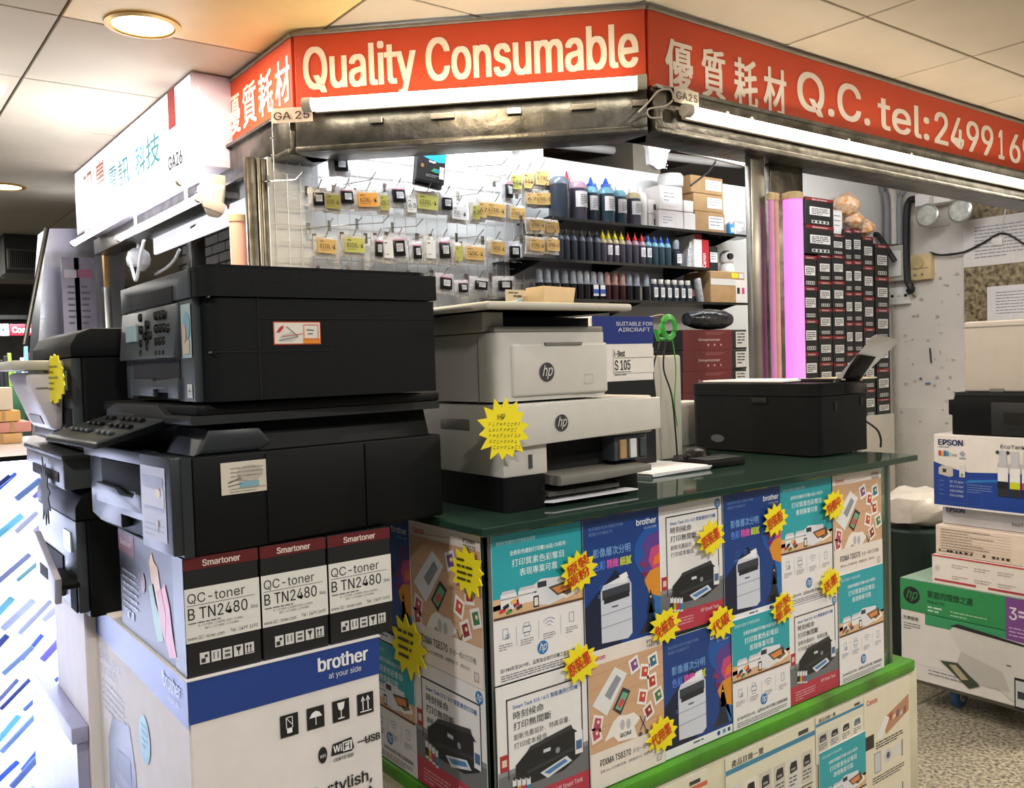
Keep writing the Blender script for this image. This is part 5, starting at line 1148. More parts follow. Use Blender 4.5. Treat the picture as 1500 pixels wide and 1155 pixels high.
def row2(pxs, cap, body, sh, word):
    for i, px in enumerate(pxs):
        x = onshelf(px, zS2, 2.97); tl = (word == 'yellow-capped' and i in (1, 2)) or (word == 'red-capped' and i == 2) or (word == 'blue-capped' and i == 0)
        bottle(x, 2.97, zS2, .0185, .115, cap, .038, body, sh, '%s ink bottle, %s from the left of its colour on the middle shelf' % (word, ORD[i+1]), G2, tl)
row2((820, 829, 840, 852, 863, 874), 'black', 'dark', 'grey', 'black-capped'); row2((883, 891.5, 901, 910.5), 'yellow', 'purple', 'yel', 'yellow-capped')
row2((920, 930, 940), 'red', 'purple', 'pink', 'red-capped'); row2((949, 958.5, 968, 977.5), 'blue', 'teal', 'cyan', 'blue-capped')
G3 = 'domed refill bottles on the lower shelf'
dome = mat('frosted_dome', '#a9b4c2', .25, trans=.3, noise=.1); dome_r = mat('rosy_dome', '#c39a94', .25, trans=.2, noise=.1); dkr = mat('dark_red_ink', '#3a1f22', .2, noise=.1); dkb = mat('black_ink', '#16181c', .2, noise=.1)
RD = {}
for i, px in enumerate((790, 802, 814, 827, 839, 849, 859, 869, 879, 889, 900, 911, 921, 932, 946)):
    rosy = px in (889, 900, 911); blu = px in (869, 879); key = 'r' if rosy else 'b' if blu else 'k'
    x = onshelf(px, zS3, 2.98); lb = '%s refill bottle, %s from the left on the lower shelf' % ({'r': 'rosy-topped', 'b': 'blue-labelled', 'k': 'frosted-topped'}[key], ORD[i+1] if i < 15 else 'last')
    if key in RD: dup(RD[key], (x, 2.98, zS3), 0, lb); continue
    t = thing('refill_bottle', lb, 'ink bottle', (x, 2.98, zS3), 0, G3); RD[key] = t
    part('body', M().lathe([(.017, 0), (.018, .004), (.018, .072)], n=16), dkr if rosy else dkb, t)
    part('frosted_cap', M().lathe([(.018, .072), (.018, .082), (.0155, .084), (.0155, .118), (.012, .128), (.004, .132)], n=16), dome_r if rosy else dome, t)
    if blu:
        k = Ink(-.015, 0); k.rect(0, .02, .03, .05, '#dfe3ea', 1); k.rect(0, .03, .03, .02, '#2356b8', 2); inkpart('label', k, t, 'front', (0, -.0182, 0))
for i, px in enumerate((957.5, 967.5, 977.5, 987.5, 997.5, 1007)):
    x = onshelf(px, zS3, 2.96); lb = 'small white-capped vial, %s from the left on the lower shelf' % ORD[i+1]
    if 'v' in RD: dup(RD['v'], (x, 2.96, zS3), 0, lb); continue
    t = thing('ink_vial', lb, 'ink bottle', (x, 2.96, zS3), 0, 'white-capped vials on the lower shelf'); RD['v'] = t
    part('body', M().lathe([(.0145, 0), (.0155, .003), (.0155, .075), (.011, .086)], n=14), inkm['dark'], t); part('screw_cap', M().lathe([(.0125, .084), (.0135, .086), (.0135, .104), (.0125, .106)], n=14), white_pl, t)
    k = Ink(-.013, 0); k.rect(0, .02, .026, .046, '#d5d5d6', 1); k.fine(.003, .055, .02, 4, .008, .003, '#4a4a50'); inkpart('label', k, t, 'front', (0, -.0157, 0))
# small boxes and gadgets
def sbox(name, px0, px1, py0, py1, z, label, m, col=None, lab=None, Y=2.98, d=.12, txt=None, grp=None, band=None):
    pym = (py0+py1)/2; a, b = at(px0, pym, Y=Y).x, at(px1, pym, Y=Y).x; zt = at((px0+px1)/2, py0, Y=Y).z; zb = z if z is not None else at((px0+px1)/2, py1, Y=Y).z
    w, h = b-a, zt-zb; t = thing(name, label, 'box', (a, Y, zb), 0, grp); part('carton', M().box(0, 0, 0, w, d, h, .003, 1), m, t)
    k = Ink()
    if band: k.rect(0, h*.0, w*band[1], h, band[0], 1)
    if lab: k.rect(w*lab[0], h*lab[1], w*lab[2], h*lab[3], lab[4] if len(lab) > 4 else '#e9eaee', 2); k.fine(w*(lab[0]+.05), h*(lab[1]+lab[3]*.8), w*lab[2]*.8, 3, h*lab[3]*.25, h*.035, '#55585f', L=3, seed=int(px0))
    if txt: k.text(txt[0], w*txt[1], h*txt[2], h*txt[3], txt[4], w=w*txt[5], bold=.03, L=4)
    if k.F: inkpart('printed_front', k, t, 'front', (0, 0, 0))
    return t
z0 = zS1
top_of = lambda px, py, Y=2.98: at(px, py, Y=Y).z
sbox('white_carton', 966, 1001, 309, 330, z0, 'white box with round dark mark, lowest of the white stack', card_w, Y=2.97, lab=(.08, .15, .5, .6))
zA = top_of(983, 309); sbox('white_carton', 967, 1000, 273, 309, zA+.001, 'white box in the middle of the white stack on the upper shelf', card_w, Y=2.97, lab=(.1, .2, .6, .6))
zB_ = top_of(983, 273)+.001; xm = at(983, 260, Y=3.03).x
solo('round_white_tub', M().lathe([(.045, 0), (.062, .01), (.064, .05), (.062, .06), (.055, .07), (.01, .074)], n=24), white_pl, 'rounded white tub on top of the white boxes', 'tub', loc=(xm, 3.035, zB_))
sbox('white_carton', 950, 965, 314, 326, z0, 'small low white box at the left of the white stack', card_w, Y=3.0, d=.08, lab=(.5, .3, .3, .4, '#2b2b30')); sbox('white_carton', 949, 965, 293, 313, top_of(957, 314, 3.0)+.001, 'small white box with camera picture left of the white stack', card_w, Y=3.0, d=.08, lab=(.5, .3, .3, .4, '#2b2b30'))
sbox('white_carton', 1002, 1019, 312, 332, z0, 'white box between white stack and brown cartons, lower', card_w, Y=2.97); sbox('white_carton', 1002, 1016, 294, 311, top_of(1010, 312)+.001, 'white box between white stack and brown cartons, upper', card_w, Y=2.97)
pz_ = z0
for i, (a, b, x0, x1) in enumerate(((311, 335, 1018, 1062), (285, 310, 1016, 1060), (259, 284, 1012, 1059))):
    zt = top_of(1040, a); sbox('brown_carton', x0, x1, a, b, pz_+.0008, 'brown ink carton with white label, %s of the three stacked' % ('lowest', 'middle', 'topmost')[i], card_b, lab=(.44, .22, .5, .6), Y=2.98, grp='brown cartons on the upper shelf'); pz_ = zt
bx = at(1068, 326, Y=2.97).x
t = thing('blue_bottle', 'small blue bottle beside the brown cartons', 'bottle', (bx+.01, 2.97, z0)); part('body', M().box(-.02, -.012, 0, .02, .012, .06, .004), mat('sky_blue', '#2f8fd0', .4, noise=.1), t); part('cap', M().box(-.01, -.008, .06, .01, .008, .072, .002), white_pl, t); k = Ink(-.012, 0); k.rect(0, .015, .024, .025, '#e8e8ea'); inkpart('label', k, t, 'front', (0, -.012, 0))
sbag = M(); sbag.hexa([(0, 0, 0), (.12, 0, 0), (.12, .1, 0), (0, .1, 0), (.02, .01, .09), (.11, .01, .1), (.1, .08, .1), (.01, .08, .09)], .02, 3)
solo('plastic_parcel', sbag, silver, 'crumpled clear plastic parcel at the right end of the upper shelf', 'parcel', loc=(at(1078, 330, Y=3.0).x, 3.01, z0))
z0 = zS2
x = onshelf(990, z0, 2.98)
t = thing('clear_bottle', 'clear squeeze bottle with white label on the middle shelf', 'bottle', (x, 2.98, z0)); part('body', M().lathe([(.02, 0), (.022, .005), (.022, .075), (.012, .09)], n=16), inkm['dark'], t); part('cap', M().lathe([(.016, .09), (.017, .12), (.012, .135)], n=16), dome, t); k = Ink(-.016, .02); k.rect(0, 0, .032, .045, '#e0e1e4'); k.fine(.004, .035, .024, 4, .008, .003, '#4a4a50'); inkpart('label', k, t, 'front', (0, -.0222, 0))
x = onshelf(1008, z0, 2.98)
t = thing('glue_tube', 'leaning clear pouch with nozzle beside the red and white box', 'tube', (x, 2.98, z0), (0, .12, 0)); part('pouch', M().hexa([(-.02, -.01, 0), (.02, -.01, 0), (.02, .01, 0), (-.02, .01, 0), (-.014, -.004, .1), (.018, -.004, .1), (.018, .004, .1), (-.014, .004, .1)], .004), silver, t); part('nozzle', M().lathe([(.008, .1), (.006, .12), (.002, .15)], n=10), white_pl, t)
sbox('red_white_carton', 1017, 1038, 344, 388, z0, 'red and white Canon box on the middle shelf', card_w, Y=2.96, d=.14, band=None, txt=None)
o = [q for q in bpy.data.objects if q.name.startswith('red_white_carton')][-1]
k = Ink(); hh_ = top_of(1027, 344, 2.96)-z0; ww_ = at(1038, 366, Y=2.96).x-at(1017, 366, Y=2.96).x; k.rect(ww_*.52, 0, ww_*.48, hh_, '#b4202c', 2); k.text('Canon', ww_*.76, hh_*.25, ww_*.22, '#f0e8e8', w=hh_*.42, al='c', rot=PI/2, bold=.03, L=4); k.rect(0, hh_*.86, ww_, hh_*.14, '#b4202c', 2); inkpart('printed_front', k, o, 'front', (0, 0, 0))
# stuff standing on the brown lower-shelf box
zq = sbox('brown_carton', 1041, 1091, 398, 447, zS3+.001, 'wide brown and white carton under the webcam', card_b, Y=2.95, d=.18)
zt4 = top_of(1066, 398, 2.95); hq = zt4-zS3-.001; wq = at(1091, 420, Y=2.95).x-at(1041, 420, Y=2.95).x
k = Ink(); k.rect(0, hq*.56, wq*.72, hq*.2, '#cfcdca', 2); k.rect(wq*.72, 0, wq*.28, hq*.75, '#dedcd6', 2); k.rect(wq*.76, hq*.3, wq*.08, hq*.2, '#26262a', 3); k.rect(wq*.90, hq*.3, wq*.08, hq*.2, '#d03a78', 3); k.rect(wq*.6, hq*.8, wq*.2, hq*.16, '#e8d836', 3); k.rect(wq*.82, hq*.8, wq*.14, hq*.16, '#d4d4d6', 3); inkpart('printed_front', k, zq, 'front', (0, 0, 0))
sbox('black_carton', 1039, 1052, 361, 397, zt4+.001, 'small black and green box left of the webcam', card_k, Y=2.97, d=.08, lab=(.1, .35, .8, .4), grp=None)
cx_ = at(1071, 380, Y=3.0)
t = thing('webcam', 'white pan and tilt camera with black lens on the brown carton', 'camera', (cx_.x, 3.03, zt4+.001))
part('base', M().lathe([(.042, 0), (.044, .01), (.038, .035), (.028, .05), (.02, .055)], n=24), white_pl, t)
part('head', M().lathe([(.001, .04), (.02, .044), (.036, .058), (.040, .08), (.034, .104), (.018, .118), (.001, .121)], n=24), white_pl, t)
part('lens', M().cyl((-.012, -.03, .085), (-.014, -.042, .086), .018, .016, 20), black2, t)
# roll of film next to the vials
t = thing('plastic_roll', 'leaning roll of clear film between the vials and the brown carton', 'roll', (at(1026, 445, Y=2.97).x, 2.97, zS3), (0, -.2, 0)); part('roll', M().lathe([(.018, 0), (.02, .004), (.02, .12), (.017, .124)], n=16), silver, t)
sbox('dark_carton', 1012, 1020, 412, 446, zS3, 'thin dark striped box beside the vials', card_k, Y=2.98, d=.06, lab=(.2, .3, .6, .3, '#8a5a5a'))
# black plastic bag and red cartons below, on the floor cabinet
g = M(); g.box(at(930, 560, Y=2.9).x, 2.62, 0, 4.1, 3.14, at(1040, 603, Y=2.70).z-.001, .005)
solo('back_cabinet', g, mat('dark_cabinet', '#2b2a29', .5, noise=.2), 'low dark cabinet beneath the bottle shelves', 'cabinet')
zc_ = at(1040, 588, Y=2.62).z-.018
def redcarton(i, y0, y1):
    Y = 2.70; a = at(1000, (y0+y1)/2, Y=Y).x; b = at(1072, (y0+y1)/2, Y=Y).x; e = at(1094, (y0+y1)/2, Y=Y).x
    zt, zb = at(1040, y0, Y=Y).z, at(1040, y1, Y=Y).z
    t = thing('toner_carton', 'dark red toner carton, %s of the stack left of the steel post' % ('topmost', 'second', 'third', 'lowest')[i], 'box', (a, Y, zb), 0, 'dark red toner cartons left of the post')
    w = e-a; h = zt-zb-.001; part('carton', M().box(0, 0, 0, w, .2, h, .003, 1), card_k, t); k = Ink(); u = b-a
    k.rect(0, 0, u, h, '#6b1d22', 1); k.text('Smartoner', u*.3, h*.45, h*.12, '#d8c4c4', w=u*.45, bold=.03); k.fine(u*.45, h*.85, u*.4, 2, h*.08, h*.03, '#a8686c', L=3)
    for q_ in range(3): k.ell(u*(.5+q_*.13), h*.25, h*.06, h*.06, '#c9a8a8', 3)
    k.rect(u+(w-u)*.25, h*.1, (w-u)*.7, h*.8, '#d9d9d9', 2); k.fine(u+(w-u)*.35, h*.75, (w-u)*.5, 4, h*.15, h*.06, '#3a3a3e', L=3); inkpart('printed_front', k, t, 'front', (0, 0, 0)); return t
for i, (a, b) in enumerate(((483, 513), (513, 543), (543, 573), (573, 603))): redcarton(i, a, b)
sbx = at(1052, 470, Y=2.7); g = M(); g.lathe([(.001, -.16), (.03, -.15), (.045, -.08), (.05, 0), (.045, .1), (.03, .15), (.001, .17)], n=18, mtx=Matrix.Rotation(PI/2, 4, 'Y'))
zt5 = at(1040, 483, Y=2.70).z
solo('black_bag', g, mat('black_shiny_bag', '#23272d', .15, noise=.2, bump=1, bscale=30), 'glossy black plastic bag lying on the red cartons', 'bag', loc=(sbx.x, 2.76, zt5+.050))
cable('lamp_cable', 'short black cable dangling above the brown cartons', [Vector((at(1050, 228, Y=2.9).x, 2.9, 2.44)), at(1050, 228, Y=2.9), at(1042, 246, Y=2.9), at(1030, 258, Y=2.9), at(1012, 272, Y=2.9)], .005, cord)
# lace bag under the lintel
t = thing('mesh_bag', 'white perforated plastic bag hanging below the right corner of the lintel', 'bag', at(960, 222, Y=2.6), .2)
t.scale = (1.2, 1, 1.05); t.location.z -= .0
g = M(); P3 = [(-.10, .06), (-.03, .05), (.02, .055), (.10, .03), (.07, -.0), (.05, -.06), (.0, -.075), (-.05, -.06), (-.055, .0)]; g.prism(P3, 'y', -.012, .012, .006); part('string', M().tube([(0, 0, .05), (0, 0, .26)], .0015, 6), cord, t); part('bag', g, mat('white_sheer', '#e6e8ec', .4, noise=.1, bump=.8, bscale=70), t); k = Ink()
for i in range(9):
    for j in range(6): k.ell(-.05+i*.013+(j % 2)*.006, -.06+j*.013, .0035, .0035, '#b4bac2', 1, 8)
inkpart('holes', k, t, 'front', (0, -.012, 0))

# ================================================================== TONER WALL
YT = 3.0
cols = [(1177, 1198, 'short'), (1199, 1219, ''), (1220, 1238, ''), (1238.5, 1250, ''), (1250.5, 1264, ''), (1265, 1281, ''), (1283, 1303, '')]
tops = [[290, 332, 374, 424, 470, 518, 566, 614], [373.5, 412, 452, 492, 531, 572, 612], [344, 374, 412, 452, 492, 532, 572, 612], [336, 382, 428, 472, 516, 562, 608], [336, 382, 428, 472, 516, 562, 608], [347, 390, 435, 480, 525, 570, 612], [358, 406, 452, 498, 540, 584, 612]]
for ci, ((a, b, _), tp) in enumerate(zip(cols, tops)):
    if ci == 0: tp = [332+42.5, 374+46, 420+48, 468+48, 516+48, 612]
    x0, x1 = at(a, 450, Y=YT).x, at(b, 450, Y=YT).x; zs = [at((a+b)/2, y, Y=YT).z for y in tp]
    for i in range(len(tp)-1):
        toner(x0, YT, zs[i+1]+.001, x1-x0-.003, .14, zs[i]-zs[i+1]-.002, 'toner box, %s from the top in the %s column of the toner wall' % (ORD[i+1], ORD[ci+1]), 'toner boxes stacked at the right')
x0 = at(1178, 330, Y=YT).x; x1 = at(1219, 330, Y=YT).x
for i, (a, b) in enumerate(((291, 331), (331, 373))):
    zt = at(1199, a, Y=YT).z; zb = at(1199, b, Y=YT).z; toner(x0, YT-.01, zb+.001, x1-x0, .15, zt-zb-.002, 'large dark toner box at the top left of the toner wall, '+('upper', 'lower')[i], 'toner boxes stacked at the right')
g = M(); zz = at(1240, 613, Y=YT).z; g.box(at(1177, 613, Y=YT).x, 2.98, 0, min(at(1306, 613, Y=YT).x, 5.47), 3.148, zz, .004)
solo('low_cabinet', g, greige, 'pale low cabinet carrying the wall of toner boxes', 'cabinet')
sbox('white_carton', 1219, 1234, 308, 343, None, 'plain white box with a list between the toner boxes and the orange bags', card_w, Y=3.02, d=.1, lab=(.1, .1, .8, .8))
orb = mat('orange_in_bag', '#e0963c', .4, noise=.4, nscale=40, col2='#efe2d2', bump=.6, bscale=40)
for i, (px, py, s) in enumerate(((1240, 300, .075), (1250, 322, .06), (1268, 334, .055))):
    c = at(px, py, Y=3.05); solo('orange_snack_bag', M().lathe([(.3*s, -.9*s), (s, -.4*s), (1.1*s, .1*s), (.6*s, .7*s), (.2*s, 1.0*s)], n=14, mtx=Matrix.Rotation(.4-i*.3, 4, 'Y')), orb, 'clear bag with orange contents on the toner wall, %s one' % ('upper', 'middle', 'right lower')[i], 'bag', 'orange bags on the toner wall', loc=(c.x, c.y, c.z))

# ================================================================== RIGHT WALL, at X = 5.5
XW = 5.5
def wallp(px, py, off=.0): return at(px, py, X=XW-off)
def wrect(px0, px1, py0, py1, off=0):
    a, b = wallp(px0, (py0+py1)/2, off), wallp(px1, (py0+py1)/2, off); return a.y, b.y, wallp((px0+px1)/2, py1, off).z, wallp((px0+px1)/2, py0, off).z
def onwall(name, label, cat, px0, px1, py0, py1, d, m, bev=.004, group=None):
    y0, y1, z0_, z1_ = wrect(px0, px1, py0, py1, d); t = thing(name, label, cat, (XW, y0, z0_), -PI/2, group)
    w, h = y0-y1, z1_-z0_; part('plate', M().box(0, -d, 0, w, 0, h, bev), m, t); return t, w, h
y0, y1, z0_, z1_ = wrect(1413, 1700, 250, 478)
g = M(); g.box(XW-.015, 1.0, z0_, XW, y0, z1_, .003); struct('trim_12', g, granite)
g = M(); yy = wallp(1308, 500).y
g.box(XW-.012, yy-.02, 0, XW, yy, 2.3, .002); struct('trim_13', g, mat('wall_edge_strip', '#b3aea6', .6, noise=.2))
g = M(); z_ = wallp(1360, 598).z; g.box(XW-.006, wallp(1413, 598).y, 0.0, XW, yy-.02, z_, .002); struct('trim_14', g, mat('lower_wall_board', '#cdc9c2', .6, noise=.12, nscale=5, bump=.3))
t, w, h = onwall('junction_box', 'beige square junction box with round dial on the right wall', 'electrical box', 1333, 1363, 372, 410, .05, mat('aged_beige', '#cdb98c', .5, noise=.1)); part('dial', M().cyl((w*.4, -.05, h*.66), (w*.4, -.062, h*.66), .04, .036, 20), mat('aged_beige2', '#bba678', .5, noise=.1), t); part('cover_seam', M().box(0, -.0508, h*.42, w*.9, -.05, h*.45), midgrey, t); part('screw', M().cyl((w*.25, -.05, h*.2), (w*.25, -.054, h*.2), .008, n=8), midgrey, t); part('screw', M().cyl((w*.6, -.05, h*.2), (w*.6, -.054, h*.2), .008, n=8), midgrey, t)
t, w, h = onwall('switch_box', 'white blank wall box with two screws under the beige one', 'electrical box', 1303, 1331, 421, 446, .04, white_pl)
for u in (.15, .85): part('screw', M().cyl((w*u, -.04, h*.5), (w*u, -.043, h*.5), .01, n=8), cavity, t)
part('rocker', M().box(w*.4, -.043, h*.44, w*.6, -.04, h*.54, .001, 1), greige, t)
t, w, h = onwall('fuse_box', 'grey-white lidded fuse box at the top right of the toner wall', 'electrical box', 1293, 1325, 360, 412, .06, greige); part('lid', M().box(w*.12, -.075, h*.12, w*.88, -.06, h*.85, .006), white_pl, t)
cable('black_strap', 'dark rod leaning across the grey fuse box', [wallp(1280, 345, .12), wallp(1287, 346, .12), wallp(1311, 383, .12)], .016, cord)
gc = mat('grey_conduit', '#8b8e93', .5, noise=.1); wc = mat('white_conduit', '#c9c6c0', .5, noise=.1)
for i, (pts, m_, r) in enumerate((([(1240, 282), (1258, 288), (1267, 300), (1272, 318)], wc, .02), ([(1275, 272), (1292, 278), (1299, 300), (1299, 358)], gc, .02), ([(1300, 266), (1309, 290), (1310, 358)], wc, .022), ([(1325, 278), (1318, 295), (1318, 358)], gc, .018))):
    o_ = cable('conduit', '%s conduit, %s from the left on the right wall' % ('white' if m_ is wc else 'grey', ORD[i+1]), [wallp(a, b, .05) for a, b in pts], r, m_); o_['category'] = 'pipe'
cable('thick_cable', 'thick black cable looping down to the white wall box', [wallp(a, b, .06) for a, b in ((1343, 292), (1333, 294), (1329, 310), (1328, 360), (1329, 400), (1331, 415), (1336, 424), (1330, 428))], .022, cord)
cable('thin_cable', 'thin black wire sagging from the dial box to the small adapter', [wallp(a, b, .03) for a, b in ((1362, 370), (1380, 374), (1410, 370), (1440, 356), (1462, 343), (1478, 344), (1500, 358))], .006, cord)
# emergency light
t, w, h = onwall('emergency_light', 'emergency light with two round lamps high on the right wall', 'light', 1340, 1392, 281, 299, .12, mat('lit_white_case', '#e9e9e8', .4, noise=.03))
for i, (px, py) in enumerate(((1359, 316), (1407, 309))):
    c = wallp(px, py, .18); L = Vector((-(c.y-t.location.y), c.x-XW, c.z-t.location.z))
    part('lamp_head', M().lathe([(.001, -.05), (.04, -.045), (.068, -.01), (.072, 0), (.072, .008), (.062, .012)], n=24, mtx=Matrix.Translation(L) @ Matrix.Rotation(PI/2, 4, 'X')), mat('lamp_rim', '#9fa19c', .25, .6, noise=.1), t)
    part('lens', M().lathe([(.001, .012), (.03, .016), (.06, .012)], n=24, mtx=Matrix.Translation(L) @ Matrix.Rotation(PI/2, 4, 'X')), mat('lamp_glass', '#c9cec8', .08, .4, noise=.3, nscale=30, bump=.5), t)
    part('stalk', M().tube([L+Vector((0, .03, .05)), L+Vector((0, .05, .12))], .008, 8), wc, t)
t, w, h = onwall('power_adapter', 'small white adapter hanging on the thin wire', 'adapter', 1452, 1468, 348, 360, .03, white_pl); part('antenna', M().tube([(w*.7, -.02, h), (w*1.3, -.02, h+.16)], .005, 6), white_pl, t)
def sheet_on_wall(name, label, px0, px1, py0, py1, col, rows, sd):
    t, w, h = onwall(name, label, 'notice', px0, px1, py0, py1, .018, mat('notice_'+col[1:], col, .6, noise=.05), .0)
    k = Ink(); k.fine(w*.12, h*.8, w*.7, rows, h*.7/rows, h*.022, '#8a8c94', seed=sd); inkpart('print', k, t, 'front', (0, -.018, 0)); return t
sheet_on_wall('paper_notice', 'white notice with small print below the granite top', 1446, 1560, 416, 467, '#d6d6da', 8, 2)
sheet_on_wall('paper_notice', 'faded white sheet taped across the granite on the right wall', 1411, 1560, 313, 385, '#dad7d6', 10, 4)
sheet_on_wall('paper_notice', 'blank pale sheet taped beside the conduit on the right wall', 1354, 1411, 322, 372, '#cfccc8', 1, 6)
mk = Ink(); yy0 = wallp(1310, 450).y; R = random.Random(2)
for i in range(60):
    px, py = R.uniform(1318, 1405), R.uniform(400, 700); p = wallp(px, py); mk.ell(yy0-p.y, p.z, R.uniform(.004, .014), R.uniform(.003, .010), R.choice(['#b3ada2', '#bdb8ae', '#a8a397']), 1, 7)
for (a, b, c, d, col) in ((1363, 510, 1365, 532, '#4a4e58'), (1356, 562, 1364, 562, '#5f7f9a'), (1336, 430, 1342, 436, '#8b8578')):
    p, q_ = wallp(a, b), wallp(c, d); mk.line(yy0-p.y, p.z, yy0-q_.y, q_.z, .012, col)
o = link('wall_marks', mk.mesh((XW-.006, yy0, 0), (0, -1, 0), (-1, 0, 0)), bpy.data.objects['wall_right'])

# ================================================================== TROLLEY STACK, at the right
XT = 2.996
def tY(px, py, dx=0): return at(px, py, X=XT+dx)
yL = 1.675
t = thing('platform_trolley', 'low grey trolley with blue rubber wheels under the printer boxes', 'trolley', (XT+.05, yL-.02, 0), -PI/2)
part('platform', M().box(.0, .0, .075, .60, .48, .098, .006), mat('trolley_deck', '#8d8a86', .5, noise=.2), t)
part('bumper', M().box(-.006, -.012, .072, .606, .0, .09, .004), midgrey, t)
for x, y in ((.13, .06), (.13, .40), (.45, .06), (.45, .40)):
    c = part('wheel', M().lathe([(.02, -.014), (.038, -.014), (.042, -.008), (.042, .008), (.038, .014), (.02, .014)], n=24, mtx=Matrix.Translation((x, y, .042)) @ Matrix.Rotation(PI/2, 4, 'Y')), mat('blue_rubber', '#2f5b86', .5, noise=.15), t)
    part('hub', M().cyl((-.018+x, y, .042), (.018+x, y, .042), .020, n=16), greige, t); part('fork', M().box(x-.024, y-.012, .04, x-.018, y+.012, .078), steel, t); part('fork', M().box(x+.018, y-.012, .04, x+.024, y+.012, .078), steel, t)
def tcarton(name, label, y0, w, d, z0, h, m=card_w, dx=0, grp=None): return carton(name, label, 'box', (XT+dx, y0, z0), -PI/2, w, d, h, m, grp, .003)
z_b = .0985; zh = tY(1316, 846).z
t = tcarton('printer_carton', 'large green and white hp printer box on the trolley', yL, .50, .36, z_b, zh-z_b); H_ = zh-z_b
k = Ink(); GR = '#2f8f57'; k.rect(0, H_-.112, .50, .112, GR, 1); k.rect(.36, H_-.150, .14, .150, '#7c4a94', 2); k.rect(.09, H_-.15, .27, .04, '#3a9a68', 1)
hp_logo(k, .042, H_-.055, .030, '#15171a', '#2f8f57'); k.text('家庭的理想之選', .10, H_-.052, .024, '#173c28', w=.155, bold=.015); k.text('DeskJet 2700', .10, H_-.07, .009, '#173c28', w=.06)
k.fine(.10, H_-.088, .05, 2, .012, .006, '#bfe0cc', L=3); k.fine(.18, H_-.088, .12, 2, .012, .003, '#bfe0cc', L=3)
k.text('3', .372, H_-.07, .04, '#e8dcf0', w=.022, bold=.02); k.fine(.40, H_-.045, .08, 2, .014, .008, '#e0cfe8', L=4); k.fine(.37, H_-.10, .12, 3, .012, .004, '#cdb4d8', L=4)
k.text('方便易用', .01, H_-.145, .013, '#2f3338', w=.055, bold=.02); k.fine(.012, H_-.16, .06, 3, .009, .003, '#6a6d74')
k.set(-.09, -.03, 1.22)
k.poly([(.215, .19), (.235, .21), (.43, .20), (.47, .12), (.44, .04), (.38, .04), (.25, .14)], '#d9d7d4', 3); k.poly([(.22, .205), (.24, .215), (.44, .195), (.47, .12), (.465, .13), (.43, .19)], '#26282c', 4); k.poly([(.25, .14), (.235, .10), (.30, .06), (.38, .06), (.36, .11)], '#c3c1be', 4)
k.poly([(.19, .10), (.24, .105), (.30, .055), (.27, .04)], '#3f4a3a', 5); k.poly([(.215, .095), (.235, .098), (.27, .065), (.25, .06)], '#b5a78c', 6); k.rect(.39, .02, .035, .085, '#1e2024', 5); k.rect(.393, .028, .029, .07, '#c9cdd2', 6); k.rect(.398, .05, .018, .02, '#3a3d44', 7); k.rect(.37, .13, .012, .004, '#6a6a70', 5); k.set()
k.fine(.10, .045, .2, 2, .012, .004, '#8a8c92'); k.fine(.02, .03, .05, 1, .01, .006, '#8a8c92'); k.line(.0, .058, .30, .058, .0008, '#9a9aa0')
inkpart('printed_front', k, t, 'front', (0, 0, 0))
k = Ink(); k.rect(0, 0, .50, .36, '#9fbfae', 1); inkpart('printed_top', k, t, 'top', (0, 0, H_))
zr0 = zh+.001; yR = tY(1364, 830).y; zr = tY(1364, 812).z
t = tcarton('printer_carton', 'flat white box with red edges on top of the green one', yR, .46, .34, zr0, zr-zr0, dx=.004); H_ = zr-zr0
k = Ink(); k.rect(0, H_-.005, .46, .005, '#c03a44', 2); k.rect(.01, .012, .14, .007, '#b23844', 2); k.rect(.19, .012, .25, .007, '#b23844', 2); k.ell(.02, H_*.55, .008, .01, '#c9c9cc', 2)
for j in range(3):
    for i in range(2): k.fine(.07+j*.075, H_*(.72-i*.38), .055, 2, .008, .0025, '#b0a4a6', seed=i*3+j)
inkpart('printed_front', k, t, 'front', (0, 0, 0))
zc0 = zr+.001; yC = tY(1372, 790, .02).y; zc1 = tY(1372, 768, .02).z
t = tcarton('printer_carton', 'cream box with rows of small print, between red-edged and blue boxes', yC, .45, .34, zc0, zc1-zc0, mat('cream_carton', '#e3d3c6', .65, noise=.05, bump=.1), dx=.012); H_ = zc1-zc0
k = Ink()
for i in range(9): k.line(.015, H_*.85-i*.0095, .25, H_*.85-i*.0095, .0007, '#a89c92'); k.fine(.02, H_*.87-i*.0095, .2, 1, .01, .0022, '#8a8078', seed=i)
for i, x in enumerate((.012, .04, .05, .07, .083, .10, .12, .16, .19, .205, .22, .235)): k.rect(x, .012, .006+(i % 3)*.002, .008, '#33302e', 2)
inkpart('printed_front', k, t, 'front', (0, 0, 0))
ze0 = zc1+.001; ze1 = tY(1377, 740, .03).z; yE = tY(1377, 752, .03).y
t = tcarton('printer_carton', 'lower EPSON box, mostly hidden, white and grey', yE, .43, .30, ze0, ze1-ze0, mat('grey_carton', '#c6c6cf', .6, noise=.05), dx=.045); H_ = ze1-ze0
k = Ink(); k.text('EPSON', .016, H_-.022, .015, '#232c66', w=.062, bold=.055); k.fine(.016, H_-.028, .06, 1, .01, .002, '#8a8aa0'); k.text('EcoTank', .232, H_-.045, .010, '#33353c', w=.06, bold=.01); inkpart('printed_front', k, t, 'front', (0, 0, 0))
zf0 = ze1+.001; zf1 = tY(1368, 636).z; yF = tY(1368, 690).y
t = tcarton('printer_carton', 'upper EPSON box with blue wave and ink bottles printed', yF, .46, .34, zf0, zf1-zf0); H_ = zf1-zf0
k = Ink(); s = .00236; BLU = '#1c3f96'
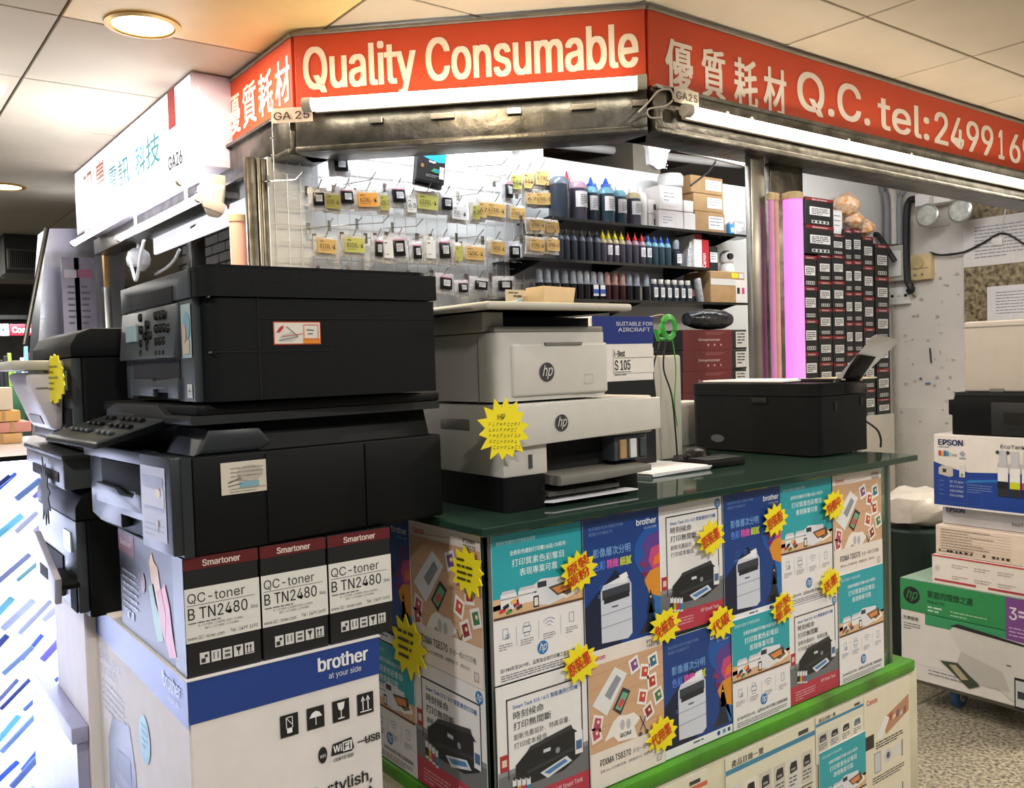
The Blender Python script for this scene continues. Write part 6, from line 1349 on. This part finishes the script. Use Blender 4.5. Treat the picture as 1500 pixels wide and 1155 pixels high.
k.poly([(0, 0), (.46, 0), (.46, .56*H_), (.20, .52*H_), (.12, .50*H_), (.06, .54*H_), (0, .62*H_)], BLU, 1); k.poly([(.10, .35*H_), (.24, .42*H_), (.24, .44*H_), (.12, .40*H_)], '#2f78c4', 2); k.rect(0, 0, .46, .006, '#e6e6ea', 3)
k.text('EPSON', .018, H_-.036, .019, '#232c66', w=.082, bold=.055); k.fine(.018, H_-.044, .08, 1, .01, .0028, '#7a7a90')
for i, c in enumerate(('#c83a5a', '#e0b43c', '#3a6ac0', '#3a9a9a')): k.rect(.018+i*.009, H_-.073, .008, .018-.002*(i % 2), c, 3)
k.text('Tank', .056, H_-.073, .011, '#8a8f98', w=.024); k.poly([(.088, H_-.062), (.098, H_-.052), (.108, H_-.062), (.098, H_-.072)], '#9aa0b8', 3); k.rect(.088, H_-.080, .022, .005, '#9ab0c8', 3)
k.poly([(.018, .45*H_), (.018, .54*H_), (.028, .57*H_), (.066, .56*H_), (.068, .44*H_), (.056, .42*H_)], '#c6c2ba', 4); k.rect(.032, .48*H_, .012, .012, '#33353c', 5); k.rect(.088, .43*H_, .019, .04, '#dcdcd8', 4); k.ell(.0975, .46*H_, .005, .006, '#8a9a7a', 5)
for i, tx_ in enumerate(('28 15 ppm', '10.5 5.0 ipm', '1200×2400dpi', '5760×1440dpi')): k.text(tx_, .10, .345*H_-i*.0155, .0075, '#b8c6e4', w=.045, al='r', bold=.02); k.fine(.02, .345*H_-i*.0155+.003, .035, 1, .01, .002, '#6f86bc')
k.frame(.018, .07*H_, .085, .32*H_, .0006, '#4f6cb0', 3); k.frame(.112, .05*H_, .05, .3*H_, .0006, '#4f6cb0', 3); k.fine(.114, .33*H_, .08, 4, .008, .002, '#7f96c8')
k.text('EcoTank', .222, H_-.036, .012, '#33353c', w=.075, bold=.01)
for i in range(3): k.ell(.212+i*.016, H_-.05, .006, .006, '#3a3c44', 3)
for x, c in ((.213, '#1c1d22'), (.25, '#c8cf2c'), (.287, '#c83a7a')):
    k.rect(x, .24*H_, .032, .42*H_, '#b9bac2', 5); k.rect(x, .22*H_, .032, .36*H_, '#2a2c34', 6); k.rect(x, .40*H_, .032, .20*H_, '#e6e6ea', 7); k.rect(x, .33*H_, .032, .09*H_, c, 8); k.rect(x+.005, .60*H_, .022, .22*H_, '#c0c2ca', 6)
inkpart('printed_front', k, t, 'front', (0, 0, 0))
zg0 = zf1+.001; zg1 = tY(1396, 575).z; yG = tY(1392, 605).y
t = thing('inkjet_printer', 'black printer lying on the upper EPSON box', 'printer', (XT+.01, yG, zg0), -PI/2); hb = zg1-zg0
part('body', M().prism([(.0, 0), (.0, hb*.45), (-.012, hb*.47), (-.012, hb*.82), (.005, hb*.82), (.012, hb), (.42, hb), (.42, 0)], 'y', .0, .34, .004), black, t); part('rear_panel', M().box(.13, -.004, .004, .40, .0, hb*.78, .003), charcoal, t); part('slot', M().box(.17, -.006, hb*.3, .35, -.004, hb*.55), cavity, t); part('top_edge', M().box(.012, -.003, hb*.92, .42, .0, hb, .001, 1), charcoal, t)
zi0 = zg1+.001; yI = tY(1407, 520).y; zi1 = tY(1408, 472).z
t = thing('white_printer', 'grey-white printer standing on edge on top of the trolley stack', 'printer', (XT+.02, yI, zi0), -PI/2); hi = zi1-zi0
part('body', M().box(0, 0, 0, .46, .16, hi, .008, 3), mat('warm_white_plastic', '#c9c1b8', .4, noise=.04), t); part('top_ridge', M().box(.003, -.004, hi-.02, .457, -.0, hi-.014, .001, 1), greige, t); part('handle_recess', M().box(.085, -.004, .0, .13, .0, .012, .002), midgrey, t)
# bin and carrier bag behind the trolley
bc_ = at(1340, 820, Y=1.98)
bx_, by_ = 3.45, 1.865
t = thing('waste_bin', 'dark green plastic bin between the counter and the box stack', 'bin', (bx_, by_, 0))
part('bin', M().lathe([(.12, 0), (.125, .01), (.15, at(1340, 768, X=3.45).z-.03), (.155, at(1340, 768, X=3.45).z-.01), (.14, at(1340, 768, X=3.45).z)], n=24), mat('dark_green_plastic', '#0f2a26', .4, noise=.1), t)
zb_ = at(1340, 768, X=3.45).z
g = M(); R = random.Random(8); P4 = []
for i in range(14):
    a = i/14*2*PI; P4.append((a, .13*R.uniform(.85, 1.1)))
prof = [(.10, 0), (.14, .02), (.15, .06), (.13, .09), (.09, .12)]
g.lathe(prof, n=14)
for v in g.bm.verts:
    v.co.x *= R.uniform(.88, 1.08); v.co.y *= R.uniform(.88, 1.08); v.co.z += R.uniform(-.01, .018)
t = link('carrier_bag', g.mesh('carrier_bag', mat('white_bag', '#d8d4cd', .35, noise=.15, nscale=12, bump=.8, bscale=25))); tag(t, 'crumpled white plastic bag on top of the dark green bin', 'bag'); t.location = (bx_, by_, zb_+.012)
k = Ink(); k.text('CO', -.12, .05, .012, '#26282c', w=.03); k.text('10', -.118, .03, .012, '#26282c', w=.026)
# ================================================================== LEFT BACKGROUND
# white camera domes / wedge lamp
c = at(310, 290, X=1.24)
t = thing('wedge_camera', 'white wedge-shaped camera housing under the left end of the steel band', 'camera', (c.x, c.y, c.z))
part('housing', M().hexa([(-.02, -.03, -.075), (.035, -.03, -.08), (.035, .02, -.08), (-.02, .02, -.075), (-.055, -.045, .05), (.05, -.05, .05), (.05, .045, .05), (-.055, .045, .05)], .018, 3), mat('cam_white', '#d4ccc0', .4, noise=.05), t)
part('visor', M().hexa([(-.045, -.035, -.045), (.03, -.045, -.07), (.03, -.02, -.07), (-.045, -.02, -.045), (-.056, -.04, -.005), (.04, -.052, -.03), (.04, -.02, -.03), (-.056, -.02, -.005)], .004), mat('cam_white2', '#c4bbae', .4, noise=.05), t)
k = Ink(-.03, 0); k.fine(.01, .02, .035, 2, .009, .004, '#55504a'); inkpart('small_print', k, t, 'left', (-.056, .01, 0))
part('mount', M().box(-.03, -.03, .04, .05, .05, .09, .004), greige, t)
c = at(203, 380, X=1.40)
t = thing('dome_camera', 'white hanging dome camera before the dark brick wall', 'camera', (c.x, c.y, c.z))
part('housing', M().lathe([(.001, -.075), (.03, -.068), (.06, -.035), (.066, 0), (.055, .04), (.03, .06)], n=24), mat('cam_white3', '#d9d8da', .3, noise=.05), t)
part('lens_window', M().lathe([(.001, -.03), (.028, -.028), (.03, 0)], c=(-.03, -.02, -.05), n=16), cavity, t)
part('stem', M().tube([(0, 0, .05), (0, 0, .26)], .008, 8), white_pl, t)
cable('white_lead', 'white loop of lead hanging in front of the dome camera', [at(211, 352, X=1.30), at(206, 375, X=1.30), at(203, 395, X=1.30), at(199, 411, X=1.30), at(194, 395, X=1.30), at(190, 378, X=1.30)], .009, mat('white_lead_m', '#dcdce0', .5, noise=.05))
cable('white_lead', 'white lead curving up from behind the left printers', [at(228, 402, X=1.5), at(245, 392, X=1.5), at(256, 380, X=1.5), at(263, 366, X=1.5)], .009, MT['white_lead_m'])
cable('white_lead', 'thin lead drooping from the tube to the wedge camera', [at(265, 245, X=1.2), at(270, 256, X=1.2), at(278, 264, X=1.2), at(284, 270, X=1.2)], .004, MT['white_lead_m'])
cable('white_lead', 'white lead looping at the right corner of the lintel', [at(935, 165, Y=2.05), at(950, 150, Y=2.05), at(965, 133, Y=2.04), at(982, 132, Y=2.04), at(986, 145, Y=2.04), at(975, 155, Y=2.05), at(950, 160, Y=2.05), at(952, 172, Y=2.05), at(968, 172, Y=2.05)], .003, greige)
cable('white_lead', 'pale lead hanging across the end of the white neighbouring sign', [at(291, 128, X=1.16), at(298, 150, X=1.16), at(308, 172, X=1.16), at(322, 192, X=1.16)], .003, greige)
# polished steel column at the far left
YCc = 6.2
def cp_(px, py): return at(px, py, Y=YCc)
pts = [cp_(33, 560), cp_(68, 335), cp_(115, 335), cp_(180, 330), cp_(180, 560)]
g = M(); P5 = [(v.x, v.z) for v in pts]; P5[0] = (P5[0][0]-.06, 0); P5[-1] = (P5[-1][0], 0); g.prism(P5, 'y', YCc, YCc+.3)
struct('trim_15', g, mirror)
g = M(); g.tube([cp_(68, 335)+Vector((0, -.02, 0)), cp_(35, 505)+Vector((0, -.02, 0))], .014, 8); struct('trim_16', g, steel)
g = M(); a_, b_ = cp_(138, 375), cp_(145, 375); g.box(a_.x, YCc-.25, .2, b_.x, YCc-.2, a_.z, .004); solo('wooden_batten', g, mat('tan_wood', '#b08a52', .6, noise=.2), 'upright tan wooden strip beside the taped posters', 'strip')
g = M(); a_, b_ = at(152, 430, Y=5.6), at(163, 430, Y=5.6); g.box(a_.x, 5.6, 0, b_.x, 5.66, at(157, 420, Y=5.6).z, .004); solo('steel_upright', g, steel, 'short steel upright with cap before the dark brick wall', 'post')
for i, (p0, p1, q0, q1, col) in enumerate(((96, 378, 115, 545, '#9a94a6'), (115, 378, 138, 545, '#837d92'))):
    a_, b_ = at(p0, q1-20, Y=5.9), at(q0, p1, Y=5.9); w = abs(b_.x-a_.x); h = b_.z-a_.z
    t = thing('taped_poster', ('left', 'right')[i]+' of two glossy posters taped to the steel column', 'poster', (a_.x, 5.9, a_.z)); part('sheet', M().box(0, 0, 0, w, .004, h), mat('poster_'+col[1:], col, .25, noise=.3, nscale=5), t)
    k = Ink(); k.fine(w*.3, h*.7, w*.4, 7, h*.06, h*.02, '#4a4658', seed=i); k.rect(w*.2, h*.04, w*.6, h*.14, '#5a6fd0', 2); k.rect(w*.15, h*.8, w*.7, h*.08, '#8a4a6a' if i else '#b4aebc', 2); inkpart('print', k, t, 'front', (0, 0, 0))
# air grille bulkhead, far shops
g = M(); a_, b_ = at(8, 400, Y=8.5), at(60, 345, Y=8.5); t = thing('air_grille', 'dark ceiling air grille box at the far left', 'grille', (a_.x, 8.5, a_.z)); w, h = at(64, 400, Y=8.5).x-a_.x, CEIL-a_.z
part('box', M().box(0, 0, 0, w, .5, h), mat('dark_bulkhead', '#2b2b2a', .6, noise=.1), t); part('frame', M().box(w*.05, -.02, h*.08, w*.98, 0, h*.62, .01), mat('grille_frame', '#5b564c', .5, noise=.1), t)
for i in range(16): part('slat', M().box(w*.12+i*w*.052, -.035, h*.14, w*.12+i*w*.052+w*.02, -.02, h*.56), cavity, t)
g = M(); g.box(-6, 15.6, 0, 9, 15.8, CEIL); struct('wall_end', g, mat('far_wall', '#57544e', .7, noise=.4, nscale=2))
YF_ = 12.0
a_, b_ = at(15, 492, Y=YF_), at(44, 475, Y=YF_)
t = thing('shop_sign', 'distant dark red shop sign reading Cos', 'sign', (a_.x, YF_, a_.z)); part('board', M().box(0, 0, 0, b_.x-a_.x+.4, .05, b_.z-a_.z, .003), mat('crimson_sign', '#8a2338', .4, noise=.05, emit='#8a2338', es=.1), t)  # faint glow in the board colour lifts it in the dim distance
k = Ink(); k.text('Cosmetics', (b_.x-a_.x)*.12, (b_.z-a_.z)*.25, (b_.z-a_.z)*.5, '#f0e4e4', w=(b_.x-a_.x)*1.75, bold=.04); inkpart('lettering', k, t, 'front', (0, 0, 0))
a2 = at(-40, 492, Y=YF_); t = thing('shop_sign', 'distant white lit sign left of the dark red one', 'sign', (a2.x, YF_, a_.z)); part('board', M().box(0, 0, 0, a_.x-a2.x-.01, .05, b_.z-a_.z, .003), mat('white_sign', '#e8e8e8', .4, emit='#e8e8e8', es=.8), t); k = Ink(); k.line((a_.x-a2.x)*.80, .08, (a_.x-a2.x)*.84, .06, .02, '#2b2b30'); inkpart('mark', k, t, 'front', (0, 0, 0))
R = random.Random(12); t = thing('goods_stand', 'distant stand of colourful goods under the red sign', 'stand', (at(-30, 545, Y=YF_).x, YF_, 0)); w = at(60, 545, Y=YF_).x-at(-30, 545, Y=YF_).x; part('counter', M().box(0, 0, 0, w, .5, 1.15, .01), mat('far_green', '#3a6b4a', .5, noise=.4, nscale=3), t); part('canopy', M().box(0, .0, 1.95, w, .5, 2.0), black, t)
for i in range(12):
    x = .03+i*(w-.1)/12; h = R.uniform(.25, .5); c = R.choice(['#6fb0c8', '#c83a4a', '#e0d8d0', '#3a6aa8', '#8ab04a', '#d8d0e0', '#2f2f34'])
    solo('goods_packet', M().box(0, 0, 0, (w-.1)/12*.85, .08, h, .004, 1), mat('goods_'+c[1:], c, .4, noise=.1), 'distant packet on the goods stand, %s from its left end' % ORD[i+1], 'packet', 'packets on the distant stand', loc=(t.location.x+x, YF_+.03, 1.151))
# lit glass showcase of the neighbour, in the lower left corner; it faces the viewer
YC0, ZT = 2.42, 1.08
X0c, X1c = -1.1, .66
t = thing('lit_showcase', 'brilliantly lit glass showcase full of slanted packets in the lower left corner', 'showcase', (X0c, YC0, 0), 0)
Lc = X1c-X0c
part('lit_back', M().box(0, .30, .05, Lc, .32, ZT-.02), mat('lit_panel', '#eaf0ff', .4, emit='#dfe3ff', es=2.4, noise=.02), t)
part('case_floor', M().box(0, .0, 0, Lc, .32, .05), white_pl, t); part('top_board', M().box(-.01, -.01, ZT-.012, Lc+.01, .75, ZT, .003), mat('case_top', '#c9cbd6', .15, noise=.1), t)
part('top_trim', M().box(-.01, -.016, ZT-.012, Lc+.012, -.010, ZT, .001, 1), black, t)
part('glass_pane', M().box(0, -.0, .05, Lc, .006, ZT-.012), clear_g, t)
part('end_frame', M().box(Lc-.015, -.0, .05, Lc, .36, ZT-.02, .002), mat('lilac_metal', '#9fa2bd', .4, .3, noise=.1), t)
part('back_leg', M().box(0, .70, 0, Lc, .74, ZT-.012), white_pl, t)
R = random.Random(77)
CC = ['#9f8fe8', '#7fa3e8', '#4f78d8', '#dfe8f8', '#f4f6fc', '#f4f6fc', '#9fc4f0', '#dfe8f8', '#8f93b8', '#3a4a88', '#7fd0c8', '#c8d4f0', '#f0f2fa']
prot = {}
for j in range(9):
    for i in range(17):
        x = .585-i*.042+R.uniform(-.008, .008); z = .15+j*.105+R.uniform(-.01, .01)
        c = R.choice(CC); s = R.uniform(.6, 1.1); L_ = .05*R.uniform(.7, 1.2)
        if c not in prot: prot[c] = M().box(-.009, -.004, -.05, .009, .004, .05, .003, 1).mesh('packet', mat('case_'+c[1:], c, .4, noise=.15))
        o = link('slanted_packet', prot[c]); o.location = (x, YC0+.10+R.uniform(-.05, .12), z); o.rotation_euler = (0, R.uniform(.75, .95), R.uniform(-.3, .3)); o.scale = (s, 1, L_/.05)
        tag(o, 'slanted packet in the lit showcase, %s from its right end, %s tier from below' % (ORD[i+1], ORD[j+1]), 'packet', 'slanted packets in the lit showcase')
lamp('showcase_glow', 'AREA', (.1, YC0+.27, .6), 16, (.8, .83, 1), .9, .9, aim=(.1, 1.4, .6))
for i, (p0, p1, q0, q1, col, lb) in enumerate(((-30, 33, 637, 652, '#c9a06c', 'tan flat parcel lying on the lit showcase at the far left'), (-10, 46, 621, 636, '#c48a80', 'pinkish parcel on top of the tan one'), (-20, 30, 604, 620, '#cfa263', 'orange-tan parcel topping the pile'), (-40, 18, 570, 603, '#cfc4b4', 'pale parcel leaning behind the pile'))):
    Y = 2.86; a_, b_ = at(p0, q1, Y=Y), at(p1, q0, Y=Y)
    if i == 0: zq_ = ZT
    h_ = abs(at(p1, q0, Y=Y).z-at(p1, q1, Y=Y).z)
    t = thing('parcel', lb, 'parcel', (a_.x, Y, zq_), 0, 'parcels at the far left'); part('carton', M().box(0, 0, 0, b_.x-a_.x, .2, h_, .004), mat('parcel_'+col[1:], col, .7, noise=.1), t); part('tape', M().box((b_.x-a_.x)*.45, -.001, 0, (b_.x-a_.x)*.55, .19, h_+.001), card_b, t)
    zq_ += h_+.002
# ledge beside the cartons
g = M(); g.box(.325, 1.84, .565, .355, 2.36, .597, .003); g.box(.335, 1.85, 0, .355, 2.34, .565)
solo('low_ledge', g, mat('lilac_ledge', '#a6a8c6', .4, noise=.1), 'narrow lilac ledge between the lit showcase and the cartons', 'ledge')
